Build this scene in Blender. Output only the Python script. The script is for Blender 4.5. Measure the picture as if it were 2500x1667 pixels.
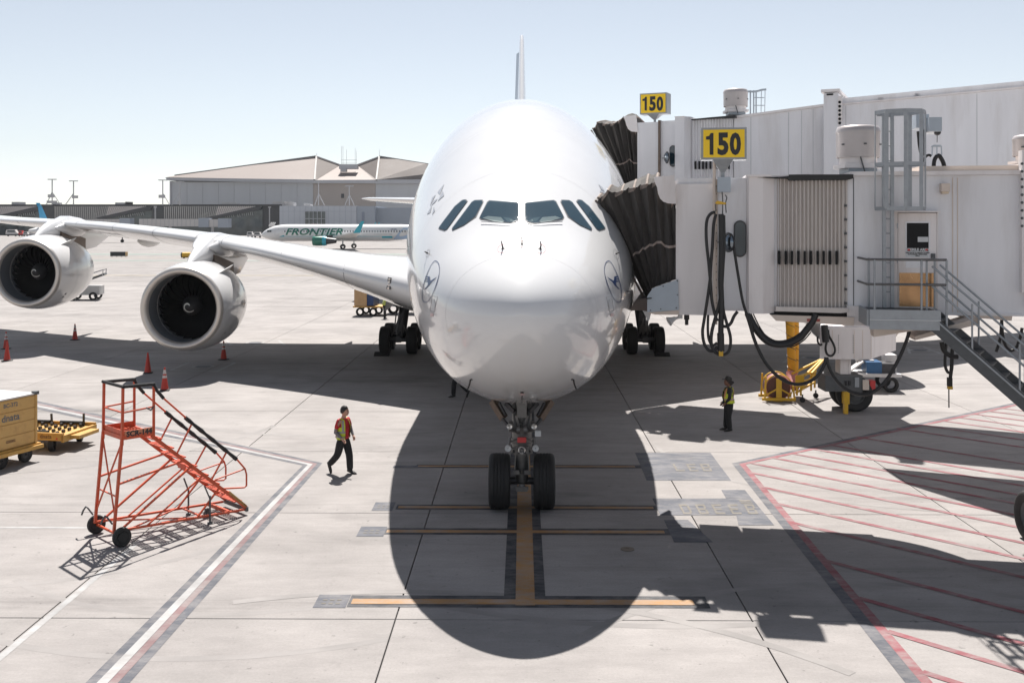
import bpy, bmesh, math, random
from mathutils import Vector, Matrix
from mathutils.bvhtree import BVHTree
import mathutils.geometry as mgeo
random.seed(7)
R = math.radians
scene = bpy.context.scene
COL = scene.collection
for o in list(bpy.data.objects): bpy.data.objects.remove(o, do_unlink=True)

# ------------------------------------------------------------------ camera
FPX, CAMH, HOR, VPX = 2430.0, 6.7, 540.0, 1274.0
YAW = math.atan((VPX - 1250) / FPX)
cam = bpy.data.objects.new('camera', bpy.data.cameras.new('camera'))
COL.objects.link(cam); scene.camera = cam
cam.location = (0, 0, CAMH)
cam.rotation_euler = (R(90), 0, YAW)                    # level camera; the frame sits low on the lens (upright lines stay upright)
cam.data.shift_y = -(833.5 - HOR) / 2500
cam.data.sensor_width = 36.0; cam.data.lens = FPX / 2500 * 36
cam.data.clip_start = 0.5; cam.data.clip_end = 9000
# ------------------------------------------------------------------ sky, sun, exposure
SUN_EL, SUN_AZ = 58.0, 0.5          # azimuth measured from +Y towards -X
w = bpy.data.worlds.new('World'); scene.world = w; w.use_nodes = True
nt = w.node_tree; nt.nodes.clear()
sky = nt.nodes.new('ShaderNodeTexSky'); sky.sky_type = 'NISHITA'; sky.sun_disc = False
sky.sun_elevation = R(SUN_EL); sky.sun_rotation = R(-SUN_AZ)
sky.altitude = 30; sky.air_density = 1.0; sky.dust_density = 0.1; sky.ozone_density = 1.0
bg = nt.nodes.new('ShaderNodeBackground'); bg.inputs[1].default_value = 0.0575
wo = nt.nodes.new('ShaderNodeOutputWorld')
hs = nt.nodes.new('ShaderNodeHueSaturation'); hs.inputs['Saturation'].default_value = 0.60      # a hazy, washed-out summer sky
nt.links.new(sky.outputs[0], hs.inputs['Color']); tn = nt.nodes.new('ShaderNodeMix'); tn.data_type = 'RGBA'; tn.blend_type = 'MULTIPLY'; tn.inputs['Factor'].default_value = 1; tn.inputs[7].default_value = (0.97, 0.985, 1.01, 1)
bw = nt.nodes.new('ShaderNodeRGBToBW'); gm = nt.nodes.new('ShaderNodeMix'); gm.data_type = 'RGBA'; gm.inputs['Factor'].default_value = 0.38
nt.links.new(hs.outputs[0], bw.inputs[0]); nt.links.new(hs.outputs[0], gm.inputs[6]); nt.links.new(bw.outputs[0], gm.inputs[7]); nt.links.new(gm.outputs[2], tn.inputs[6]); nt.links.new(tn.outputs[2], bg.inputs[0]); nt.links.new(bg.outputs[0], wo.inputs[0])
sun = bpy.data.objects.new('sun', bpy.data.lights.new('sun', 'SUN')); COL.objects.link(sun)
sun.data.energy = 4.6; sun.data.angle = R(0.53); sun.data.color = (1.0, 0.955, 0.90)
_d = Vector((math.sin(R(SUN_AZ)) * math.cos(R(SUN_EL)), -math.cos(R(SUN_AZ)) * math.cos(R(SUN_EL)), -math.sin(R(SUN_EL))))
sun.rotation_euler = _d.to_track_quat('-Z', 'Y').to_euler()
sun.location = (-20, 60, 90)
vs = scene.view_settings
scene.display_settings.display_device = 'sRGB'
vs.view_transform = 'Standard'; vs.look = 'None'; vs.exposure = 1.05; vs.gamma = 1.0; vs.use_curve_mapping = False
scene.render.engine = 'CYCLES'
try:
    scene.cycles.max_bounces = 8; scene.cycles.use_denoising = True
    scene.cycles.sample_clamp_indirect = 6.0
except Exception: pass

# ------------------------------------------------------------------ picture point -> place in the world
_cy, _sy = math.cos(YAW), math.sin(YAW)
FW = Vector((-_sy, _cy, 0)); RT = Vector((_cy, _sy, 0)); UP = Vector((0, 0, 1))
CAM = Vector((0, 0, CAMH))
def ray(x, y): return FW + RT * ((x - 1250) / FPX) + UP * ((HOR - y) / FPX)
def G(x, y, z=0.0):
    d = ray(x, y); return CAM + d * ((z - CAMH) / d.z)
def P(x, y, Y):
    d = ray(x, y); return CAM + d * (Y / d.y)
def D(x, y): return (x * 1.06293, y * 1.06293)

# ------------------------------------------------------------------ materials
def lin(c): return c / 12.92 if c <= 0.04045 else ((c + 0.055) / 1.055) ** 2.4
MATS = {}
def mat(name, col, rough=0.5, metal=0.0, var=0.0, scale=4.0, bump=0.0, bscale=60.0, coat=0.0, dirt=None, dirt_amt=0.0, dscale=1.2, stretch=(1, 1, 1), emit=None, spec=0.5, world=True, trans=0.0):
    if name in MATS: return MATS[name]
    m = bpy.data.materials.new(name); m.use_nodes = True
    n, l = m.node_tree.nodes, m.node_tree.links
    b = n['Principled BSDF']
    b.inputs['Base Color'].default_value = (*col, 1); b.inputs['Roughness'].default_value = rough
    b.inputs['Metallic'].default_value = metal; b.inputs['Specular IOR Level'].default_value = spec
    if coat: b.inputs['Coat Weight'].default_value = coat; b.inputs['Coat Roughness'].default_value = 0.03
    if trans: b.inputs['Transmission Weight'].default_value = trans
    src = None
    if var or dirt_amt or bump:
        if world:
            g = n.new('ShaderNodeNewGeometry'); vec = g.outputs['Position']
        else:
            g = n.new('ShaderNodeTexCoord'); vec = g.outputs['Object']
        mp = n.new('ShaderNodeMapping'); mp.inputs['Scale'].default_value = stretch; l.new(vec, mp.inputs['Vector']); vec = mp.outputs[0]
    out = None
    if var:
        t = n.new('ShaderNodeTexNoise'); t.inputs['Scale'].default_value = scale; t.inputs['Detail'].default_value = 6; t.inputs['Roughness'].default_value = 0.6
        l.new(vec, t.inputs['Vector'])
        mr = n.new('ShaderNodeMapRange'); mr.inputs['From Min'].default_value = 0.25; mr.inputs['From Max'].default_value = 0.75
        mr.inputs['To Min'].default_value = 1 - var; mr.inputs['To Max'].default_value = 1 + var * 0.6; l.new(t.outputs['Fac'], mr.inputs['Value'])
        mx = n.new('ShaderNodeMix'); mx.data_type = 'RGBA'; mx.blend_type = 'MULTIPLY'; mx.inputs['Factor'].default_value = 1
        mx.inputs[6].default_value = (*col, 1); l.new(mr.outputs[0], mx.inputs[7]); out = mx.outputs[2]
        rr = n.new('ShaderNodeMapRange'); rr.inputs['To Min'].default_value = max(0.02, rough - 0.08); rr.inputs['To Max'].default_value = min(1, rough + 0.12)
        l.new(t.outputs['Fac'], rr.inputs['Value']); l.new(rr.outputs[0], b.inputs['Roughness'])
    if dirt_amt:
        t2 = n.new('ShaderNodeTexNoise'); t2.inputs['Scale'].default_value = dscale; t2.inputs['Detail'].default_value = 8; t2.inputs['Roughness'].default_value = 0.7
        l.new(vec, t2.inputs['Vector'])
        cr = n.new('ShaderNodeMapRange'); cr.inputs['From Min'].default_value = 0.5; cr.inputs['From Max'].default_value = 0.72; cr.inputs['To Max'].default_value = dirt_amt
        l.new(t2.outputs['Fac'], cr.inputs['Value'])
        m2 = n.new('ShaderNodeMix'); m2.data_type = 'RGBA'; l.new(cr.outputs[0], m2.inputs['Factor'])
        if out: l.new(out, m2.inputs[6])
        else: m2.inputs[6].default_value = (*col, 1)
        m2.inputs[7].default_value = (*dirt, 1); out = m2.outputs[2]
    if out: l.new(out, b.inputs['Base Color'])
    if bump:
        t3 = n.new('ShaderNodeTexNoise'); t3.inputs['Scale'].default_value = bscale; t3.inputs['Detail'].default_value = 4; l.new(vec, t3.inputs['Vector'])
        bp = n.new('ShaderNodeBump'); bp.inputs['Strength'].default_value = bump; bp.inputs['Distance'].default_value = 0.02
        l.new(t3.outputs['Fac'], bp.inputs['Height']); l.new(bp.outputs[0], b.inputs['Normal'])
    if emit: b.inputs['Emission Color'].default_value = (*emit, 1); b.inputs['Emission Strength'].default_value = 1
    MATS[name] = m
    return m

# ------------------------------------------------------------------ mesh collecting
class MB:
    def __init__(s): s.v = []; s.f = []; s.m = []; s.cur = 0
    def add(s, vs, fs):
        o = len(s.v); s.v += [Vector(v) for v in vs]
        for f in fs: s.f.append([i + o for i in f]); s.m.append(s.cur)
        return s
    def box(s, c, d, ax=None):
        """centre, full size, optional 3 axes"""
        c = Vector(c); a = [Vector((1, 0, 0)), Vector((0, 1, 0)), Vector((0, 0, 1))] if ax is None else [Vector(x).normalized() for x in ax]
        p = []
        for k in (-.5, .5):
            for j in (-.5, .5):
                for i in (-.5, .5): p.append(c + a[0] * (i * d[0]) + a[1] * (j * d[1]) + a[2] * (k * d[2]))
        return s.add(p, [(0, 2, 3, 1), (4, 5, 7, 6), (0, 1, 5, 4), (2, 6, 7, 3), (0, 4, 6, 2), (1, 3, 7, 5)])
    def bx(s, x0, x1, y0, y1, z0, z1): return s.box(((x0 + x1) / 2, (y0 + y1) / 2, (z0 + z1) / 2), (abs(x1 - x0), abs(y1 - y0), abs(z1 - z0)))
    def bar(s, a, b, w=0.05, h=None, up=(0, 0, 1)):
        a, b = Vector(a), Vector(b); d = (b - a); L = d.length
        if L < 1e-6: return s
        d /= L; up = Vector(up); x = d.cross(up)
        if x.length < 1e-3: x = d.cross(Vector((0, 1, 0)))
        x.normalize(); y = x.cross(d)
        return s.box((a + b) / 2, (w, h or w, L), (x, y, d))
    def tube(s, pts, r, n=8, caps=True, closed=False):
        pts = [Vector(p) for p in pts]; k = len(pts)
        rr = r if isinstance(r, (list, tuple)) else [r] * k
        rings = []; prev = None
        for i, p in enumerate(pts):
            if closed: t = pts[(i + 1) % k] - pts[i - 1]
            else: t = pts[min(i + 1, k - 1)] - pts[max(i - 1, 0)]
            t.normalize()
            if prev is None:
                x = t.cross(Vector((0, 0, 1)))
                if x.length < 0.05: x = t.cross(Vector((0, 1, 0)))
            else: x = prev - t * prev.dot(t)
            x.normalize(); prev = x; y = t.cross(x)
            rings.append([p + (x * math.cos(2 * math.pi * j / n) + y * math.sin(2 * math.pi * j / n)) * rr[i] for j in range(n)])
        return s.loft(rings, caps=caps and not closed, wrap=closed)
    def loft(s, rings, caps=True, wrap=False, ring_closed=True):
        k, n = len(rings), len(rings[0]); vs = [v for r_ in rings for v in r_]; fs = []
        for i in range(k if wrap else k - 1):
            i2 = (i + 1) % k
            for j in range(n if ring_closed else n - 1):
                j2 = (j + 1) % n; fs.append((i * n + j, i * n + j2, i2 * n + j2, i2 * n + j))
        if caps and ring_closed: fs.append(tuple(range(n - 1, -1, -1))); fs.append(tuple((k - 1) * n + j for j in range(n)))
        return s.add(vs, fs)
    def lathe(s, prof, o=(0, 0, 0), axis=(0, 0, 1), n=24, caps=True, wrap=False):
        """prof: (radius, height along axis)"""
        o = Vector(o); a = Vector(axis).normalized(); x = a.cross(Vector((0, 0, 1)))
        if x.length < 0.05: x = Vector((1, 0, 0))
        x.normalize(); y = a.cross(x)
        rings = [[o + a * h + (x * math.cos(2 * math.pi * j / n) + y * math.sin(2 * math.pi * j / n)) * max(r_, 1e-4) for j in range(n)] for r_, h in prof]
        return s.loft(rings, caps=caps, wrap=wrap)
    def cyl(s, a, b, r, n=16, r2=None):
        a, b = Vector(a), Vector(b); return s.lathe([(r, 0), (r if r2 is None else r2, (b - a).length)], a, b - a, n)
    def prism(s, poly, d):
        """poly: 3-D outline, d: extrusion vector"""
        p = [Vector(q) for q in poly]; d = Vector(d); n = len(p)
        return s.add(p + [q + d for q in p], [tuple(range(n - 1, -1, -1)), tuple(range(n, 2 * n))] + [(i, (i + 1) % n, n + (i + 1) % n, n + i) for i in range(n)])
    def poly(s, pts): return s.add(pts, [tuple(range(len(pts)))])
    def ball(s, c, r, n=12, sc=(1, 1, 1)):
        c = Vector(c); k = max(6, n // 2)
        rings = [[c + Vector((math.sin(math.pi * i / k) * math.cos(2 * math.pi * j / n) * r * sc[0], math.sin(math.pi * i / k) * math.sin(2 * math.pi * j / n) * r * sc[1], math.cos(math.pi * i / k) * r * sc[2])) for j in range(n)] for i in range(1, k)]
        o = len(s.v); s.loft(rings, caps=False); top = len(s.v); s.add([c + Vector((0, 0, r * sc[2])), c - Vector((0, 0, r * sc[2]))], [])
        for j in range(n):
            s.f.append([top, o + j, o + (j + 1) % n]); s.m.append(s.cur)
            q = o + (k - 2) * n; s.f.append([top + 1, q + (j + 1) % n, q + j]); s.m.append(s.cur)
        return s

XF = {}                                                # world matrix of every object made here
def fix_normals(me):
    bm = bmesh.new(); bm.from_mesh(me); bmesh.ops.recalc_face_normals(bm, faces=bm.faces); bm.to_mesh(me); bm.free()
def mkmesh(name, mb, mats, smooth=None, inv=None, recalc=True):
    me = bpy.data.meshes.new(name)
    vs = [tuple(inv @ v) for v in mb.v] if inv is not None else [tuple(v) for v in mb.v]
    me.from_pydata(vs, [], mb.f)
    for m in (mats if isinstance(mats, (list, tuple)) else [mats]): me.materials.append(m)
    if any(mb.m): me.polygons.foreach_set('material_index', mb.m)
    if recalc: fix_normals(me)
    if smooth:
        me.polygons.foreach_set('use_smooth', [True] * len(me.polygons)); me.set_sharp_from_angle(angle=R(smooth))
    me.update(); return me
def thing(name, label, cat, loc=(0, 0, 0), rz=0.0, group=None):
    o = bpy.data.objects.new(name, None); COL.objects.link(o); o.empty_display_size = 0.3
    o.location = loc; o.rotation_euler = (0, 0, rz); o['label'] = label; o['category'] = cat
    if group: o['group'] = group
    XF[o] = Matrix.Translation(Vector(loc)) @ Matrix.Rotation(rz, 4, 'Z'); return o
def part(name, mb, mats, parent=None, smooth=None, local=False, label=None, kind=None, recalc=True):
    """geometry in world coordinates unless local=True (then in the parent's own axes)"""
    inv = None
    if parent is not None and not local: inv = XF[parent].inverted()
    me = mb if isinstance(mb, bpy.types.Mesh) else mkmesh(name, mb, mats, smooth, inv, recalc)
    o = bpy.data.objects.new(name, me); COL.objects.link(o)
    if parent is not None: o.parent = parent
    XF[o] = XF[parent].copy() if parent is not None else Matrix()
    if label: o['label'] = label
    if kind: o['kind'] = kind
    return o
def solo(name, mb, mats, label, cat, group=None, smooth=None, kind=None):
    o = part(name, mb, mats, None, smooth); o['label'] = label; o['category'] = cat
    if group: o['group'] = group
    if kind: o['kind'] = kind
    return o
def structure(name, mb, mats, parent=None, smooth=None):
    o = part(name, mb, mats, parent, smooth)
    if parent is None: o['kind'] = 'structure'
    return o
def clone(root, loc, rz, label=None):
    """a copy of a thing with copies of its parts and sub-parts"""
    def rec(o, par):
        c = o.copy(); COL.objects.link(c); c.parent = par
        for ch in [x for x in KIDS.get(o, [])]: rec(ch, c)
        return c
    KIDS = {}
    for x in bpy.data.objects:
        if x.parent: KIDS.setdefault(x.parent, []).append(x)
    r_ = rec(root, None); r_.location = loc; r_.rotation_euler = (0, 0, rz)
    if label: r_['label'] = label
    XF[r_] = Matrix.Translation(Vector(loc)) @ Matrix.Rotation(rz, 4, 'Z'); return r_
def text_mb(body, size=1.0, bold=0.0, shear=0.0, sx=1.0, spacing=1.0, depth=0.0):
    """flat lettering as a mesh: x to the right, z up, centred on the origin"""
    cu = bpy.data.curves.new('lettering', 'FONT'); cu.body = body; cu.size = size; cu.offset = bold; cu.shear = shear
    cu.align_x = 'CENTER'; cu.align_y = 'CENTER'; cu.space_character = spacing; cu.resolution_u = 3; cu.extrude = depth
    o = bpy.data.objects.new('lettering', cu); COL.objects.link(o)
    dg = bpy.context.evaluated_depsgraph_get(); me = bpy.data.meshes.new_from_object(o.evaluated_get(dg))
    mb = MB(); mb.add([(v.co.x * sx, v.co.z, v.co.y) for v in me.vertices], [tuple(p.vertices) for p in me.polygons])
    bpy.data.objects.remove(o); bpy.data.meshes.remove(me); bpy.data.curves.remove(cu); return mb
def place(mb, o, xa, za):
    """lay a text_mb at o: its x axis along xa, its z axis along za"""
    xa, za, o = Vector(xa).normalized(), Vector(za).normalized(), Vector(o); ya = za.cross(xa)
    mb.v = [o + xa * v.x + ya * v.y + za * v.z for v in mb.v]; return mb
def onto(poly, bvh, off=0.012, maxlen=14.0, holes=None):
    """outline given as picture points, thrown onto a curved skin and filled with small faces that follow it"""
    bm = bmesh.new()
    def ring(pl): 
        vv = [bm.verts.new((x, y, 0)) for x, y in pl]
        return [bm.edges.new((vv[i], vv[(i + 1) % len(vv)])) for i in range(len(vv))]
    es = ring(poly)
    for hpl in (holes or []): es += ring(hpl)
    bmesh.ops.triangle_fill(bm, edges=es, use_beauty=True, use_dissolve=False)
    for _ in range(6):
        lg = [e for e in bm.edges if e.calc_length() > maxlen]
        if not lg: break
        bmesh.ops.subdivide_edges(bm, edges=lg, cuts=1); bmesh.ops.triangulate(bm, faces=bm.faces)
    bm.verts.index_update(); pts = []
    for v in bm.verts:
        hit, nor, _, _ = bvh.ray_cast(CAM, ray(v.co.x, v.co.y).normalized(), 300)
        if hit is None:
            hit, nor, _, _ = bvh.find_nearest(P(v.co.x, v.co.y, 24))
        if nor.dot(CAM - hit) < 0: nor = -nor
        pts.append(hit + nor * off)
    mb = MB(); mb.add(pts, [tuple(q.index for q in f.verts) for f in bm.faces]); bm.free(); return mb

# ================================================================== GROUND
def concrete_mat(name, base, far=False):
    m = bpy.data.materials.new(name); m.use_nodes = True; n, l = m.node_tree.nodes, m.node_tree.links; b = n['Principled BSDF']
    b.inputs['Specular IOR Level'].default_value = 0.25
    g = n.new('ShaderNodeNewGeometry')
    def noise(sc, det, rough, st=(1, 1, 1)):
        mp = n.new('ShaderNodeMapping'); mp.inputs['Scale'].default_value = st; l.new(g.outputs['Position'], mp.inputs['Vector'])
        t = n.new('ShaderNodeTexNoise'); t.inputs['Scale'].default_value = sc; t.inputs['Detail'].default_value = det; t.inputs['Roughness'].default_value = rough
        l.new(mp.outputs[0], t.inputs['Vector']); return t.outputs['Fac']
    def ramp(s, a, b_, c, d):
        r_ = n.new('ShaderNodeMapRange'); r_.inputs['From Min'].default_value = a; r_.inputs['From Max'].default_value = b_; r_.inputs['To Min'].default_value = c; r_.inputs['To Max'].default_value = d
        l.new(s, r_.inputs['Value']); return r_.outputs[0]
    def mul(a, b_):
        k = n.new('ShaderNodeMath'); k.operation = 'MULTIPLY'; l.new(a, k.inputs[0]); l.new(b_, k.inputs[1]); return k.outputs[0]
    v = ramp(noise(0.35, 8, 0.62), 0.3, 0.7, 0.80, 1.08)                       # cloudy patches
    v = mul(v, ramp(noise(2.2, 7, 0.75, (0.3, 1, 1)), 0.3, 0.7, 0.86, 1.08))    # broom and drag marks across the pour
    v = mul(v, ramp(noise(22, 4, 0.7), 0.3, 0.7, 0.91, 1.06))
    v = mul(v, ramp(noise(0.16, 5, 0.75, (0.5, 1, 1)), 0.54, 0.72, 1.0, 0.68))    # oil and rubber stains
    v = mul(v, ramp(noise(1.3, 5, 0.8), 0.62, 0.74, 1.0, 0.72))
    v = mul(v, ramp(noise(0.6, 7, 0.75, (0.06, 1.5, 1)), 0.55, 0.70, 1.0, 0.78))  # tyre tracks across the stand
    v = mul(v, ramp(noise(6.0, 3, 0.6), 0.66, 0.72, 1.0, 0.66))
    oi = n.new('ShaderNodeObjectInfo'); v = mul(v, ramp(oi.outputs['Random'], 0, 1, 0.95, 1.05))
    if far:
        v = mul(v, ramp(noise(0.45, 4, 0.8, (0.015, 1, 1)), 0.5, 0.75, 1.0, 0.80))
        br = n.new('ShaderNodeTexBrick'); br.offset = 0; br.inputs['Scale'].default_value = 1; br.inputs['Brick Width'].default_value = 6.05; br.inputs['Row Height'].default_value = 6.15
        br.inputs['Mortar Size'].default_value = 0.03; br.inputs['Color1'].default_value = (1, 1, 1, 1); br.inputs['Color2'].default_value = (0.95, 0.95, 0.95, 1); br.inputs['Mortar'].default_value = (0.3, 0.3, 0.3, 1)
        l.new(g.outputs['Position'], br.inputs['Vector'])
        v = mul(v, br.outputs['Color'])
    mx = n.new('ShaderNodeMix'); mx.data_type = 'RGBA'; mx.blend_type = 'MULTIPLY'; mx.inputs['Factor'].default_value = 1; mx.inputs[6].default_value = (*base, 1)
    l.new(v, mx.inputs[7]); l.new(mx.outputs[2], b.inputs['Base Color'])
    b.inputs['Roughness'].default_value = 0.85
    t3 = n.new('ShaderNodeTexNoise'); t3.inputs['Scale'].default_value = 40; t3.inputs['Detail'].default_value = 5; l.new(g.outputs['Position'], t3.inputs['Vector'])
    bp = n.new('ShaderNodeBump'); bp.inputs['Strength'].default_value = 0.15; bp.inputs['Distance'].default_value = 0.01; l.new(t3.outputs['Fac'], bp.inputs['Height']); l.new(bp.outputs[0], b.inputs['Normal'])
    return m
CONC = (0.284, 0.266, 0.257)
M_conc = concrete_mat('apron_concrete', CONC); M_concfar = concrete_mat('far_concrete', CONC, True)
M_joint = mat('joint_sealant', (0.045, 0.043, 0.042), 0.9)
GX, GY, X0, Y0 = 6.0, 6.09, -2.13, 16.75
NJ = 15
SX0, SX1, SY0, SY1 = X0 - 11 * GX, X0 + 12 * GX, Y0 - 2 * GY, Y0 + NJ * GY
mb = MB(); B = 9000
mb.bx(SX0, SX1, SY0, SY1, -0.20, -0.05)
apron = structure('apron', mb, M_joint)
mb = MB()
for x0, x1, y0, y1 in ((-B, B, SY1 + .01, B), (-B, B, -B, SY0 - .01), (-B, SX0 - .01, SY0 - .01, SY1 + .01), (SX1 + .01, B, SY0 - .01, SY1 + .01)):
    mb.poly([(x0, y0, 0), (x1, y0, 0), (x1, y1, 0), (x0, y1, 0)])
structure('far_apron', mb, M_concfar)
mb = MB(); g_ = 0.011
hx, hy = GX / 2 - g_, GY / 2 - g_
mb.add([(-hx, -hy, -.06), (hx, -hy, -.06), (hx, hy, -.06), (-hx, hy, -.06), (-hx, -hy, -.008), (hx, -hy, -.008), (hx, hy, -.008), (-hx, hy, -.008),
        (-hx + .008, -hy + .008, 0), (hx - .008, -hy + .008, 0), (hx - .008, hy - .008, 0), (-hx + .008, hy - .008, 0)],
       [(0, 1, 5, 4), (1, 2, 6, 5), (2, 3, 7, 6), (3, 0, 4, 7), (4, 5, 9, 8), (5, 6, 10, 9), (6, 7, 11, 10), (7, 4, 8, 11), (8, 9, 10, 11)])
slab_me = mkmesh('slab', mb, M_conc)
ns = 0
fill = MB()
for j in range(-2, NJ):
    for i in range(-11, 12):
        cx, cy = X0 + (i + .5) * GX, Y0 + (j + .5) * GY
        if abs(cx) < (cy + GY) * 0.535 + 3.5 and cy > 9 and ns < 298:
            o = bpy.data.objects.new('slab', slab_me); COL.objects.link(o); o.parent = apron; o.location = (cx, cy, 0); ns += 1
        else:
            fill.add([(cx - hx, cy - hy, 0), (cx + hx, cy - hy, 0), (cx + hx, cy + hy, 0), (cx - hx, cy + hy, 0)], [(0, 1, 2, 3)])
part('outer_slab', fill, M_conc, apron, kind='stuff')

# ---- painted markings: worn paint, thin sheets above the slabs
def paint(name, col, wear=0.45, sc=3.0, rough=0.7):
    m = bpy.data.materials.new(name); m.use_nodes = True; n, l = m.node_tree.nodes, m.node_tree.links; b = n['Principled BSDF']; b.inputs['Roughness'].default_value = rough
    b.inputs['Specular IOR Level'].default_value = 0.3
    g = n.new('ShaderNodeNewGeometry'); t = n.new('ShaderNodeTexNoise'); t.inputs['Scale'].default_value = sc; t.inputs['Detail'].default_value = 9; t.inputs['Roughness'].default_value = 0.75
    mp = n.new('ShaderNodeMapping'); mp.inputs['Scale'].default_value = (0.45, 1, 1); l.new(g.outputs['Position'], mp.inputs['Vector']); l.new(mp.outputs[0], t.inputs['Vector'])
    r_ = n.new('ShaderNodeMapRange'); r_.inputs['From Min'].default_value = 0.42; r_.inputs['From Max'].default_value = 0.66; r_.inputs['To Max'].default_value = wear; l.new(t.outputs['Fac'], r_.inputs['Value'])
    t2 = n.new('ShaderNodeTexNoise'); t2.inputs['Scale'].default_value = 0.9; t2.inputs['Detail'].default_value = 6; l.new(g.outputs['Position'], t2.inputs['Vector'])
    r2 = n.new('ShaderNodeMapRange'); r2.inputs['From Min'].default_value = .3; r2.inputs['From Max'].default_value = .7; r2.inputs['To Min'].default_value = .8; r2.inputs['To Max'].default_value = 1.1; l.new(t2.outputs['Fac'], r2.inputs['Value'])
    mx = n.new('ShaderNodeMix'); mx.data_type = 'RGBA'; mx.inputs[6].default_value = (*col, 1); mx.inputs[7].default_value = (*[c * .88 for c in CONC], 1); l.new(r_.outputs[0], mx.inputs['Factor'])
    m2 = n.new('ShaderNodeMix'); m2.data_type = 'RGBA'; m2.blend_type = 'MULTIPLY'; m2.inputs['Factor'].default_value = 1; l.new(mx.outputs[2], m2.inputs[6]); l.new(r2.outputs[0], m2.inputs[7])
    l.new(m2.outputs[2], b.inputs['Base Color']); return m
K_grey = paint('grey_border_paint', (0.066, 0.070, 0.085), 0.6); K_white = paint('white_line_paint', (0.34, 0.34, 0.34), 0.8)
K_red = paint('red_line_paint', (0.21, 0.052, 0.064), 0.8, 2.6); K_redf = paint('faded_red_paint', (0.165, 0.098, 0.10), 0.8, 2.0)
K_yel = paint('yellow_line_paint', (0.33, 0.18, 0.07), 0.75, 4.0); K_blk = paint('black_border_paint', (0.030, 0.032, 0.039), 0.45)
K_slate = paint('slate_block_paint', (0.072, 0.077, 0.095), 0.55); K_green = paint('green_taxi_paint', (0.17, 0.215, 0.19), 0.6, 0.3); K_txt = paint('faded_yellow_lettering', (0.135, 0.12, 0.098), 0.5, 9.0)
def flat(pts, z): return [Vector((p[0], p[1], z)) for p in pts]
def rect(x0, x1, y0, y1, z): return [(x0, y0, z), (x1, y0, z), (x1, y1, z), (x0, y1, z)]
def marking(name, mb, m): return structure(name, mb, m)
# left: grey / white / red / grey band that turns a corner
inn = [G(208, 1667), G(739, 1136), G(272, 1037)]; out = [G(316, 1667), G(787, 1130), G(272, 1018)]
def ext(a, b, k): return a + (a - b).normalized() * k
inn = [ext(inn[0], inn[1], 4), inn[1], ext(inn[2], inn[1], 18)]; out = [ext(out[0], out[1], 4), out[1], ext(out[2], out[1], 18)]
def band(t0, t1, z):
    m_ = MB(); a = [inn[i].lerp(out[i], t0) for i in range(3)]; b = [inn[i].lerp(out[i], t1) for i in range(3)]
    for i in (0, 1):
        k = 14
        for q in range(k):
            u0, u1 = q / k, (q + 1) / k
            m_.poly(flat([a[i].lerp(a[i + 1], u0), a[i].lerp(a[i + 1], u1), b[i].lerp(b[i + 1], u1), b[i].lerp(b[i + 1], u0)], z))
    return m_
marking('corner_line_border', band(0, 1, .004), K_grey)
marking('corner_white_line', band(.26, .51, .008), K_white); marking('corner_red_line', band(.52, .74, .008), K_redf)
mb = MB(); mb.poly(rect(X0 - GX + .05, X0 - GX + .18, 9, 20.9, .004)); marking('service_road_line', mb, K_white)
mb = MB(); mb.poly(rect(-22, -9.25, 21.62, 21.74, .004)); marking('parking_line', mb, K_white)
# nose wheel stop bars and lead-in line
bk, yl, sl, tx = MB(), MB(), MB(), MB()
cxl = 0.06
rows = [(1138, 960, 1458, .17), (1238, 915, 1500, .19), (1297, 888, 1525, .21), (1468, 808, 1592, .26)]
for y, xa, xb, hh in rows:
    a, b = G(xa * 1.063, y), G(xb * 1.063, y); yc = a.y
    bk.poly(rect(a.x - .05, b.x + .25, yc - hh * .95, yc + hh * 1.15, .004)); yl.poly(rect(a.x, b.x, yc - hh * .45, yc + hh * .45, .010))
for (ax, bx_, y0, y1) in ((858, 905, 1236, 8), (824, 885, 1297, 8), (726, 800, 1467, 8)):
    a, b = G(ax * 1.063, y0), G(bx_ * 1.063, y0); hh = .3 if y0 > 1400 else .34
    sl.poly(rect(a.x, b.x, a.y - hh, a.y + hh, .006))
    for q in range(3):
        for rr_ in range(2):
            tx.poly(rect(a.x + (.2 + .22 * q) * (b.x - a.x), a.x + (.34 + .22 * q) * (b.x - a.x), a.y - .14 + .16 * rr_, a.y - .09 + .16 * rr_, .011))
a = G(920 * 1.063, 1139); sl.poly(rect(a.x - .2, a.x + .5, a.y - .14, a.y + .14, .006))
yt, yb = G(1280, 1478).y, 80.0
bk.poly(rect(cxl - .38, cxl + .36, yt, yb, .005)); yl.poly(rect(cxl - .17, cxl + .17, yt, yb, .011))
marking('stop_bar_border', bk, K_blk); marking('stop_bar', yl, K_yel)
# slate blocks with worn lettering at the right of the stop bars
def gq(ps, z): return flat([G(*p) for p in ps], z)
def rp(x, y): return (1500 + x / 3.563, 980 + y / 3.563)
sl.poly(gq([rp(180, 447), rp(835, 447), rp(1015, 687), rp(280, 687)], .006))
sl.poly(gq([rp(330, 843), rp(1195, 843), rp(1390, 1076), rp(1080, 1076), rp(1060, 990), rp(400, 990)], .006)); sl.poly(gq([rp(930, 770), rp(1135, 770), rp(1193, 842), rp(972, 842)], .006))
sl.poly(gq([rp(430, 1030), rp(640, 1030), rp(860, 1225), rp(520, 1225)], .006))
marking('stop_block', sl, K_slate)
def glyph(x, y, wd, hh, rows_, sk):
    for (c0, c1, r0, r1) in rows_:
        q = [(x + c0 * wd + r0 * sk, y + r0 * hh), (x + c1 * wd + r0 * sk, y + r0 * hh), (x + c1 * wd + r1 * sk, y + r1 * hh), (x + c0 * wd + r1 * sk, y + r1 * hh)]
        tx.poly(gq([rp(*p) for p in q], .011))
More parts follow.
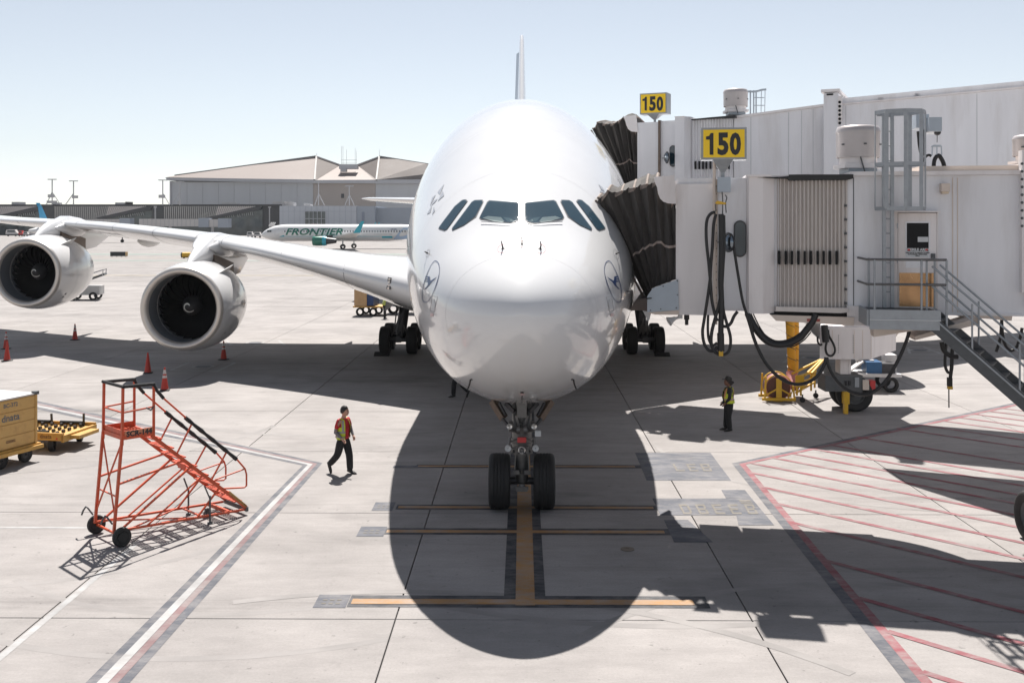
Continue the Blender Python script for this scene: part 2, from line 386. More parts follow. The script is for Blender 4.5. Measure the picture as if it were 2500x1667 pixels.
E_ = [(0, .22, 0, 1), (.22, 1, 0, .16), (.22, .85, .42, .58), (.22, 1, .84, 1)]; L_ = [(0, .22, 0, 1), (.22, 1, .84, 1)]
B_ = E_ + [(.78, 1, .16, .42), (.78, 1, .58, .84)]; D_ = [(0, .22, 0, 1), (.22, .85, 0, .16), (.22, .85, .84, 1), (.78, 1, .16, .84)]
for k_, gl in enumerate((L_, E_, B_)): glyph(505 + 118 * k_, 545, 78, 62, gl, 34)
for k_, gl in enumerate((D_, B_, E_, E_, B_)): glyph(555 + 142 * k_, 896, 84, 84, gl, 46)
glyph(1080, 858, 100, 30, [(0, 1, 0, .45), (0, 1, .7, 1)], 22)
marking('stop_lettering', tx, K_txt)
# red hatched keep-clear area on the right
def z3(x, y): return (1900 + x / 2.2183, 960 + y / 2.2183)
low, V, hi = G(*z3(690, 1568)), G(1787, 1131), G(2463, 986)
low2, V2, hi2 = G(*z3(775, 1568)), G(*rp(1085, 543)), G(*z3(1255, 66))
low3, V3, hi3 = G(*z3(838, 1568)), G(*rp(1140, 548)), G(*z3(1262, 73))
ln = lambda a, b, c: [ext(a, b, 5), b, ext(c, b, 25)]
o_, i_, r_3 = ln(low, V, hi), ln(low2, V2, hi2), ln(low3, V3, hi3)
def strip(a, b, z):
    m_ = MB()
    for i in (0, 1):
        for q in range(12):
            u0, u1 = q / 12, (q + 1) / 12
            m_.poly(flat([a[i].lerp(a[i + 1], u0), a[i].lerp(a[i + 1], u1), b[i].lerp(b[i + 1], u1), b[i].lerp(b[i + 1], u0)], z))
    return m_
marking('hatch_border', strip(o_, i_, .004), K_grey); marking('hatch_edge_line', strip(i_, r_3, .006), K_red)
dirw = (G(*z3(1331, 893)) - G(*z3(20, 600))); dirw.z = 0; dirw.normalize(); nrm = Vector((-dirw.y, dirw.x, 0))
mb = MB()
starts = [rp(1860, 376), rp(1735, 415), rp(1555, 455), rp(1380, 490), rp(1200, 538), rp(1190, 620), rp(1300, 748), rp(1420, 890), rp(1560, 1057), z3(250, 905), z3(435, 1108), z3(592, 1288), z3(780, 1508)]
starts += [z3(420, 236), z3(640, 190), z3(760, 170), z3(880, 148), z3(970, 130), z3(1060, 113), z3(1140, 97), z3(1200, 80)]
for s_ in starts:
    p = G(*s_); wd = .075
    for q in range(8):
        a, b = p + dirw * (q * 2.2), p + dirw * ((q + 1) * 2.2)
        mb.poly(flat([a - nrm * wd, b - nrm * wd, b + nrm * wd, a + nrm * wd], .0085))
marking('hatch_line', mb, K_red)
# hydrant pit boxes
mb = MB(); lid = MB()
def pit(p0, p1, p2, p3, lw=.13):
    q = [G(*D(*p)) for p in (p0, p1, p2, p3)]
    c = sum(q, Vector()) / 4
    for i in range(4):
        a, b = q[i], q[(i + 1) % 4]; t = (b - a).normalized(); nn = Vector((-t.y, t.x, 0)) * lw / 2
        mb.poly(flat([a - nn - t * .05, b - nn + t * .05, b + nn + t * .05, a + nn - t * .05], .004 + .001 * i))
    for k in range(24):
        a0, a1 = 2 * math.pi * k / 24, 2 * math.pi * (k + 1) / 24
        f = lambda r_, a: (c.x + r_ * math.cos(a), c.y + r_ * math.sin(a), .009)
        mb.poly([f(.42, a0), f(.42, a1), f(.52, a1), f(.52, a0)]); lid.poly([(c.x, c.y, .006), f(.34, a0), f(.34, a1)])
pit((433, 833), (540, 833), (498, 853), (392, 850)); pit((520, 782), (640, 782), (655, 793), (530, 793)); pit((1830, 812), (1905, 812), (1930, 832), (1800, 832))
pit((2085, 798), (2120, 796), (2160, 812), (2090, 812))
marking('hydrant_pit_box', mb, K_white); marking('hydrant_pit_lid', lid, K_slate)
c = G(*D(1441, 1261)); mb = MB(); mb.lathe([(.14, .004), (.14, .012), (.05, .013), (.05, .006)], (c.x, c.y, 0), n=16, caps=False); mb.lathe([(.055, .004), (.055, .0075)], (c.x, c.y, 0), n=12)
structure('drain_cover', mb, mat('rust_iron', (.16, .13, .1), .7))
# rubber marks left by turning carts
K_rub = paint('rubber_mark', tuple(c * .78 for c in CONC), 1.0, 1.6)
mb = MB(); rnd = random.Random(5)
for kz_, (cx_, cy_, rr_, a0_, a1_) in enumerate(((-5.5, 22.5, 5.6, 225, 300), (-5.4, 22.5, 7.3, 230, 296), (-11, 24, 6, 250, 330), (2.5, 26, 9.5, 240, 285), (6, 12, 6.5, 60, 140), (-6, 40, 9, 230, 300), (-6, 40, 10.7, 232, 296), (11, 30, 7, 180, 260), (-16, 34, 8, 270, 350), (0, 15, 30, 75, 100), (-2, 9, 9, 40, 110))):
    n_ = 22; w_ = rnd.uniform(.05, .10)
    for k in range(n_):
        u0, u1 = R(a0_ + (a1_ - a0_) * k / n_), R(a0_ + (a1_ - a0_) * (k + 1) / n_)
        mb.poly([(cx_ + (rr_ - w_) * math.cos(u0), cy_ + (rr_ - w_) * math.sin(u0), .001 + .00026 * kz_), (cx_ + (rr_ - w_) * math.cos(u1), cy_ + (rr_ - w_) * math.sin(u1), .001 + .00026 * kz_), (cx_ + (rr_ + w_) * math.cos(u1), cy_ + (rr_ + w_) * math.sin(u1), .001 + .00026 * kz_), (cx_ + (rr_ + w_) * math.cos(u0), cy_ + (rr_ + w_) * math.sin(u0), .001 + .00026 * kz_)])
marking('tyre_mark', mb, K_rub)
# far taxiway paint
mb = MB()
mb.poly(rect(-110, 40, 196, 204, .02)); mb.poly(rect(-110, 40, 166, 170, .02)); marking('taxiway_green', mb, K_green)
mb = MB(); mb.poly(rect(-110, 60, 182, 182.5, .02)); mb.poly(rect(-110, 60, 122, 122.5, .02)); marking('taxiway_line', mb, paint('taxi_yellow_paint', (.6, .5, .3), .7))

# ================================================================== BIG WHITE AIRLINER (nose at Y = 18, axis along +Y)
M_white = mat('white_paint', (0.66, 0.66, 0.665), 0.17, coat=0.7, var=0.02, scale=0.8)
M_whitem = mat('white_paint_matt', (0.68, 0.68, 0.67), 0.35, var=0.04, scale=1.5)
M_greyp = mat('light_grey_paint', (0.52, 0.53, 0.54), 0.4, var=0.06)
M_seam = mat('panel_seam', (0.22, 0.22, 0.23), 0.6)
M_black = mat('black_rubber', (0.018, 0.018, 0.019), 0.72, var=0.25, scale=9)
M_dark = mat('dark_metal', (0.055, 0.055, 0.06), 0.45, 0.4, var=0.25, scale=12)
M_steel = mat('dull_steel', (0.15, 0.147, 0.145), 0.42, 0.6, var=0.2, scale=15)
M_lip = mat('inlet_lip_metal', (0.58, 0.54, 0.50), 0.32, 0.55, var=0.08, scale=3)
M_liner = mat('inlet_liner', (0.13, 0.14, 0.155), 0.5, var=0.12, scale=5)
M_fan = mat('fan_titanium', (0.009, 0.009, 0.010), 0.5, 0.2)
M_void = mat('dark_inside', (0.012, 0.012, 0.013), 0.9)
M_glass = mat('cockpit_glass', (0.012, 0.035, 0.05), 0.06, spec=0.8)
M_gasket = mat('window_gasket', (0.10, 0.105, 0.115), 0.5)
M_navy = mat('navy_paint', (0.018, 0.045, 0.13), 0.35)
M_star = mat('silver_grey_paint', (0.34, 0.36, 0.40), 0.4)
M_redp = mat('red_paint', (0.50, 0.04, 0.04), 0.5)
M_lens = mat('lamp_lens', (0.75, 0.72, 0.68), 0.12, 0.6)
M_brown = mat('heat_stained_metal', (0.16, 0.12, 0.095), 0.5, 0.5, var=0.35, scale=5)

NY = 18.4
def curve(pts):
    xs = [p[0] for p in pts]; ys = [p[1] for p in pts]; n = len(xs)
    d = [(ys[i + 1] - ys[i]) / (xs[i + 1] - xs[i]) for i in range(n - 1)]
    m = [d[0]] + [0 if d[i - 1] * d[i] <= 0 else 2 * d[i - 1] * d[i] / (d[i - 1] + d[i]) for i in range(1, n - 1)] + [d[-1]]
    def f(x):
        if x <= xs[0]: return ys[0]
        if x >= xs[-1]: return ys[-1]
        i = 0
        while xs[i + 1] < x: i += 1
        h = xs[i + 1] - xs[i]; t = (x - xs[i]) / h
        return (2 * t**3 - 3 * t**2 + 1) * ys[i] + (t**3 - 2 * t**2 + t) * h * m[i] + (-2 * t**3 + 3 * t**2) * ys[i + 1] + (t**3 - t**2) * h * m[i + 1]
    return f
q_ = lambda pts: curve([(math.sqrt(s), v) for s, v in pts])
ztop = q_([(0, 4.95), (.15, 5.28), (.5, 5.58), (1, 5.88), (1.5, 6.12), (2.1, 6.38), (2.75, 6.70), (3.5, 7.16), (5, 7.98), (7, 8.88), (9, 9.66), (11, 10.19), (13, 10.54), (15, 10.76), (17, 10.88), (20, 10.92), (48, 10.92), (60, 10.8), (72, 9.6)])
zbot = q_([(0, 4.85), (.15, 4.45), (.5, 4.06), (1, 3.66), (2, 3.16), (3, 2.83), (4, 2.60), (5, 2.44), (7, 2.24), (10, 2.18), (20, 2.16), (42, 2.2), (50, 3.0), (60, 5.4), (72, 8.6)])
wid = q_([(0, 0.02), (.15, .50), (.5, .93), (1, 1.31), (2, 1.81), (3, 2.16), (4, 2.43), (6, 2.80), (8, 3.07), (10, 3.29), (12, 3.47), (14, 3.58), (16, 3.63), (46, 3.63), (55, 2.9), (64, 1.7), (72, .35)])
zmid = q_([(0, 4.9), (1, 4.85), (3, 5.1), (6, 5.6), (10, 5.85), (20, 5.9), (50, 6.1), (72, 9.1)])
expu = curve([(0, 2.0), (2, 2.0), (3.2, 1.90), (4.5, 1.84), (7, 1.9), (10, 2.0), (80, 2.0)])
def fus(s, th, off=0.0):
    q = math.sqrt(max(s, 0)); W_, zt, zb, zm = wid(q), ztop(q), zbot(q), zmid(q); c, n_ = math.cos(th), math.sin(th)
    if n_ >= 0: e = 2 / expu(s); return Vector((math.copysign(abs(c) ** e, c) * (W_ + off), NY + s, zm + (zt - zm + off) * n_ ** e))
    e = 2 / 2.12; return Vector((math.copysign(abs(c) ** e, c) * (W_ + off), NY + s, zm - (zm - zb + off) * (-n_) ** e))
plane = thing('passenger_airliner', 'huge white double-deck airliner parked nose-on with its nose over the yellow stop bars', 'airplane', (0, 23.3, 0))
NSEG = 112
def ring_(s, off=0.0):
    # the section is turned by a hair at the bottom so that rings line up
    return [fus(s, 2 * math.pi * j / NSEG, off) for j in range(NSEG)]
ss = [0.0004, .003, .012, .03, .06, .1, .15, .22, .3, .4, .52, .66, .82, 1, 1.2, 1.4, 1.65, 1.9, 2.15, 2.4, 2.65, 2.9, 3.15, 3.4, 3.7, 4, 4.35, 4.7, 5.1, 5.6, 6.2, 6.8, 7.5, 8.3, 9.2, 10.2, 11.3, 12.5, 14, 15.5, 17, 19, 22, 27, 33, 40, 46, 50, 54, 58, 62, 66, 69, 72]
mb = MB(); mb.loft([ring_(s) for s in ss])
BVH = BVHTree.FromPolygons([tuple(v) for v in mb.v], mb.f)
fuselage = part('fuselage', mb, M_white, plane, smooth=60)
def Wp(x, y): return (980 + x / 3.408, 220 + y / 3.408)
def Cp(x, y): return (980 + x / 3.408, 560 + y / 3.408)
# cockpit panes: dark interior, pale things on the glareshield, and glass over them
M_pane = mat('windscreen_glass', (0.008, 0.045, 0.075), 0.05, spec=0.5); M_pane.node_tree.nodes['Principled BSDF'].inputs['Alpha'].default_value = 0.5
M_inter = mat('cockpit_interior', (0.008, 0.04, 0.07), 0.8); M_paper = mat('cockpit_papers', (0.42, 0.50, 0.48), 0.8); M_paperd = mat('cockpit_panel', (0.10, 0.17, 0.20), 0.8)
for sg in (0, 1):
    XX = (lambda x: 2006 - x - 4) if sg else (lambda x: x)
    for pl, mm in (([(676, 1068), (722, 1052), (830, 1062), (858, 1098), (840, 1104), (760, 1094)], M_paper), ([(846, 1060), (884, 1100), (955, 1100), (930, 1082), (905, 1068)], M_paperd), ([(884, 1068), (905, 1100), (950, 1100)], M_paper)):
        part('glareshield_item', onto([Wp(XX(x), y) for x, y in pl], BVH, .012, 10), mm, plane)
panes = [[(547, 934), (532, 917), (506, 920), (446, 970), (366, 1075), (315, 1146), (326, 1156), (366, 1168), (384, 1158)],
         [(678, 938), (670, 920), (608, 922), (586, 936), (426, 1150), (432, 1167), (526, 1124), (616, 1055)],
         [(653, 1062), (718, 938), (735, 924), (962, 938), (973, 948), (974, 1086), (945, 1102), (890, 1106), (668, 1076)],
         [(1028, 950), (1038, 940), (1262, 921), (1282, 932), (1349, 1058), (1336, 1078), (1100, 1112), (1060, 1104), (1029, 1088)],
         [(1328, 938), (1336, 920), (1398, 922), (1420, 936), (1580, 1150), (1574, 1167), (1480, 1124), (1390, 1055)],
         [(1459, 934), (1474, 917), (1500, 920), (1560, 970), (1640, 1075), (1691, 1146), (1680, 1156), (1640, 1168), (1622, 1158)]]
for pl in panes:
    cx, cy = sum(p[0] for p in pl) / len(pl), sum(p[1] for p in pl) / len(pl)
    grow = [Wp(cx + (x - cx) * 1.0 + math.copysign(7, x - cx), cy + (y - cy) + math.copysign(6, y - cy)) for x, y in pl]
    fr = part('window_frame', onto(grow, BVH, .006), M_gasket, plane, smooth=60); part('cockpit_interior', onto([Wp(*p) for p in pl], BVH, .009, 10), M_inter, plane, smooth=80)
    part('cockpit_window', onto([Wp(*p) for p in pl], BVH, .022, 10), M_pane, plane, smooth=80)
def hitp(x, y, off=0.0):
    h, n_, _, _ = BVH.ray_cast(CAM, ray(x, y).normalized(), 300)
    if h is None: h, n_, _, _ = BVH.find_nearest(P(x, y, 24))
    if n_.dot(CAM - h) < 0: n_ = -n_
    return h + n_ * off, n_
def on_tube(pts, r, off, n=6):
    m_ = MB(); m_.tube([hitp(x, y, off)[0] for x, y in pts], r, n); return m_
def dense(pts, k=8):
    o = []
    for a, b in zip(pts, pts[1:]): o += [(a[0] + (b[0] - a[0]) * i / k, a[1] + (b[1] - a[1]) * i / k) for i in range(k)]
    return o + [pts[-1]]
for a in ([(668, 1106), (905, 1119), (968, 1098)], [(1334, 1106), (1098, 1119), (1034, 1098)]):
    part('windscreen_wiper', on_tube(dense([Wp(*p) for p in a], 6), .011, .035), M_greyp, plane, smooth=60)
for a in ([(985, 965), (990, 995), (983, 1085)], [(1022, 940), (1012, 962), (1017, 1060)]):
    part('windscreen_seal', on_tube(dense([Wp(*p) for p in a], 6), .006, .006), M_gasket, plane, smooth=60)
def ring_decal(cx, cy, rx, ry, wd, tilt=0.0, n=28, f=Cp):
    o = []; i_ = []
    for k in range(n):
        a = 2 * math.pi * k / n
        for (sx, sy, L) in ((rx, ry, o), (rx - wd, ry - wd, i_)):
            x, y = sx * math.cos(a), sy * math.sin(a); L.append(f(cx + x * math.cos(tilt) - y * math.sin(tilt), cy + x * math.sin(tilt) + y * math.cos(tilt)))
    m_ = MB(); vo = [hitp(*p, .007)[0] for p in o]; vi = [hitp(*p, .007)[0] for p in i_]
    m_.add(vo + vi, [(k, (k + 1) % n, n + (k + 1) % n, n + k) for k in range(n)]); return m_
for (x, y, rx, ry, tl) in ((845, 160, 48, 34, -.35), (1003, 122, 49, 27, 0), (1155, 162, 46, 38, .5)):
    part('probe_ring', ring_decal(x, y, rx, ry, 2.6, tl), M_redp, plane)
    h, n_ = hitp(*Cp(x, y)); m_ = MB(); tip = h + n_ * .15
    tip = h + n_ * .09; m_.tube([h, h + n_ * .05, tip, tip + Vector((-.02, -.05, .075))], [.020, .016, .014, .010], 8); m_.lathe([(.045, 0), (.04, .008)], h, n_, 12)
    part('pitot_probe', m_, M_dark, plane, smooth=40)
for (x, y, rx, ry, tl) in ((222, 200, 14, 34, .25), (1783, 205, 18, 44, -.3), (1873, 515, 10, 42, -.3)):
    part('probe_ring', ring_decal(x, y, rx, ry, 2.2, tl), M_seam, plane)
    h, n_ = hitp(*Cp(x, y)); m_ = MB(); m_.tube([h, h + n_ * .09], [.018, .012], 8); m_.bar(h + n_ * .07 + Vector((0, -.04, 0)), h + n_ * .08 + Vector((0, .06, 0)), .012, .03)
    part('angle_vane', m_, M_dark, plane)
# seams of the radome, the nose gear doors, the ports under the emblem
m_ = MB(); A_ = [fus(1.36, math.pi * (i / 60), .003) for i in range(-6, 67)]; B_2 = [fus(1.368, math.pi * (i / 60), .003) for i in range(-6, 67)]
m_.loft([A_, B_2], caps=False, ring_closed=False); part('radome_seam', m_, mat('pale_seam', (.70, .70, .71), .3), plane)
for s_ in (4.9, 8.0, 11.2):
    m_ = MB(); m_.loft([ring_(s_, .002), ring_(s_ + .008, .002)], caps=False); part('skin_seam', m_, mat('pale_skin_seam', (.56, .56, .57), .3), plane)
for sg in (0, 1):
    X = (lambda x: 2006 - x) if sg else (lambda x: x)
    part('gear_door_gap', on_tube(dense([Cp(X(590), 1246), Cp(X(574), 1250), Cp(X(568), 1285), Cp(X(552), 1325), Cp(X(526), 1350)], 4), .017, 0.0), M_void, plane)
part('gear_door_gap', on_tube(dense([Cp(1003, 1382), Cp(1003, 1440)], 5), .007, .0), M_void, plane)
mb = onto([Cp(1003 + 16 * math.cos(a * .524), 1355 + 7 * math.sin(a * .524)) for a in range(12)], BVH, .006); part('drain_mast', mb, M_dark, plane)
circ = [(1715, 262), (1693, 286), (1685, 340), (1695, 405), (1720, 485), (1755, 562), (1785, 602), (1811, 609), (1827, 592), (1832, 545), (1824, 470), (1800, 390), (1766, 312), (1738, 270)]
bird = [(1708, 396), (1738, 414), (1763, 430), (1768, 412), (1768, 396), (1776, 391), (1803, 391), (1806, 400), (1786, 402), (1785, 409), (1806, 411), (1805, 420), (1785, 419), (1785, 427), (1805, 430), (1803, 439), (1787, 438), (1782, 450), (1788, 468), (1813, 499), (1803, 498), (1772, 466), (1752, 440), (1730, 422)]
for sg in (0, 1):
    X = (lambda x: x) if sg else (lambda x: 2006 - x)
    cx, cy = 1758, 436
    pts = []                                                     # smooth the outline
    n = len(circ)
    for i in range(n):
        p0, p1, p2, p3 = circ[i - 1], circ[i], circ[(i + 1) % n], circ[(i + 2) % n]
        for t in (0, .25, .5, .75):
            pts.append(tuple(.5 * (2 * p1[k] + (p2[k] - p0[k]) * t + (2 * p0[k] - 5 * p1[k] + 4 * p2[k] - p3[k]) * t * t + (3 * p1[k] - p0[k] - 3 * p2[k] + p3[k]) * t**3) for k in (0, 1)))
    def inset(p, k):
        dx, dy = p[0] - cx, p[1] - cy; d = math.hypot(dx, dy); return (p[0] - dx / d * k, p[1] - dy / d * k)
    m_ = MB(); vo = [hitp(*Cp(X(p[0]), p[1]), .008)[0] for p in pts]; vi = [hitp(*Cp(X(inset(p, 6)[0]), inset(p, 6)[1]), .008)[0] for p in pts]; n = len(pts)
    m_.add(vo + vi, [(k, (k + 1) % n, n + (k + 1) % n, n + k) for k in range(n)])
    m_.v += []; b_ = onto([Cp(X(p[0]), p[1]) for p in bird], BVH, .008, 6); m_.add(b_.v, b_.f)
    part('bird_emblem', m_, M_navy, plane)
    # oval port in a thin red frame
    fr_ = [(1705, 562), (1748, 555), (1766, 678), (1730, 686)]
    m_ = on_tube(dense([Cp(X(p[0]), p[1]) for p in fr_ + fr_[:1]], 4), .005, .002, 4); part('port_outline', m_, M_seam, plane)
    part('static_port', onto([Cp(X(1738 + 15 * math.cos(a * .4)), 620 + 38 * math.sin(a * .4)) for a in range(16)], BVH, .008, 8), M_greyp, plane)
    part('port_notice', onto([Cp(X(1735), 700), Cp(X(1762), 696), Cp(X(1766), 722), Cp(X(1740), 726)], BVH, .008, 8), mat('faded_pink', (.55, .42, .42), .5), plane)
for k_ in ([(358, 783), (303, 850), (322, 872)], [(346, 838), (357, 880), (303, 928)], [(288, 870), (256, 900), (238, 970)], [(304, 905), (282, 935), (262, 952), (244, 975), (270, 925)], [(256, 962), (240, 990), (212, 1036), (242, 1022)], [(270, 975), (282, 1005), (257, 1040)],
           [(1638, 783), (1672, 815), (1690, 845), (1660, 828)], [(1655, 832), (1690, 850), (1706, 868), (1650, 850)]):
    part('star_mark', onto([Wp(*p) for p in k_], BVH, .009, 8), M_star, plane)
# passenger doors and windows along the side (grazing view)
m_ = MB()
for s in [12.5 + .53 * i for i in range(14)]:
    for sg in (-1, 1):
        for zc in (6.15, 8.75):
            W_ = wid(math.sqrt(s)); 
            p, n_, _, _ = BVH.find_nearest(Vector((sg * 4, NY + s, zc))); m_.box(p + n_ * .001, (.012, .23, .33), (n_, Vector((0, 1, 0)), n_.cross(Vector((0, 1, 0)))))
part('cabin_window', m_, M_glass, plane, kind='stuff')
for s in (8.3, 17.6):
    for sg in (-1, 1):
        zc = 6.15 if s < 10 else 8.9
        p, n_, _, _ = BVH.find_nearest(Vector((sg * 4, NY + s, zc))); up_ = n_.cross(Vector((0, 1, 0))); up_ = up_ if up_.z > 0 else -up_
        m_ = MB(); q = [p + Vector((0, a, 0)) * .55 + up_ * b * .98 for a, b in ((-1, -1), (1, -1), (1, 1), (-1, 1))]
        q = [BVH.find_nearest(x)[0] + n_ * .004 for x in q]
        for i in range(4): m_.bar(q[i], q[(i + 1) % 4], .025, .012, n_)
        part('door_outline', m_, M_seam, plane)

# ---- wings
LEp = [(0, 34.6), (3.57, 37.6), (6.55, 40.15), (11.94, 44.4), (14.7, 46.4), (16.5, 47.6), (22.5, 52.4), (25.7, 55.0), (33, 60.6), (39.9, 66)]
TEp = [(0, 56.2), (3.57, 56.3), (7.5, 56.8), (14, 57.6), (21, 59.0), (25.7, 61.6), (33, 66.2), (39.9, 70.4)]
LEz = [(0, 3.2), (3.57, 3.86), (7.3, 4.56), (10.5, 5.13), (13.9, 5.66), (18.2, 6.10), (24, 6.50), (31, 6.75), (39.9, 7.4)]
TEz = [(0, 3.5), (3.57, 3.6), (14, 5.05), (25, 6.15), (39.9, 7.3)]
THK = [(0, 3.3), (3.57, 3.0), (7.3, 2.05), (10.5, 1.45), (13.9, 1.2), (18.2, .98), (24, .8), (31, .58), (39.9, .3)]
fLE, fTE, fLz, fTz, fTh = curve(LEp), curve(TEp), curve(LEz), curve(TEz), curve(THK)
AF = [(1, 0), (.8, .20), (.6, .34), (.42, .41), (.28, .41), (.16, .36), (.09, .30), (.045, .235), (.018, .16), (.005, .085), (0, 0), (.005, -.08), (.018, -.145), (.045, -.21), (.09, -.28), (.16, -.36), (.28, -.45), (.42, -.48), (.6, -.38), (.8, -.16)]
def wsec(X, off=0.0):
    c = fTE(X) - fLE(X); t = fTh(X); o = []
    for k, (u, v) in enumerate(AF):
        x0, x1 = AF[k - 1], AF[(k + 1) % len(AF)]; tv = Vector(((x1[0] - x0[0]) * c, (x1[1] - x0[1]) * t)); nv = Vector((-tv.y, tv.x)) if tv.length else Vector((0, 0))
        if nv.length: nv.normalize()
        o.append(Vector((0, fLE(X) + u * c - nv.x * 0 + nv.x * off, fLz(X) + (fTz(X) - fLz(X)) * u + v * t + nv.y * off)))
    return o
def wing(sg):
    st = [1.5, 2.6, 3.6, 5, 6.5, 8, 10, 12, 13.5, 15, 17, 19, 21, 23, 25.7, 28, 31, 34, 37, 39.9]; rings = []
    for X in st:
        sec = wsec(X)
        if X < 5:                                          # root fillet: fuller towards the body
            k = (5 - X) / 3.5; 
        rings.append([Vector((sg * X, p.y, p.z)) for p in sec])
    m_ = MB(); m_.loft(rings); wg = part('wing', m_, M_white, plane, smooth=50)
    for X in (7.3, 10.5, 13.86, 15.4, 18.2, 21.2, 24.2, 25.6, 29.5, 34):   # gaps between the slats
        a, b = wsec(X, -.004), wsec(X + .035, -.004); m_ = MB()
        idx = list(range(4, 17)); m_.loft([[Vector((sg * X, a[i].y, a[i].z)) for i in idx], [Vector((sg * (X + .035), b[i].y, b[i].z)) for i in idx]], caps=False, ring_closed=False)
        part('slat_gap', m_, M_seam, wg)
    for X, L in ((9.5, 5.5), (17.6, 4.5), (21.8, 4.0), (29, 3.2)):         # flap track canoes
        y1 = fTE(X) + .9; z0 = fLz(X) * .3 + fTz(X) * .7 - fTh(X) * .36; m_ = MB()
        m_.loft([[Vector((sg * X + .32 * math.sin(math.pi * k) * math.cos(a * .524), y1 - L * (1 - k), z0 - .12 + .42 * math.sin(math.pi * k) ** .7 * math.sin(a * .524))) for a in range(12)] for k in (.02, .1, .25, .45, .65, .85, .97)])
        part('flap_track_fairing', m_, M_whitem, wg, smooth=50)
    # winglet fence at the tip
    m_ = MB(); y = fLE(39.9); m_.prism([(sg * 39.9, y + 1, 6.4), (sg * 39.9, y + 4.4, 6.2), (sg * 39.9, y + 5.6, 8.6), (sg * 39.9, y + 4.3, 8.6)], (sg * .08, 0, 0)); part('wingtip_fence', m_, M_white, wg)
    return wg
WL = wing(-1); WR = wing(1)
# landing lights in the leading edge at the root
def wing_hit(x, y):
    d = ray(x, y); best = None
    for k in range(4000):
        Y = 36 + k * .003; p = CAM + d * (Y / d.y); X = abs(p.x)
        if X < 3.6: continue
        u = (Y - fLE(X)) / (fTE(X) - fLE(X))
        if u < 0: continue
        top = bot = None
        for i in range(len(AF)):
            a, b = AF[i], AF[(i + 1) % len(AF)]
            if min(a[0], b[0]) <= u <= max(a[0], b[0]) and a[0] != b[0]:
                v = a[1] + (b[1] - a[1]) * (u - a[0]) / (b[0] - a[0]); top = v if top is None else max(top, v); bot = v if bot is None else min(bot, v)
        if top is None: continue
        zc = fLz(X) + (fTz(X) - fLz(X)) * u; t = fTh(X)
        if zc + bot * t <= p.z <= zc + top * t: return p
    return CAM + d * (39 / d.y)
q = [wing_hit(*p) for p in ((948, 676), (957, 678), (954, 707), (944, 705))]
m_ = MB(); m_.poly([p + Vector((0, -.10, 0)) for p in q]); part('landing_light_bay', m_, M_dark, WL)
for k in range(4):
    c = (q[0] + q[1]) / 2 * (1 - (k + .5) / 4) + (q[2] + q[3]) / 2 * ((k + .5) / 4); m_ = MB(); m_.lathe([(.055, 0), (.055, .02), (.03, .03)], c + Vector((0, -.11, 0)), (0, -1, 0), 12); part('landing_light', m_, M_lens, WL)
# belly fairing
m_ = MB()
bel = [(17.5, 2.6, 2.3, 1.2), (20, 3.3, 2.0, 2.0), (23, 3.72, 1.85, 2.8), (27, 3.86, 1.8, 3.1), (36, 3.86, 1.8, 3.0), (42, 3.5, 1.95, 2.2), (46, 2.5, 2.3, 1.2)]
m_.loft([[Vector((w_ * math.copysign(abs(math.cos(a)) ** .8, math.cos(a)), NY + s, zb + hh * .5 + hh * .62 * math.copysign(abs(math.sin(a)) ** .8, math.sin(a)))) for a in [2 * math.pi * j / 40 for j in range(40)]] for s, w_, zb, hh in bel])
part('belly_fairing', m_, M_white, plane, smooth=60)

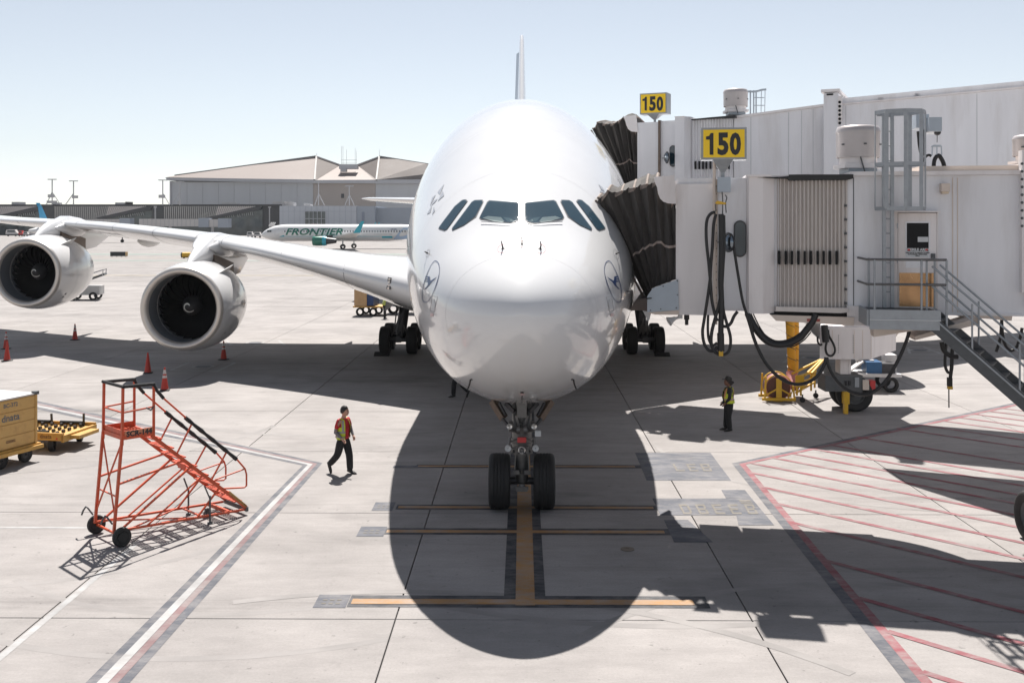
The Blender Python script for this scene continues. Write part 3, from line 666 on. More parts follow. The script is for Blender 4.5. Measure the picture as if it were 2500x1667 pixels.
# ---- engines
blade_me = None
def engine(X, Y, Z):
    global blade_me
    ax = Vector((0, 1, 0)); c = Vector((X, Y, Z)); m_ = MB()
    m_.lathe([(1.79, .16), (1.86, .45), (1.94, .9), (1.99, 1.5), (2.0, 2.1), (1.96, 2.8), (1.86, 3.5), (1.72, 4.1), (1.58, 4.6), (1.55, 4.6), (1.5, 3.6)], c, ax, 64, caps=False)
    en = part('engine', m_, M_white, plane, smooth=50)
    m_ = MB(); m_.lathe([(1.80, .17), (1.775, .10), (1.73, .035), (1.67, 0), (1.60, .01), (1.54, .05), (1.49, .13), (1.465, .24)], c, ax, 64, caps=False); part('inlet_lip', m_, M_lip, en, smooth=60)
    m_ = MB(); m_.lathe([(1.465, .24), (1.45, .5), (1.47, .95), (1.485, 1.3), (1.485, 1.8)], c, ax, 64, caps=False); part('inlet_liner', m_, M_liner, en, smooth=60)
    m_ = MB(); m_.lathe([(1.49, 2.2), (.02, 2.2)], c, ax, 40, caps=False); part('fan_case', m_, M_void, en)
    m_ = MB(); m_.lathe([(1.482, 1.28), (1.462, 1.29), (1.462, 1.33), (1.482, 1.34)], c, ax, 64, caps=False); part('liner_ring', m_, M_steel, en, smooth=60)
    m_ = MB(); m_.lathe([(.01, .86), (.08, .90), (.2, 1.02), (.32, 1.22), (.42, 1.45), (.47, 1.6), (.40, 1.7)], c, ax, 32, caps=False); part('spinner', m_, M_dark, en, smooth=60)
    m_ = MB(); pr_ = curve([(.01, .86), (.08, .90), (.2, 1.02), (.32, 1.22), (.42, 1.45)]); vs_ = []
    N = 26
    for k in range(N + 1):
        a = .6 + k / N * 5.0; r_ = .10 + .16 * k / N; wd = .012 + .03 * math.sin(math.pi * min(1, k / N * 1.02))
        for rr_ in (r_ - wd, r_ + wd): vs_.append(c + Vector((rr_ * math.cos(a), pr_(max(.01, rr_)) - .012, rr_ * math.sin(a))))
    m_.add(vs_, [(2 * k, 2 * k + 1, 2 * k + 3, 2 * k + 2) for k in range(N)]); part('spinner_spiral', m_, mat('spinner_white', (.7, .7, .66), .5), en)
    if blade_me is None:
        m_ = MB(); rg = []
        for k in range(8):
            u = k / 7; r_ = .40 + 1.05 * u; tw = .45 + .65 * u; ch = .34 + .12 * math.sin(u * 2.2); lean = .10 * math.sin(u * math.pi) - .14 * u
            rg.append([Vector((r_ * math.cos(lean) + 0, 1.55 + s_ * ch * math.cos(tw) - .10 * math.sin(u * 3), r_ * math.sin(lean) + s_ * ch * math.sin(tw))) + Vector((0, 0, t_)) for s_, t_ in ((-.5, 0), (0, .022), (.5, 0), (0, -.022))])
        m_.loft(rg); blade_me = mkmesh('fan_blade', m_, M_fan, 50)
    for k in range(24):
        o = bpy.data.objects.new('fan_blade', blade_me); COL.objects.link(o); o.parent = en
        o.matrix_local = XF[en].inverted() @ Matrix.Translation(c) @ Matrix.Rotation(2 * math.pi * k / 24, 4, 'Y')
    m_ = MB(); m_.lathe([(1.15, 3.4), (1.12, 4.6), (.98, 5.4), (.72, 6.2), (.66, 6.2), (.6, 5.6)], c, ax, 40, caps=False); part('core_cowl', m_, M_brown, en, smooth=50)
    m_ = MB(); m_.lathe([(.5, 5.8), (.35, 6.6), (.05, 7.3)], c, ax, 24); part('exhaust_cone', m_, M_brown, en, smooth=50)
    # strake on the inboard shoulder
    sg = 1 if X < 0 else -1; a0 = R(48)
    rad = lambda r_, y: c + Vector((sg * math.cos(a0) * r_, y, math.sin(a0) * r_))
    m_ = MB(); m_.prism([rad(1.9, .95), rad(1.97, 2.3), rad(2.42, 2.3), rad(2.3, 2.0)], Vector((-math.sin(a0) * sg, 0, math.cos(a0))) * .03); part('nacelle_strake', m_, M_whitem, en)
    # cowl seam and small notices low on the side
    for yy in (1.62, 3.0):
        m_ = MB(); r_ = 2.003 if yy < 2 else 1.942
        m_.loft([[c + Vector((math.cos(a) * r_ , yy + d, math.sin(a) * r_)) for a in [R(-100 + 4 * i) for i in range(71)]] for d in (0, .02)], caps=False, ring_closed=False); part('cowl_seam', m_, M_greyp, en)
    for a in (-42, -36):
        m_ = MB(); aa = R(a); p = c + Vector((sg * math.cos(aa) * 1.965, 1.1, math.sin(aa) * 1.965)); m_.box(p, (.02, .11, .09), ((sg * math.cos(aa), 0, math.sin(aa)), (0, 1, 0), (-math.sin(aa) * sg, 0, math.cos(aa)))); part('cowl_notice', m_, M_seam, en)
    # pylon
    Xa = abs(X); Yl, zl = fLE(Xa), fLz(Xa); m_ = MB()
    prof = [(Y + .9, Z + 1.86, Z + 1.78, .06), (Y + 1.6, Z + 2.22, Z + 1.85, .22), (Y + 2.4, Z + 2.55, Z + 1.8, .34), (Yl - .2, zl + .18, Z + 1.6, .42), (Yl + .8, zl + .42, Z + 1.35, .46), (Yl + 2.2, zl + .3, Z + 1.0, .46), (Yl + 4.2, zl - .1, Z + 1.15, .40), (Yl + 6.5, zl - .3, zl - .75, .26), (Yl + 8, zl - .45, zl - .6, .08)]
    m_.loft([[Vector((X + w_ * sx, y, zb + (zt - zb) * k)) for sx, k in ((-.75, 0), (.75, 0), (1, .35), (1, .75), (.6, 1), (-.6, 1), (-1, .75), (-1, .35))] for y, zt, zb, w_ in prof])
    part('pylon', m_, M_white, en, smooth=40)
    m_ = MB(); m_.loft([[Vector((X + sx * .475, y, zb + (zt - zb) * k)) for sx, k in ((-1, 0), (1, 0), (1, 1), (-1, 1))] for y, zt, zb in ((Yl - .6, Z + 2.2, Z + 1.5), (Yl + 1.0, Z + 1.95, Z + 1.1), (Yl + 2.4, Z + 1.7, Z + .9))]); part('heat_shield', m_, M_brown, en)
    for sx in (-1, 1):                                       # fairing where the pylon joins the leading edge
        m_ = MB(); m_.loft([[Vector((X + sx * (.35 + .55 * math.sin(math.pi * k) * (.5 + .5 * math.cos(a * .524))), Yl - 1.2 + 4.4 * k, zl - .25 + .52 * math.sin(math.pi * k) * math.sin(a * .524))) for a in range(12)] for k in (.02, .15, .35, .55, .8, .98)]); part('pylon_fairing', m_, M_white, en, smooth=50)
    return en
ENG = [(14.62, 42.5, 2.95), (25.75, 51.4, 4.0)]
for X, Y, Z in ENG: engine(-X, Y, Z); engine(X, Y, Z)

# ---- tail
m_ = MB(); zt = P(1272, 88, 84).z
def fsec(z, yl, yt, t, dx=0.0, u0=0.0, u1=1.0):
    c = yt - yl; o = []
    prof = [(0, 0), (.01, .3), (.04, .6), (.12, .9), (.3, 1), (.5, .9), (.72, .6), (1, .12)]
    prof = [p for p in prof if u0 <= p[0] <= u1] 
    for u, v in prof: o.append(Vector((v * t / 2 + dx * max(0, u - .7), yl + u * c, z)))
    for u, v in reversed(prof[1:]): o.append(Vector((-v * t / 2 + dx * max(0, u - .7), yl + u * c, z)))
    return o
m_.loft([fsec(z, yl, yt, t, 0, 0, .75) for z, yl, yt, t in ((9.6, 66, 83, 1.05), (11, 68.4, 83.6, .84), (16, 75, 85.7, .66), (zt - .6, 82.6, 88, .42), (zt, 83.6, 88.2, .34))])
part('tail_fin', m_, M_white, plane, smooth=40)
m_ = MB()
for z0, z1, f0 in ((10.2, zt - .9, 0),):
    rg = []
    for k in range(6):
        z = z0 + (z1 - z0) * k / 5; u = (z - 9.6) / (zt - 9.6); yl = 66 + (83.6 - 66) * u; yt = 83 + 5.2 * u; c = yt - yl; t = .62 - .36 * u
        h0 = yl + .735 * c; rg.append([Vector((-t / 2, h0, z)), Vector((t / 2, h0, z)), Vector((-.10 * c * .3 - .25, yt, z)), Vector((-.10 * c * .3 - .31, yt, z))])
    m_.loft(rg)
part('rudder', m_, mat('rudder_blue_grey', (.42, .50, .58), .4), plane, smooth=30)
for sg in (-1, 1):
    m_ = MB(); rg = []
    for X, yl, yt, z, t in ((.5, 74, 86.5, 8.1, 1.0), (5, 78.2, 88, 8.25, .8), (10, 83.2, 90, 8.5, .55), (13.4, 86.4, 91.2, 8.66, .34), (14.2, 88, 91.4, 8.7, .12)):
        c = yt - yl; rg.append([Vector((sg * X, yl + u * c, z + v * t)) for u, v in AF])
    m_.loft(rg); part('tailplane', m_, M_white, plane, smooth=50)

# ---- landing gear
def tyre_mb(c, r, wd, ax=(1, 0, 0)):
    m_ = MB(); h = wd / 2
    pr_ = [(r * .56, -h * .72), (r * .70, -h * .92), (r * .84, -h), (r * .93, -h * .93), (r * .975, -h * .80), (r * .992, -h * .62)]
    for g in (-.46, -.16, .16, .46): pr_ += [(r, h * (g - .035)), (r * .975, h * (g - .025)), (r * .975, h * (g + .025)), (r, h * (g + .035))]
    pr_ += [(a, -b) for a, b in reversed(pr_[:6])]
    m_.lathe(pr_, Vector(c), ax, 40, caps=False); return m_
def rim_mb(c, r, wd, ax=(1, 0, 0)):
    m_ = MB(); h = wd / 2; m_.lathe([(r * .58, -h * .70), (r * .50, -h * .55), (r * .46, -h * .35), (r * .16, -h * .45), (r * .14, -h * .8), (.02, -h * .85), (.02, h * .85), (r * .14, h * .8), (r * .16, h * .45), (r * .46, h * .35), (r * .50, h * .55), (r * .58, h * .70)], Vector(c), ax, 28, caps=False); return m_
ngY = 23.3
m_ = MB(); m_.cyl((0, ngY, .62), (0, ngY - .02, 1.35), .155, 20); m_.cyl((0, ngY - .02, 1.35), (0, ngY - .05, 3.0), .23, 20)
for z in (1.28, 1.38, 1.5, 1.6): m_.cyl((0, ngY - .02, z), (0, ngY - .02, z + .05), .255 if z != 1.38 else .275, 20)
m_.bx(-.30, .30, ngY - .36, ngY - .05, 1.84, 2.04); m_.bx(-.11, .11, ngY - .5, ngY, 2.2, 2.75)
ng = part('nose_gear', m_, M_steel, plane, smooth=40)
m_ = MB(); m_.cyl((-.62, ngY, .635), (.62, ngY, .635), .085, 14); part('axle', m_, M_dark, ng, smooth=40)
for sg in (-1, 1):
    part('tyre', tyre_mb((sg * .52, ngY, .63), .635, .50), M_black, ng, smooth=50); part('rim', rim_mb((sg * .52, ngY, .63), .635, .5), M_steel, ng, smooth=40)
def NG(x, y): return (1120 + x / 4.613, 940 + y / 4.613)
def ngp(x, y, Y=22.45): return P(*NG(x, y), Y + .4)
for sg in (0, 1):
    X = (lambda x: 1420 - x) if sg else (lambda x: x)
    m_ = MB(); m_.bar(ngp(X(372), 180, 22.9), ngp(X(500), 385, 22.7), .09, .14); m_.bar(ngp(X(405), 195, 22.97), ngp(X(520), 370, 22.80), .03, .20); part('gear_door', m_, M_brown, ng)
    m_ = MB(); m_.bar(ngp(X(490), 375, 22.6), ngp(X(560), 465, 22.5), .055); m_.bar(ngp(X(530), 200, 22.8), ngp(X(625), 300, 22.6), .06, .1); m_.bar(ngp(X(455), 200, 22.8), ngp(X(530), 340, 22.7), .05); part('drag_brace', m_, M_dark, ng)
    for (x, y, r_, nm) in ((572, 466, .065, 'taxi_light'), (555, 713, .075, 'turn_light')):
        c = ngp(X(x), y, 22.3); m_ = MB(); m_.lathe([(r_ * .5, .16), (r_ * .9, .08), (r_, 0), (r_ * .93, -.012), (.01, .02)], c, (0, 1, 0), 20, caps=False); m_.cur = 0
        part(nm, m_, M_lens if nm == 'taxi_light' else M_greyp, ng, smooth=40)
    m_ = MB()
    m_.bar(ngp(X(560), 500, 22.4), ngp(X(650), 520, 22.5), .06); m_.bar(ngp(X(575), 590, 22.42), ngp(X(560), 680, 22.38), .045); m_.bar(ngp(X(600), 740, 22.4), ngp(X(660), 735, 22.5), .05); m_.bar(ngp(X(590), 640, 22.4), ngp(X(665), 612, 22.45), .04)
    m_.bar(ngp(X(615), 210, 22.7), ngp(X(640), 520, 22.5), .07); m_.bar(ngp(X(650), 340, 22.5), ngp(X(690), 480, 22.45), .06); m_.bar(ngp(X(640), 690, 22.4), ngp(X(650), 770, 22.4), .06); m_.cyl(ngp(X(650), 500, 22.35), ngp(X(690), 500, 22.35), .1, 14)
    m_.bar(ngp(X(630), 950, 22.6), ngp(X(640), 760, 22.6), .03); m_.bar(ngp(X(620), 985, 22.55), ngp(X(690), 975, 22.5), .09)
    part('linkage', m_, M_steel, ng)
m_ = MB(); c = ngp(710, 616, 22.25); m_.box(c, (.20, .06, .115)); part('warning_box', m_, M_redp, ng)
m_ = MB(); c = ngp(892, 543, 22.3); m_.box(c, (.14, .08, .125)); part('junction_box', m_, M_greyp, ng)
m_ = MB(); c = ngp(710, 734, 22.2); m_.lathe([(.05, .10), (.082, .04), (.085, 0), (.075, -.01), (.01, .03)], c, (0, 1, 0), 20, caps=False); part('taxi_light', m_, M_lens, ng, smooth=40)
m_ = MB()
for dx in (-.05, 0, .05): m_.bar(c + Vector((dx * .9, -.015, -.06)), c + Vector((dx * .1, -.015, .06)), .014)
part('lamp_guard', m_, M_dark, ng)
m_ = MB(); m_.bar(ngp(640, 1158, 22.3), ngp(785, 1158, 22.3), .07); m_.bar(ngp(650, 1185, 22.3), ngp(775, 1185, 22.3), .05); m_.cyl(ngp(710, 1120, 22.4), ngp(710, 1190, 22.35), .08, 12); part('towing_fitting', m_, M_steel, ng)
def main_gear(X, Y, six, lean):
    m_ = MB(); m_.cyl((X, Y, .9), (X + lean, Y, 4.6), .27, 18); m_.cyl((X, Y, .6), (X, Y, 1.6), .20, 18); m_.bar((X, Y - 1.0, .72), (X, Y + 1.0, .72), .26, .3)
    m_.bar((X + lean * .5, Y - 1.5, 4.0), (X, Y - .1, 1.9), .14); m_.bar((X - .5, Y - .2, 3.6), (X, Y, 2.0), .1); m_.bar((X + .12, Y - .4, 1.0), (X + .3, Y - .35, 2.6), .07); m_.bar((X - .3, Y - .35, 1.05), (X - .1, Y - .3, 2.9), .06)
    g = part('main_gear', m_, M_dark, plane, smooth=40)
    for dy in ((-1.7, 0, 1.7) if six else (-.85, .85)):
        m_ = MB(); m_.cyl((X - .95, Y + dy, .70), (X + .95, Y + dy, .70), .11, 12); part('axle', m_, M_dark, g, smooth=40)
        for sg in (-1, 1): part('tyre', tyre_mb((X + sg * .68, Y + dy, .69), .695, .52), M_black, g, smooth=50); part('rim', rim_mb((X + sg * .68, Y + dy, .69), .695, .52), M_steel, g, smooth=40)
    m_ = MB()
    for k in range(9): m_.bar((X - .35 + .08 * k, Y - .9 + .05 * k, .9 + .1 * (k % 3)), (X - .2 + .05 * k, Y - .5, 1.4 + .12 * (k % 4)), .04)
    part('hydraulic_line', m_, M_steel, g); return g
for sg in (-1, 1):
    g = main_gear(sg * 6.23, 51.2, False, -sg * .5)
    m_ = MB(); m_.prism([(sg * 6.95, 50.6, 2.1), (sg * 6.75, 52.6, 2.3), (sg * 6.4, 52.9, 4.6), (sg * 6.5, 50.2, 4.6)], (sg * .05, 0, 0)); part('gear_door', m_, M_greyp, g)
    main_gear(sg * 2.63, 54.6, True, 0)

# ================================================================== BOARDING BRIDGES
M_bw = mat('bridge_white', (0.75, 0.71, 0.70), 0.5, var=0.08, scale=1.6, stretch=(1, 1, .14), dirt=(.42, .35, .31), dirt_amt=.45, dscale=1.5)
M_bg = mat('bridge_grey', (0.73, 0.725, 0.745), 0.5, var=0.08, scale=1.6, stretch=(1, 1, .14), dirt=(.42, .38, .35), dirt_amt=.38, dscale=1.1)
M_bblue = mat('bridge_blue_grey', (0.40, 0.45, 0.50), 0.5, var=0.1, scale=2)
M_corr = mat('corrugated_curtain', (0.60, 0.555, 0.52), 0.5, var=0.10, scale=3, stretch=(1, 1, .2))
M_can = mat('canopy_fabric', (0.060, 0.054, 0.050), 0.85, var=0.4, scale=3, bump=.5, bscale=14, stretch=(1, 1, .4))
M_canedge = mat('canopy_worn_edge', (0.23, 0.185, 0.16), 0.85, var=0.45, scale=9)
M_strap = mat('canopy_strap', (0.40, 0.33, 0.29), 0.8, var=.2, scale=10)
M_beige = mat('bridge_beige', (0.62, 0.53, 0.46), 0.55, var=0.08, scale=2)
M_galv = mat('galvanised_steel', (0.33, 0.35, 0.37), 0.5, 0.35, var=0.15, scale=8)
M_galvd = mat('dark_galvanised', (0.10, 0.105, 0.11), 0.55, 0.3, var=0.2, scale=8)
M_signy = mat('sign_yellow', (0.92, 0.60, 0.012), 0.4)
M_signk = mat('sign_black', (0.02, 0.02, 0.022), 0.5)
M_cable = mat('black_cable', (0.014, 0.014, 0.015), 0.5)
M_fanm = mat('fan_housing', (0.46, 0.42, 0.41), 0.35, 0.3, var=0.08, scale=3)
M_yel = mat('equipment_yellow', (0.62, 0.36, 0.02), 0.45, var=0.12, scale=6)
M_bronze = mat('kick_plate', (0.50, 0.30, 0.16), 0.22, 0.9, var=.2, scale=5)
M_mirror = mat('mirror', (0.20, 0.23, 0.26), 0.05, 0.9)

class Frame:
    """a bridge's own axes: u along its near face, v away from the camera, z up"""
    def __init__(s, O, ang): s.O = Vector(O); s.d = Vector((math.cos(ang), -math.sin(ang), 0)); s.n = Vector((math.sin(ang), math.cos(ang), 0)); s.z = Vector((0, 0, 1))
    def p(s, u, v, z): return Vector((s.O.x, s.O.y, 0)) + s.d * u + s.n * v + Vector((0, 0, z))
    def uz(s, x, y, v=0.0):
        r_ = ray(x, y); o = Vector((s.O.x, s.O.y, 0)) + s.n * v; t = (o - CAM).dot(s.n) / r_.dot(s.n); q = CAM + r_ * t; return (q - o).dot(s.d), q.z
    def at(s, x, y, v=0.0): u, z = s.uz(x, y, v); return s.p(u, v, z)
    def box(s, m_, u0, u1, v0, v1, z0, z1): return m_.box(s.p((u0 + u1) / 2, (v0 + v1) / 2, (z0 + z1) / 2), (abs(u1 - u0), abs(v1 - v0), abs(z1 - z0)), (s.d, s.n, s.z))
    def pbox(s, m_, x0, x1, y0, y1, v0, v1):
        """picture rectangle on the plane v0, carried back to v1"""
        u0, z1 = s.uz(x0, y0, v0); u1, z0 = s.uz(x1, y1, v0); zz = s.uz(x0, y1, v0)[1]; zt = s.uz(x1, y0, v0)[1]
        return s.box(m_, u0, u1, v0, v1, (z0 + zz) / 2, (z1 + zt) / 2)
    def quad(s, m_, pts, v0, v1): 
        q = [s.at(x, y, v0) for x, y in pts]; return m_.prism(q, s.n * (v1 - v0))

def fan_unit(name_lbl, base, r_, hh, group='roof fans on the boarding bridges'):
    t = thing('roof_fan', name_lbl, 'roof fan', base, 0, group); m_ = MB(); k = r_ / .59
    m_.lathe([(.50 * k, 0), (.50 * k, .06)], (0, 0, 0), (0, 0, 1), 4); part('fan_plinth', MB().box((0, 0, hh * .05), (r_ * 1.35, r_ * 1.35, hh * .1)), M_bblue, t, local=True)
    part('fan_curb', MB().box((0, 0, hh * .145), (r_ * 1.78, r_ * 1.78, hh * .09)), M_bw, t, local=True)
    m_ = MB(); m_.lathe([(r_ * .86, hh * .18), (r_ * .86, hh * .36)], n=32); part('fan_throat', m_, M_bw, t, smooth=40, local=True)
    m_ = MB(); m_.lathe([(r_ * .97, hh * .33), (r_ * .99, hh * .33), (r_ * 1.0, hh * .86), (r_ * .96, hh * .86)], n=40, caps=False); part('fan_shroud', m_, M_fanm, t, smooth=40, local=True)
    m_ = MB(); m_.lathe([(r_ * 1.02, hh * .855), (r_ * 1.02, hh * .88), (r_ * .99, hh * .93), (r_ * .93, hh * .985), (r_ * .8, hh), (.01, hh)], n=40); part('fan_cap', m_, M_fanm, t, smooth=50, local=True)
    m_ = MB(); m_.bar((-r_ * .2, -r_ * .95, hh * .33), (-r_ * .02, -r_ * 1.0, hh * .02), .03); part('fan_conduit', m_, M_galvd, t, local=True)
    for a in (-150, -90, -30, 60):
        m_ = MB(); m_.box((math.cos(R(a)) * r_ * 1.01, math.sin(R(a)) * r_ * 1.01, hh * .6), (.05, .05, .03)); part('fan_clip', m_, M_galvd, t, local=True)
    return t

def digits(F, par, x0, x1, y0, y1, v, body, th):
    u0, z1 = F.uz(x0, y0, v); u1, z0 = F.uz(x1, y1, v); tm = text_mb(body, 1.0, .045, spacing=.98)
    bx = [p.x for p in tm.v]; bz = [p.z for p in tm.v]; sx = (u1 - u0) / (max(bx) - min(bx)); sz = (z1 - z0) / (max(bz) - min(bz)); cx, cz = (max(bx) + min(bx)) / 2, (max(bz) + min(bz)) / 2
    m_ = MB(); m_.add([F.p((u0 + u1) / 2 + (p.x - cx) * sx, v - th, (z0 + z1) / 2 + (p.z - cz) * sz) for p in tm.v], tm.f); return m_

def gate_sign(F, v, face, box_left, neck, label, depth):
    """face = yellow panel in the picture (x0, x1, y0, y1)"""
    x0, x1, y0, y1 = face; u0, z1 = F.uz(x0, y0, v); u1, z0 = F.uz(x1, y1, v); base = F.p((u0 + u1) / 2 - .02, v + depth / 2, F.uz(*neck, v)[1])
    t = thing('gate_sign', label, 'sign', base, 0, 'gate number signs on the bridges'); fr = .045
    m_ = MB(); F.box(m_, u0 - fr, u1 + fr, v + .02, v + depth, z0 - fr, z1 + fr); part('sign_box', m_, M_galv, t)
    m_ = MB(); F.box(m_, u0, u1, v + .004, v + .02, z0, z1); part('sign_face', m_, M_signy, t)
    m_ = MB(); F.box(m_, u0 - fr - .012, u0 - fr, v + .12, v + depth - .06, z0, z1); part('sign_side_face', m_, mat('sign_cream', (.62, .56, .42), .5, var=.1), t)
    w_ = x1 - x0; h_ = y1 - y0
    one = [(.066, .36), (.066, .245), (.14, .225), (.18, .115), (.245, .115), (.245, .915), (.155, .915), (.155, .36)]
    m_ = MB(); m_.prism([F.at(x0 + w_ * a, y0 + h_ * b, v - .001) for a, b in one], F.n * -.002); part('digit', m_, M_signk, t)
    for k_, (ch, a, b) in enumerate((('5', .345, .61), ('0', .64, .91))):
        part('digit', digits(F, t, x0 + w_ * a, x0 + w_ * b, y0 + h_ * .10, y0 + h_ * .93, v, ch, .002), M_signk, t, recalc=False)
    zt = z0 - fr; zb = F.uz(*neck, v)[1]; um = (u0 + u1) / 2 - .02 * (u1 - u0); hw = (u1 - u0) * .25; zc = zt - (zt - zb) * .62; m_ = MB()
    m_.loft([[F.p(um + a * hw, v + depth / 2 + b * depth * .42, zt) for a, b in ((-1, -1), (1, -1), (1, 1), (-1, 1))], [F.p(um + a * .05, v + depth / 2 + b * .05, zc) for a, b in ((-1, -1), (1, -1), (1, 1), (-1, 1))]]); part('sign_bracket', m_, M_galv, t)
    m_ = MB(); m_.cyl(F.p(um, v + depth / 2, zc + .1), F.p(um, v + depth / 2, zb), .045, 12); part('sign_post', m_, M_galv, t)
    return t

def corrugated(F, m_, x0, x1, y0, y1, v0, bulge, nrib, depth, vend):
    """upright corrugated curtain following a shallow drum"""
    u0, zt = F.uz(x0, y0, v0); u1, zb = F.uz(x1, y1, v0); top, bot = [], []; N = nrib * 4
    for i in range(N + 1):
        t = i / N; u = u0 + (u1 - u0) * t; v = v0 - bulge * math.sin(math.pi * (.12 + .76 * t)) + (0, depth * .9, depth, depth * .15)[i % 4]
        top.append(F.p(u, v, zt)); bot.append(F.p(u, v, zb))
    return m_.loft([top, bot], caps=False, ring_closed=False)

def bellows(par, tops, bots, F, depth_v, amp, strap):
    """folded fabric hood between a cab and the skin of the aircraft: near wall, roof and far wall"""
    n = len(tops); m_ = MB(); rows = 9
    grid = []
    for i in range(n):
        col = []
        for k in range(rows):
            t = k / (rows - 1); p = tops[i].lerp(bots[i], t); sag = math.sin(math.pi * t) * .06
            p = p + F.n * ((-amp if i % 2 == 0 else amp) * (1 - .35 * t) * (.35 if i in (0, n - 1) else 1)) + F.d * (sag * (.5 - i / n) + .016 * math.sin(i * 2.3 + k * 1.1) * (0 if i in (0, n - 1) else 1)); col.append(p)
        grid.append(col)
    m_.loft(grid, caps=False, ring_closed=False); part('canopy_side', m_, M_can, par)
    m_ = MB(); g2 = []
    for i in range(n):
        col = []
        for k in range(6):
            t = k / 5; p = grid[i][0] + F.n * (depth_v * t) + Vector((0, 0, .30 * math.sin(math.pi * t) * (1 - abs(i / n - .4)) + (.07 if i % 2 == 0 else -.05) * (1 - t * .3))); col.append(p)
        g2.append(col)
    m_.loft(g2, caps=False, ring_closed=False); part('canopy_roof', m_, M_can, par)
    m_ = MB()
    for i in range(0, n, 2): m_.tube([grid[i][0] + F.n * (depth_v * t) + Vector((0, 0, .05 + .30 * math.sin(math.pi * t) * (1 - abs(i / n - .4)))) for t in (0, .15, .35, .6, .85, 1)], .035, 6)
    for i in range(0, n - 1, 2): m_.add([grid[i][0] + Vector((0, 0, .075)) - F.n * .01, grid[i + 1][0] + Vector((0, 0, -.03)) - F.n * .015, grid[i + 1][0] + Vector((0, 0, -.13)) - F.n * .015, grid[i][0] + Vector((0, 0, .0)) - F.n * .015], [(0, 1, 2, 3)])
    part('canopy_frame', m_, M_canedge, par, smooth=50)
    m_ = MB(); m_.loft([[p + F.n * depth_v for p in c] for c in grid], caps=False, ring_closed=False); part('canopy_side', m_, M_can, par)
    m_ = MB(); m_.loft([[p.lerp(q, .02) - F.d * .03 for p, q in zip(grid[-1], grid[-2])], [p - F.d * .09 - F.n * .02 for p in grid[-1]]], caps=False, ring_closed=False); part('canopy_bumper', m_, M_canedge, par)
    s0, s1, w_ = strap; m_ = MB(); a_, b_ = [], []
    for i in range(n):
        t = s0 + (s1 - s0) * i / (n - 1); k = t * (rows - 1); k0 = int(k); p = grid[i][k0].lerp(grid[i][min(rows - 1, k0 + 1)], k - k0) - F.n * .03
        a_.append(p + Vector((0, 0, w_))); b_.append(p - Vector((0, 0, w_)))
    m_.loft([a_[:-2], b_[:-2]], caps=False, ring_closed=False); part('canopy_strap', m_, M_strap, par)
    return grid

# ---------------------------------------------------------------- front bridge
F1 = Frame((3.45, 21.9), R(9.5))
def z6(x, y): return (1440 + x / 3.4087, 420 + y / 3.4087)
def z7(x, y): return (1860 + x / 3.675, 200 + y / 3.675)
def z8(x, y): return (1860 + x / 2.903, 480 + y / 2.903)
b1 = thing('boarding_bridge', 'nearer white boarding bridge with dark folded canopy, service door and stairs', 'boarding bridge', F1.p(3, 1.5, 0), 0, 'boarding bridges at the airliner doors')
DEP = 3.1
m_ = MB(); F1.pbox(m_, 1650, 1745, 449, 769, 0, DEP); part('cab_panel', m_, M_bw, b1)
m_ = MB(); F1.pbox(m_, 1752, 1822, 438, 754, .03, DEP); part('cab_panel', m_, M_bg, b1)
m_ = MB(); F1.pbox(m_, 1745.5, 1751.5, 438, 792, -.05, .12); part('hinge_post', m_, M_beige, b1)
for k in range(16):
    m_ = MB(); q = F1.at(1748.5, 455 + 19 * k, -.055); m_.box(q, (.02, .012, .02)); part('rivet', m_, M_galvd, b1)
m_ = MB(); u0, zt = F1.uz(1822.5, 432); u1, zb = F1.uz(1890, 765); ua = F1.uz(1862, 600)[0]
m_.prism([F1.p(u0, DEP, zb), F1.p(u0, .0, zb), F1.p(u0 + .04, -.16, zb), F1.p(ua, -.16, zb), F1.p(u1, .02, zb), F1.p(u1, DEP, zb)], (0, 0, zt - zb)); part('corner_column', m_, M_bw, b1)
m_ = MB(); F1.pbox(m_, 1822, 1885, 426, 431.5, -.22, DEP); part('column_cap', m_, M_bw, b1)
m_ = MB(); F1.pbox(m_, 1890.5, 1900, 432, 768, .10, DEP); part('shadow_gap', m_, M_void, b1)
m_ = MB(); corrugated(F1, m_, 1897, 2068, 437, 757, .05, .14, 18, .075, DEP); part('corrugated_curtain', m_, M_corr, b1)
m_ = MB(); F1.pbox(m_, 1900, 2066, 439, 755, .22, DEP); part('rotunda_core', m_, M_bg, b1)
for k in range(10):                                              # slots in the curtain with dark glass
    x = 1903 + 15.5 * k; m_ = MB(); F1.pbox(m_, x - 2.2, x + 2.6, 613, 646, -.145 + .055 * (1 - math.sin(math.pi * (.15 + .7 * k / 9))), .03); part('curtain_window', m_, M_void, b1)
for k in range(8):
    m_ = MB(); F1.pbox(m_, 2063, 2068, 500 + 34 * k, 505 + 34 * k, -.03, .04); part('curtain_bracket', m_, M_galvd, b1)
m_ = MB(); F1.quad(m_, [z7(-40, 862), z7(240, 856), z7(245, 832), z7(822, 830), z7(822, 868), z7(770, 880), z7(245, 886), z7(235, 868)], -.18, 1.2); part('drip_edge', m_, mat('black_rubber_sheet', (.02, .02, .02), .6), b1)
m_ = MB(); F1.quad(m_, [z7(-40, 846), z7(430, 825), z7(430, 838), z7(-40, 862)], -.10, 1.2); part('roof_edge', m_, M_bw, b1)
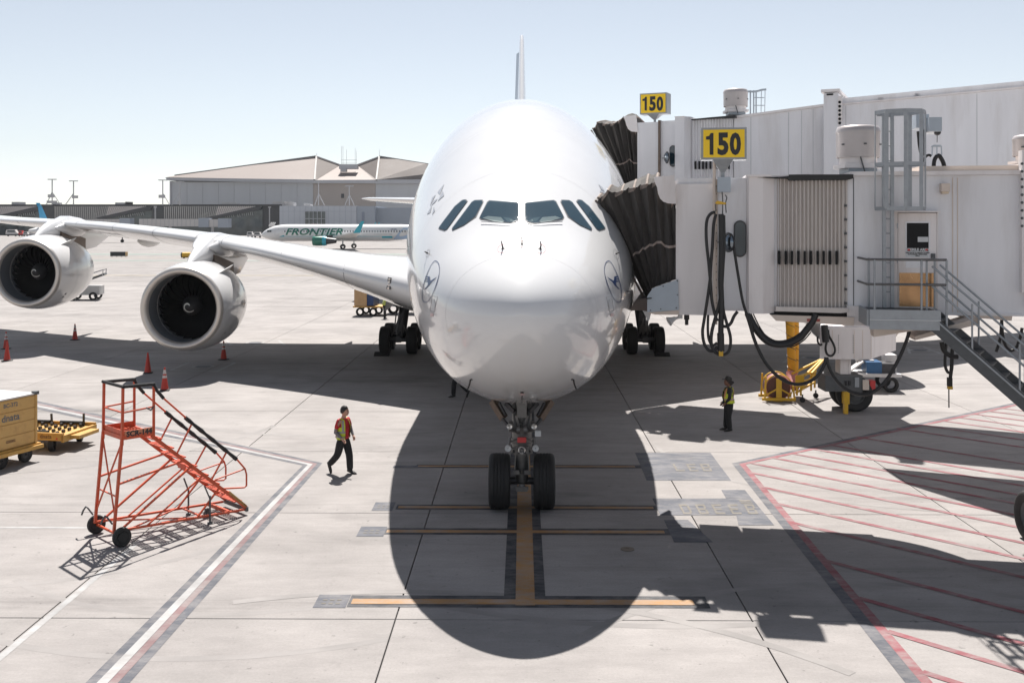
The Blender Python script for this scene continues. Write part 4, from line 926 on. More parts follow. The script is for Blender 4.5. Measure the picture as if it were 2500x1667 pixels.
# long tunnel
m_ = MB(); u0, zt = F1.uz(2068.5, 430); u1, _ = F1.uz(2500, 420); zb = F1.uz(2068.5, 766)[1]; TU0, TU1 = u0, u1 + 9
F1.box(m_, u0, TU1, .02, 1.75, zb, zt); part('tunnel', m_, M_bg, b1)
m_ = MB(); uc_ = F1.uz(2068.5, 500)[0] - .75; m_.prism([F1.p(uc_ + 2.85 * math.cos(R(a)), .06 + 3.0 * math.sin(R(a)), zb + .02) for a in range(0, 181, 6)], (0, 0, zt - zb - .04)); part('rotunda', m_, M_bg, b1)  # hidden half drum behind the wall, shaped for the rounded shadow it casts
ZT1, ZB1 = zt, zb
m_ = MB(); F1.pbox(m_, 2068, 2125, 747, 794, -.06, .5); part('corner_shoe', m_, M_bw, b1)
m_ = MB(); F1.box(m_, u0 + .05, TU1, -.06, 1.8, zt + .002, zt + .09); part('roof_edge', m_, M_bw, b1)
m_ = MB(); F1.box(m_, F1.uz(2250, 500)[0], TU1, .10, 1.7, zt + .09, zt + .2); part('roof_curb', m_, M_beige, b1)
for x in (2084, 2326, 2338):
    m_ = MB(); F1.pbox(m_, x - 1, x + 1, 434, 762, .008, .03); part('panel_seam', m_, M_galvd if x == 2084 else M_beige, b1)
m_ = MB(); uu = F1.uz(2490, 500)[0]; F1.box(m_, uu, uu + .25, -.14, .1, zb + .5, zt + .5); F1.box(m_, uu + .12, uu + .5, -.1, 1.7, zb + .2, zt + .25); part('tunnel_post', m_, M_bw, b1)
for k in range(9):
    m_ = MB(); q = F1.at(2495, 400 + 19 * k, -.15); m_.lathe([(.03, 0), (.03, .012)], q, -F1.n, 8); part('post_bolt', m_, M_galvd, b1)
m_ = MB(); F1.quad(m_, [z8(1390, 815), z8(1780, 825), z8(1770, 880), z8(1400, 850)], .05, 1.7); part('floor_beam', m_, M_beige, b1)
m_ = MB(); F1.quad(m_, [z8(1850, 836), z8(1390, 803), z8(1390, 813), z8(1850, 850)], -.02, .4); part('floor_edge', m_, M_bg, b1)
# under the rotunda
m_ = MB(); F1.quad(m_, [z8(60, 838), z8(100, 880), z8(650, 915), z8(655, 855), z8(300, 845)], -.12, 2.2); part('rotunda_beam', m_, M_beige, b1)
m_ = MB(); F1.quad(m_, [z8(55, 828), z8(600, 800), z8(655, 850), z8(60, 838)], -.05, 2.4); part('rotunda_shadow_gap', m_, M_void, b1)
m_ = MB(); F1.quad(m_, [z8(100, 780), z8(612, 790), z8(612, 820), z8(560, 826), z8(100, 812)], -.16, .3); part('curtain_track', m_, M_corr, b1)
m_ = MB(); F1.pbox(m_, *[z8(320, 0)[0], z8(412, 0)[0], z8(0, 866)[1], z8(0, 886)[1]], -.13, -.10); part('red_placard', m_, mat('red_placard', (.30, .06, .05), .5), b1)
# cab ends: white wing plate, blue-grey bottom plate, floor sticking out to the door
pl = [z6(530, 42), z6(703, 28), z6(722, 266), z6(652, 262), z6(612, 248), z6(585, 222), z6(568, 180), z6(560, 130), z6(545, 95)]
for v in (-.04, DEP):
    m_ = MB(); q = [F1.at(*p, -.04) + F1.n * (v + .04) for p in pl]; m_.prism(q, F1.n * .03); part('canopy_wing_plate', m_, M_bw, b1)
pl = [z6(478, 1032), z6(525, 966), z6(735, 893), z6(741, 1148), z6(478, 1168)]
m_ = MB(); F1.quad(m_, pl, -.07, -.03); part('skirt_plate', m_, M_bblue, b1)
for (x, y) in ((505, 1150), (590, 1140), (720, 1130), (728, 905), (730, 1022), (610, 950)):
    m_ = MB(); m_.lathe([(.016, 0), (.012, .012)], F1.at(*z6(x, y), -.07), -F1.n, 8); part('plate_bolt', m_, M_galvd, b1)
m_ = MB(); F1.quad(m_, [z6(478, 1170), z6(741, 1150), z6(741, 1188), z6(545, 1186)], -.05, 2.8); part('skirt_rail', m_, M_beige, b1)
m_ = MB(); F1.quad(m_, [z6(325, 1150), z6(385, 1065), z6(475, 1048), z6(478, 1160), z6(420, 1150)], .9, 3.6); part('cab_floor', m_, mat('floor_plate_brown', (.16, .13, .115), .6, var=.2), b1)
m_ = MB(); F1.quad(m_, [z6(470, 1050), z6(515, 1045), z6(515, 1054), z6(470, 1060)], -.1, .2); part('floor_pin', m_, M_signk, b1)
m_ = MB(); F1.quad(m_, [z6(440, 1155), z6(510, 1170), z6(500, 1215), z6(487, 1250), z6(470, 1210)], .4, .46); part('skirt_flap', m_, M_greyp, b1)
# folded canopy
T_top = [(700, 262), (672, 255), (640, 240), (600, 200), (556, 105), (520, 88), (470, 128), (418, 102), (372, 160), (312, 128), (272, 185), (205, 165), (150, 180), (100, 205), (72, 235)]
T_bot = [(716, 893), (690, 903), (662, 914), (634, 925), (606, 935), (582, 943), (562, 950), (545, 956), (532, 962), (522, 970), (512, 985), (502, 1000), (494, 1014), (482, 1030), (470, 1042)]
yt0, yt1 = F1.at(*z6(700, 262)).y, 0
tops, bots = [], []
nb = len(T_top)
hA, hB = hitp(*z6(85, 240))[0].y, hitp(*z6(395, 900))[0].y
for i in range(nb):
    t = i / (nb - 1); Yc = F1.at(*z6(*T_top[i])).y; Yt = Yc + .05 + (hA - .30 - Yc) * t ** 1.5; Yb0 = F1.at(*z6(*T_bot[i])).y; Yb = Yb0 + .05 + (min(hB, 24.2) - .5 - Yb0) * t ** 1.5
    tops.append(P(*z6(*T_top[i]), Yt)); bots.append(P(*z6(*T_bot[i]), Yb))
bellows(b1, tops, bots, F1, 2.7, .085, (.56, .62, .028))
# oval window, round mirror
def oval(F, par, x0, x1, y0, y1, v, name, m__):
    u0, zt = F.uz(x0, y0, v); u1, zb = F.uz(x1, y1, v); r_ = (u1 - u0) / 2; pts = []
    for k in range(25): a = math.pi * k / 24; pts.append(F.p((u0 + u1) / 2 + r_ * math.cos(a), v, zt - r_ + r_ * math.sin(a)))
    for k in range(25): a = math.pi + math.pi * k / 24; pts.append(F.p((u0 + u1) / 2 + r_ * math.cos(a), v, zb + r_ + r_ * math.sin(a)))
    m_ = MB(); m_.prism(pts, F.n * .05); part(name, m_, m__, par)
oval(F1, b1, 1791.5, 1822, 538.5, 628, .005, 'window_gasket', M_signk); oval(F1, b1, 1794, 1820, 541.5, 625, -.004, 'oval_window', M_glass)
def mirror(F, par, x, y, r_, v):
    c = F.at(x, y, v); ax = (F.n * -.55 - F.d * .83); m_ = MB(); m_.lathe([(r_, 0), (r_ * .95, .03), (r_ * .6, .08), (.01, .1)], c, ax, 24); mr = part('convex_mirror', m_, M_mirror, par, smooth=50)
    m_ = MB(); m_.lathe([(r_ * 1.06, -.02), (r_ * 1.06, .012), (r_ * .98, .012)], c, ax, 24); part('mirror_rim', m_, M_signk, par); m_ = MB(); m_.bar(c, c + F.n * .3 - F.d * .25, .03); part('mirror_arm', m_, M_galv, par)
mirror(F1, b1, 1778, 592, .20, -.25)
m_ = MB(); F1.pbox(m_, *[z6(1062, 0)[0], z6(1172, 0)[0], z6(0, 42)[1], z6(0, 168)[1]], -.2, -.03); part('control_box', m_, M_bblue, b1)
# small flood lamp and probe under the cab
m_ = MB(); q = F1.at(*z6(752, 1200), .2); m_.bar(q + Vector((0, 0, .1)), q - Vector((0, 0, .05)), .09); m_.bar(q - Vector((.02, 0, .02)), F1.at(*z6(700, 1222), .1), .05); a_ = F1.at(*z6(712, 1215), .1); b_ = F1.at(*z6(668, 1238), .05); m_.lathe([(.04, 0), (.06, .08), (.11, .17)], a_, b_ - a_, 14); part('flood_lamp', m_, M_greyp, b1)
m_ = MB(); q = F1.at(*z6(806, 1190), .3); m_.cyl(q, q - Vector((0, 0, .1)), .06, 10); m_.cyl(q - Vector((0, 0, .1)), q - Vector((0, 0, .22)), .04, 10); part('sensor', m_, M_signk, b1)
# service door
def dz(x0, x1, y0, y1, v0, v1, nm, m__, par=b1):
    m_ = MB(); a, b = z8(x0, y0), z8(x1, y1); F1.pbox(m_, a[0], b[0], a[1], b[1], v0, v1); return part(nm, m_, m__, par)
door = dz(966, 1240, 118, 790, -.045, .03, 'service_door', M_bw)
dz(935, 963, 112, 795, -.06, .03, 'door_jamb', M_bw); dz(1243, 1250, 112, 795, -.06, .03, 'door_jamb', M_bw); dz(930, 1268, 102, 111, -.20, .03, 'door_canopy', M_bw)
dz(1018, 1194, 176, 436, -.055, -.045, 'window_frame', M_bg, door); dz(1028, 1182, 188, 388, -.062, -.055, 'door_window', M_void, door)
dz(1105, 1180, 286, 322, -.067, -.0625, 'door_notice', M_greyp, door); dz(1025, 1181, 389, 433, -.067, -.056, 'door_notice', M_greyp, door); dz(1028, 1181, 366, 388, -.068, -.0625, 'door_warning_strip', M_signk, door)
dz(1032, 1052, 371, 383, -.071, -.068, 'warning_mark', M_redp, door); dz(1158, 1178, 371, 383, -.071, -.068, 'warning_mark', M_redp, door)
tm = text_mb('STERILE AREA', .075, .004); q = F1.at(*z8(1104, 377), -.0705); part('door_lettering', place(tm, q, F1.d, (0, 0, 1)), M_greyp, door, recalc=False)
for k, L in enumerate(('THIS DOOR TO REMAIN CLOSED', 'AUTHORIZED PERSONNEL', 'ONLY')):
    tm = text_mb(L, .032, .002); q = F1.at(*z8(1103, 399 + 11 * k), -.0695); part('door_lettering', place(tm, q, F1.d, (0, 0, 1)), M_signk, door, recalc=False)
dz(975, 1222, 541, 780, -.054, -.045, 'kick_plate', M_bronze, door); dz(1203, 1230, 405, 438, -.10, -.045, 'door_lock', M_galvd, door); dz(1020, 1160, 452, 505, -.049, -.0445, 'door_notice', M_bg, door)
dz(958, 966, 190, 225, -.07, -.03, 'door_hinge', M_galv, door); dz(958, 966, 445, 470, -.07, -.03, 'door_hinge', M_galv, door)
# wall lamp
m_ = MB(); a, b = z7(1612, 912), z7(1690, 985); F1.pbox(m_, a[0], b[0], a[1], b[1], -.16, .03); part('wall_lamp', m_, M_beige, b1); m_ = MB(); a, b = z7(1620, 986), z7(1678, 1004); F1.pbox(m_, a[0], b[0], a[1], b[1], -.14, .0); part('lamp_diffuser', m_, mat('lamp_cream', (.62, .5, .36), .4), b1)
# roof gear: hoist box with cables
c = F1.at(2262, 300, .8)
m_ = MB(); F1.pbox(m_, *[z7(1385, 0)[0], z7(1500, 0)[0], z7(0, 292)[1], z7(0, 412)[1]], .3, .9); F1.pbox(m_, *[z7(1500, 0)[0], z7(1616, 0)[0], z7(0, 318)[1], z7(0, 444)[1]], .1, .9)
hoist = solo('cable_hoist', m_, M_bblue, 'blue-grey cable hoist box hanging a hook over the bridge roof', 'hoist')
m_ = MB(); q = F1.at(*z7(1574, 455), .3); m_.lathe([(.05, -.05), (.065, -.02), (.065, .05), (.05, .08)], q, F1.n * -1, 14); q2 = F1.at(*z7(1572, 545), .3); m_.cyl(q, q2, .008, 6); part('hoist_wheel', m_, M_signk, hoist)
m_ = MB(); a = [F1.at(*z7(x, y), .3) for x, y in ((1520, 585), (1540, 566), (1604, 566), (1620, 585))]; m_.prism(a, F1.n * .1)
for x in (1530, 1570, 1610): m_.bar(F1.at(*z7(x, 585), .33), F1.at(*z7(x + (1570 - x) * -.1, 660), .33), .02)
part('hoist_spreader', m_, M_bblue, hoist)
m_ = MB(); m_.bar(F1.at(*z7(1440, 300), .35), F1.at(*z7(1440, 800), .35), .04); m_.bar(F1.at(*z7(1462, 300), .35), F1.at(*z7(1462, 780), .35), .03); part('hoist_mast', m_, M_galv, hoist)
def hang(F, pts, v, r_, f, n=8):
    q = [F.at(*f(*p), v) for p in pts]; o = []
    for i in range(len(q) - 1):                               # rounded through the points
        p0, p1, p2, p3 = q[max(i - 1, 0)], q[i], q[i + 1], q[min(i + 2, len(q) - 1)]
        for k in range(5):
            t = k / 5; o.append(.5 * (2 * p1 + (p2 - p0) * t + (2 * p0 - 5 * p1 + 4 * p2 - p3) * t * t + (3 * p1 - p0 - 3 * p2 + p3) * t**3))
    o.append(q[-1]); m_ = MB(); m_.tube(o, r_, n); return m_
for k, pts in enumerate(([(1400, 445), (1410, 560), (1425, 640), (1445, 655), (1458, 560), (1456, 430)], [(1435, 805), (1440, 740), (1465, 680), (1495, 658), (1520, 668)], [(1540, 800), (1545, 720), (1560, 680), (1585, 662), (1610, 690), (1632, 740), (1640, 806)])):
    part('hoist_cable', hang(F1, pts, .35, .045 if k == 2 else .028, z7), M_cable, hoist, smooth=60)
# roof fans
u, z_ = F1.uz(*z7(862, 830), .75); c = F1.p(u, .75, ZT1 + .085)
s_ = (F1.uz(*z7(1058, 600), .75)[0] - F1.uz(*z7(665, 600), .75)[0]) / 2; hh = F1.uz(*z7(862, 400), .75)[1] - c.z
fan_unit('large drum-shaped roof fan on the nearer bridge beside the caged ladder', c, s_, hh)
u, z_ = F1.uz(2530, 500, .75); c2 = F1.p(u, .75, ZT1 + .2); fan_unit('drum-shaped roof fan cut by the right picture edge', c2, s_, F1.uz(*z7(2340, 480), .75)[1] - c2.z)
# caged ladder on the tunnel wall
lad = thing('caged_ladder', 'tall grey caged ladder on the bridge wall beside the service door', 'ladder', F1.at(2166, 752, -.2))
VL = -.22
for x in (1092, 1167):
    m_ = MB(); x2 = x + (6 if x < 1100 else 3); m_.bar(F1.at(*z7(x, 285), VL), F1.at(*z8(868 if x < 1100 else 924, 785), VL), .07, .07); part('ladder_rail', m_, M_galv, lad)
for k in range(13):
    y = 310 + 131 * k
    m_ = MB(); p = F1.at(*z7(1096, y), VL); q = F1.at(*z7(1168, y + 3), VL); m_.cyl(p, q, .014, 8); part('rung', m_, M_galv, lad)
VC = -.95
def hoop(y0, x_end, y_end, nm, flat_=False):
    u0, z0 = F1.uz(*z7(1040, y0), VL); u1, z1 = F1.uz(*z7(x_end, y_end), VC); pts = []
    uL, uR = F1.uz(*z7(1040, y0), VL)[0], F1.uz(*z7(1170, y0), VL)[0]; zz = z0
    m_ = MB(); m_.bar(F1.p(uL - .02, VL, zz), F1.p(uL + .45, VL, zz), .035, .07); 
    c_ = [F1.p(uL + .38, VL, zz), F1.p(uL + .62, VL - .1, zz), F1.p(uL + .86, VL - .38, zz), F1.p(uL + .72, VL - .68, zz), F1.p(uL + .40, VL - .78, zz), F1.p(uL + .05, VL - .68, zz), F1.p(uL - .12, VL - .38, zz), F1.p(uL + .02, VL - .08, zz), F1.p(uL + .12, VL, zz)]
    for a, b in zip(c_, c_[1:]): m_.bar(a, b, .022, .075)
    part(nm, m_, M_galv, lad); return c_
hs_ = [hoop(295, 0, 745, 'cage_hoop'), hoop(752, 0, 745, 'cage_hoop'), hoop(1140, 0, 745, 'cage_hoop')]
for i in (1, 2, 3, 4, 5, 6):
    m_ = MB(); m_.bar(hs_[0][i], hs_[2][i], .075 if i != 6 else .05, .02, (F1.d if i in (2, 6) else F1.n)); part('cage_strip', m_, M_galv, lad)
# landing and stairs down to the apron
st = thing('service_stairs', 'grey steel landing and stairs with handrails below the service door', 'stairs', F1.at(2210, 770, -.6))
LV0, LV1 = -1.05, .0
uL0, zL = F1.uz(*z8(762, 815), LV0); uL1 = F1.uz(*z8(1265, 850), LV0)[0]; zF = ZB1 + .02
zF = F1.uz(*z8(1000, 800), -.5)[1]
m_ = MB(); F1.box(m_, uL0, uL1, LV0, LV1 - .01, zF - .05, zF); part('landing', m_, M_galvd, st)
m_ = MB(); F1.box(m_, uL0, uL1, LV0 - .05, LV0, zF - .36, zF + .04); part('landing_beam', m_, M_galv, st)
m_ = MB(); F1.box(m_, uL0, uL1, LV0 - .065, LV0 - .051, zF - .17, zF - .15); part('landing_angle', m_, M_greyp, st)
m_ = MB(); F1.box(m_, uL0 - .05, uL0, LV0, LV1, zF - .3, zF + .03); part('landing_beam', m_, M_galv, st)
m_ = MB(); F1.quad(m_, [z8(790, 930), z8(1080, 905), z8(1080, 950), z8(795, 995)], -.6, -.2); part('landing_bracket', m_, M_beige, st)
m_ = MB(); F1.quad(m_, [z8(1085, 990), z8(1530, 860), z8(1535, 905), z8(1085, 1018)], -.5, .3); part('landing_bracket', m_, M_beige, st)
HR = zF + 1.05; MR = zF + .55
rails = [((uL0 - .05, LV0), (uL1 + .12, LV0)), ((uL0 - .05, LV0), (uL0 - .05, LV1)),]
for zz in (HR, MR):
    for a, b in rails:
        m_ = MB(); m_.cyl(F1.p(*a, zz), F1.p(*b, zz), .025, 8); part('handrail', m_, M_steel, st, smooth=60)
for (u, v) in ((uL0 + .15, LV1 - .1), (uL0 + .10, LV0), (uL0 + 1.0, LV0), (uL1 + .12, LV0)):
    m_ = MB(); m_.cyl(F1.p(u, v, zF - .3), F1.p(u, v, HR), .024, 8); part('rail_post', m_, M_galv, st, smooth=60)
# flight: turned towards the camera while it goes down
S0 = F1.p(uL1 - .08, (LV0 + LV1) / 2 - .08, zF); sd = Vector((math.cos(R(33)), -math.sin(R(33)), 0)); sw = Vector((math.sin(R(33)), math.cos(R(33)), 0)); SW = .40
RUN, RISE, NS = .235, .205, 25
LEN = NS * RUN; drop = NS * RISE
for s_ in (-SW, SW):
    m_ = MB(); a = S0 + sw * s_ + Vector((0, 0, -.12)); b = a + sd * LEN + Vector((0, 0, -drop)); m_.bar(a, b, .06, .26); part('stringer', m_, M_galvd, st)
    m_ = MB(); m_.bar(a + sw * (.031 * (1 if s_ > 0 else -1)) + Vector((0, 0, .12)), b + sw * (.031 * (1 if s_ > 0 else -1)) + Vector((0, 0, .12)), .05, .03); part('stringer_edge', m_, M_galv, st)
for k in range(NS):
    c = S0 + sd * (RUN * (k + .5)) + Vector((0, 0, -RISE * (k + 1) + .02)); m_ = MB(); m_.box(c, (.26, SW * 2 - .06, .035), (sd, sw, Vector((0, 0, 1)))); part('stair_tread', m_, M_galvd, st)
for s_ in (-SW, SW):
    for hh_ in (.92, .52):
        m_ = MB(); a = S0 + sw * s_ + Vector((0, 0, hh_)); m_.cyl(a + sd * .1, a + sd * LEN + Vector((0, 0, -drop)), .022, 8); part('handrail', m_, M_galv, st, smooth=60)
    for k in range(1, 7):
        c = S0 + sw * s_ + sd * (LEN * k / 7) + Vector((0, 0, -drop * k / 7)); m_ = MB(); m_.cyl(c + Vector((0, 0, -.1)), c + Vector((0, 0, .93)) + sd * .0, .02, 8); part('rail_post', m_, M_galv, st, smooth=60)
    c = S0 + sw * s_; m_ = MB(); m_.cyl(c + Vector((0, 0, .0)), c + Vector((0, 0, HR - zF)), .023, 8); part('rail_post', m_, M_galv, st)
# sign on the front bridge (its post stands on the hinge line)
gate_sign(F1, -.35, (1717, 1818, 317.5, 384), 1702, (1745, 437), 'larger yellow 150 gate sign above the nearer boarding bridge cab', .55)
m_ = MB(); m_.cyl(F1.at(1744, 395, -.1), F1.at(1744, 750, -.1), .035, 10); part('cable_mast', m_, M_beige, b1, smooth=60)
# drive wheels of the front bridge at the right edge
q = G(2512, 1322); m_ = MB()
dw = thing('bridge_drive_wheel', 'big black drive wheel standing on the red hatching at the right edge', 'wheel', (q.x, q.y, 0))
for k in (0, 1):
    part('tyre', tyre_mb((q.x + .12 + k * 1.3, q.y, .53), .53, .42), M_black, dw, smooth=50); part('rim', rim_mb((q.x + .12 + k * 1.3, q.y, .53), .53, .42), M_galvd, dw, smooth=50)
m_ = MB(); m_.bx(q.x + .2, q.x + 1.6, q.y - .3, q.y + .3, .45, .75); m_.cyl((q.x + .8, q.y, .7), (q.x + .8, q.y + .3, 4.7), .2, 16); part('wheel_carriage', m_, M_galvd, dw)
m_ = MB(); m_.bar((q.x - .02, q.y - .25, .9), (q.x + .1, q.y - .2, 1.35), .03); m_.box((q.x - .0, q.y - .28, 1.42), (.12, .08, .14)); part('wheel_lamp', m_, M_beige, dw)

# ---------------------------------------------------------------- rear bridge (upper deck)
F2 = Frame((6.2, 37.2), R(24))
def z5(x, y): return (1440 + x / 4.3558, 200 + y / 4.3558)
b2 = thing('boarding_bridge', 'farther and higher white boarding bridge reaching the upper deck of the airliner', 'boarding bridge', F2.p(5, 1.6, 0), 0, 'boarding bridges at the airliner doors')
ZB2 = 7.35
def up(nm, x0, x1, y0, v0, v1, m__, zb=ZB2, z=None):
    m_ = MB(); u0, zt = F2.uz(x0, y0, v0); u1, _ = F2.uz(x1, y0, v0); F2.box(m_, u0, u1, v0, v1, zb, zt if z is None else z); return part(nm, m_, m__, b2)
up('cab_panel', 1556, 1609, 300, 0, 3.2, M_bg); up('cab_panel', 1612, 1651, 296, .04, 3.2, M_bg); up('hinge_post', 1606.5, 1611.5, 294, -.05, .2, M_brown)
m_ = MB(); u0, zt = F2.uz(1648, 287); u1, _ = F2.uz(1687, 290); ua = F2.uz(1674, 290)[0]
m_.prism([F2.p(u0, 3.2, ZB2), F2.p(u0, 0, ZB2), F2.p(u0 + .05, -.2, ZB2), F2.p(ua, -.2, ZB2), F2.p(u1, .02, ZB2), F2.p(u1, 3.2, ZB2)], (0, 0, zt - ZB2)); part('corner_column', m_, M_bg, b2)
up('column_cap', 1645, 1671, 285, -.3, 3.2, M_bw, zt)
u0, zt = F2.uz(1688, 292); zc = F2.uz(1740, 292)[1]
m_ = MB(); corrugated(F2, m_, 1689, 1791, 291, 470, .05, .15, 15, .06, 3); part('corrugated_curtain', m_, M_bg, b2)
u0, _ = F2.uz(1690, 300); u1, _ = F2.uz(1792, 300); m_ = MB(); F2.box(m_, u0, u1, .25, 3.2, ZB2, F2.uz(1740, 290)[1]); part('rotunda_core', m_, M_bg, b2)
for k in range(10):
    x = 1697 + 9.1 * k; m_ = MB(); F2.pbox(m_, x - 1.4, x + 1.6, 394, 413, -.16 + .07 * (1 - math.sin(math.pi * (.15 + .7 * k / 9))), .0); part('curtain_window', m_, M_void, b2)
m_ = MB(); F2.quad(m_, [z5(1070, 398), z5(1310, 375), z5(1550, 355), z5(1550, 382), z5(1310, 392), z5(1080, 406)], -.25, 3); part('drip_edge', m_, M_signk, b2)
# the tunnel rises a little towards the terminal
def tun(nm, xa, ya, xb, yb, v0, v1, m__, ext_=0.0, zd=3.0):
    ua, za = F2.uz(xa, ya, v0); ub, zb = F2.uz(xb, yb, v0); k = (zb - za) / (ub - ua); ub += ext_; zb += ext_ * k
    m_ = MB(); m_.prism([F2.p(ua, v0, za), F2.p(ub, v0, zb), F2.p(ub, v0, zb - zd), F2.p(ua, v0, za - zd)], F2.n * (v1 - v0)); part(nm, m_, m__, b2); return (ua, za, ub, zb)
A1 = tun('tunnel', 1792, 290, 2012, 261, .02, 2.9, M_bg); A2 = tun('outer_tunnel', 2040, 259, 2500, 216, -.22, 3.1, M_bg, 9, 3.4)
def edge(A, v0, v1, h0, h1, nm, m__):
    m_ = MB(); m_.prism([F2.p(A[0], v0, A[1] + h0), F2.p(A[2], v0, A[3] + h0), F2.p(A[2], v0, A[3] + h1), F2.p(A[0], v0, A[1] + h1)], F2.n * (v1 - v0)); part(nm, m_, m__, b2)
edge(A1, -.06, 3.0, .003, .09, 'roof_edge', M_bw); edge(A2, -.28, 3.1, .003, .06, 'roof_edge', M_bw); edge(A2, -.1, 3.0, .06, .26, 'roof_curb', M_bg)
for k, x in enumerate((1833, 1925, 1957, 1985, 2065, 2385)):
    A = A1 if x < 2012 else A2; v = 0.012 if x < 2012 else -.228; u, _ = F2.uz(x, 300, v); zt = A[1] + (A[3] - A[1]) * (u - A[0]) / (A[2] - A[0]); m_ = MB(); F2.box(m_, u - .012, u + .012, v, v + .05, zt - 3, zt - .03); part('panel_seam', m_, M_greyp, b2)
m_ = MB(); u0, zt = F2.uz(2011, 228, -.4); u1, _ = F2.uz(2046, 228, -.4); F2.box(m_, u0, u1, -.42, 3.3, ZB2 - .5, zt); part('portal_frame', m_, M_bg, b2)
m_ = MB(); F2.box(m_, u0 - .08, u1 + .06, -.5, 3.4, zt + .02, zt + .12); part('portal_cap', m_, M_bw, b2)
m_ = MB(); F2.pbox(m_, 2018, 2034, 229, 233, -.52, -.49); part('portal_slot', m_, M_void, b2)
m_ = MB(); F2.pbox(m_, 2045.5, 2056, 235, 296, -.46, -.36); hp = part('hole_plate', m_, M_bw, b2)
for k in range(6):
    m_ = MB(); m_.lathe([(.05, 0), (.05, .015)], F2.at(2050, 250 + 10.2 * k, -.46), -F2.n, 10); part('plate_hole', m_, M_void, hp)
for (x, y) in ((2150, 244), (2240, 234), (2385, 232)):
    m_ = MB(); u, z_ = F2.uz(x, y + 6, -.1); m_.prism([F2.p(u - .14, -.1, z_ - .05), F2.p(u + .14, -.1, z_ - .05), F2.p(u + .07, -.1, z_ + .17), F2.p(u - .07, -.1, z_ + .17)], F2.n * .06); part('lifting_lug', m_, M_bg, b2)
# wing plates and canopy
pl = [z5(352, 372), z5(490, 352), z5(512, 535), z5(440, 528), z5(408, 505), z5(388, 460), z5(372, 400)]
for v in (-.04, 3.2):
    m_ = MB(); q = [F2.at(*p, -.04) + F2.n * (v + .04) for p in pl]; m_.prism(q, F2.n * .04); part('canopy_wing_plate', m_, M_bw, b2)
m_ = MB(); F2.quad(m_, [z5(380, 1120), z5(530, 1045), z5(535, 1240), z5(390, 1200)], -.08, -.03); part('skirt_plate', m_, M_bblue, b2)
T2t = [(498, 535), (470, 530), (440, 520), (412, 490), (392, 425), (352, 362), (322, 430), (290, 415), (262, 465), (205, 440), (175, 470), (122, 432), (85, 450), (48, 480), (34, 512)]
T2b = [(512, 1062), (500, 1068), (490, 1073), (478, 1078), (466, 1083), (455, 1088), (445, 1092), (436, 1096), (428, 1100), (420, 1104), (412, 1108), (405, 1110), (398, 1112), (390, 1114), (378, 1116)]
tops, bots = [], []; hA = hitp(*z5(60, 560))[0].y; hB = hitp(*z5(330, 1000))[0].y
for i in range(nb):
    t = i / (nb - 1); Yc = F2.at(*z5(*T2t[i])).y; Yt = Yc + .05 + .5 * t; Y0_ = F2.at(*z5(*T2b[i])).y; Yb = Y0_ + .05 + .5 * t
    tops.append(P(*z5(*T2t[i]), Yt)); bots.append(P(*z5(*T2b[i]), Yb))
bellows(b2, tops, bots, F2, 2.8, .10, (.62, .66, .03))
oval(F2, b2, 1634.5, 1651.5, 355.5, 407.5, .01, 'window_gasket', M_signk); oval(F2, b2, 1636, 1650, 357, 405.5, -.004, 'oval_window', M_glass)
mirror(F2, b2, 1628, 385, .21, -.3)
gate_sign(F2, -.2, (1564.5, 1624.5, 232, 274), 1555, (1580, 299), 'smaller, farther yellow 150 gate sign beside the upper canopy', .6)
u, z_ = F2.uz(1796, 281, .9); c = F2.p(u, .9, F2.uz(1796, 282, .9)[1]); fan_unit('smaller drum-shaped roof fan on the farther bridge beside the roof ladder', c, (F2.uz(1826, 250, .9)[0] - F2.uz(1767, 250, .9)[0]) / 2, F2.uz(1796, 219, .9)[1] - c.z)
# roof ladder hoops of the rear bridge
rl = thing('roof_ladder', 'thin grey ladder cage rising above the farther bridge roof', 'ladder', F2.at(1848, 279, .4))
for x in (1832, 1840, 1846, 1858, 1867): 
    m_ = MB(); m_.bar(F2.at(x, 281, .4), F2.at(x + (1 if x > 1850 else 0), 221, .4), .05, .02); part('cage_strip', m_, M_bblue, rl)
for y in (240, 259):
    m_ = MB(); m_.bar(F2.at(1840, y - 1, .42), F2.at(1866, y - 1, .42), .03); part('rung', m_, M_bblue, rl)
m_ = MB(); q = [F2.at(*p, .38) for p in ((1826, 224), (1840, 224.5), (1850, 223), (1860, 220), (1871, 219))]
for a, b in zip(q, q[1:]): m_.bar(a, b, .04, .07)
part('cage_hoop', m_, M_bblue, rl)
# lift column, equipment box and drive bogie under the rear bridge
def pb(m_, x0, x1, y0, y1, Y, dy):
    a, b = P(x0, y0, Y), P(x1, y1, Y); return m_.bx(a.x, b.x, Y, Y + dy, b.z, a.z)
YB = 34.9
m_ = MB(); q = P(2085, 1003, YB); cx = q.x
col = part('lift_column', (pb(m_, *[z8(556, 0)[0], z8(612, 0)[0], z8(0, 1120)[1], z8(0, 1262)[1]], YB + .3, .55)), M_bw, b2)
m_ = MB(); pb(m_, *[z8(614, 0)[0], z8(632, 0)[0], z8(0, 1120)[1], z8(0, 1262)[1]], YB + .34, .5); part('lift_column', m_, M_bw, b2)
m_ = MB(); a = [P(*z8(x, y), YB + .0) for x, y in ((500, 925), (772, 962), (772, 1152), (410, 1118), (410, 935))]; bk_ = [P(*z8(950, 960), YB + 1.7), P(*z8(950, 1108), YB + 1.7)]
zt, zb = a[0].z, a[2].z; x0, x1 = P(*z8(410, 1000), YB).x, P(*z8(772, 1000), YB).x; x2 = P(*z8(950, 1000), YB + 2.4).x
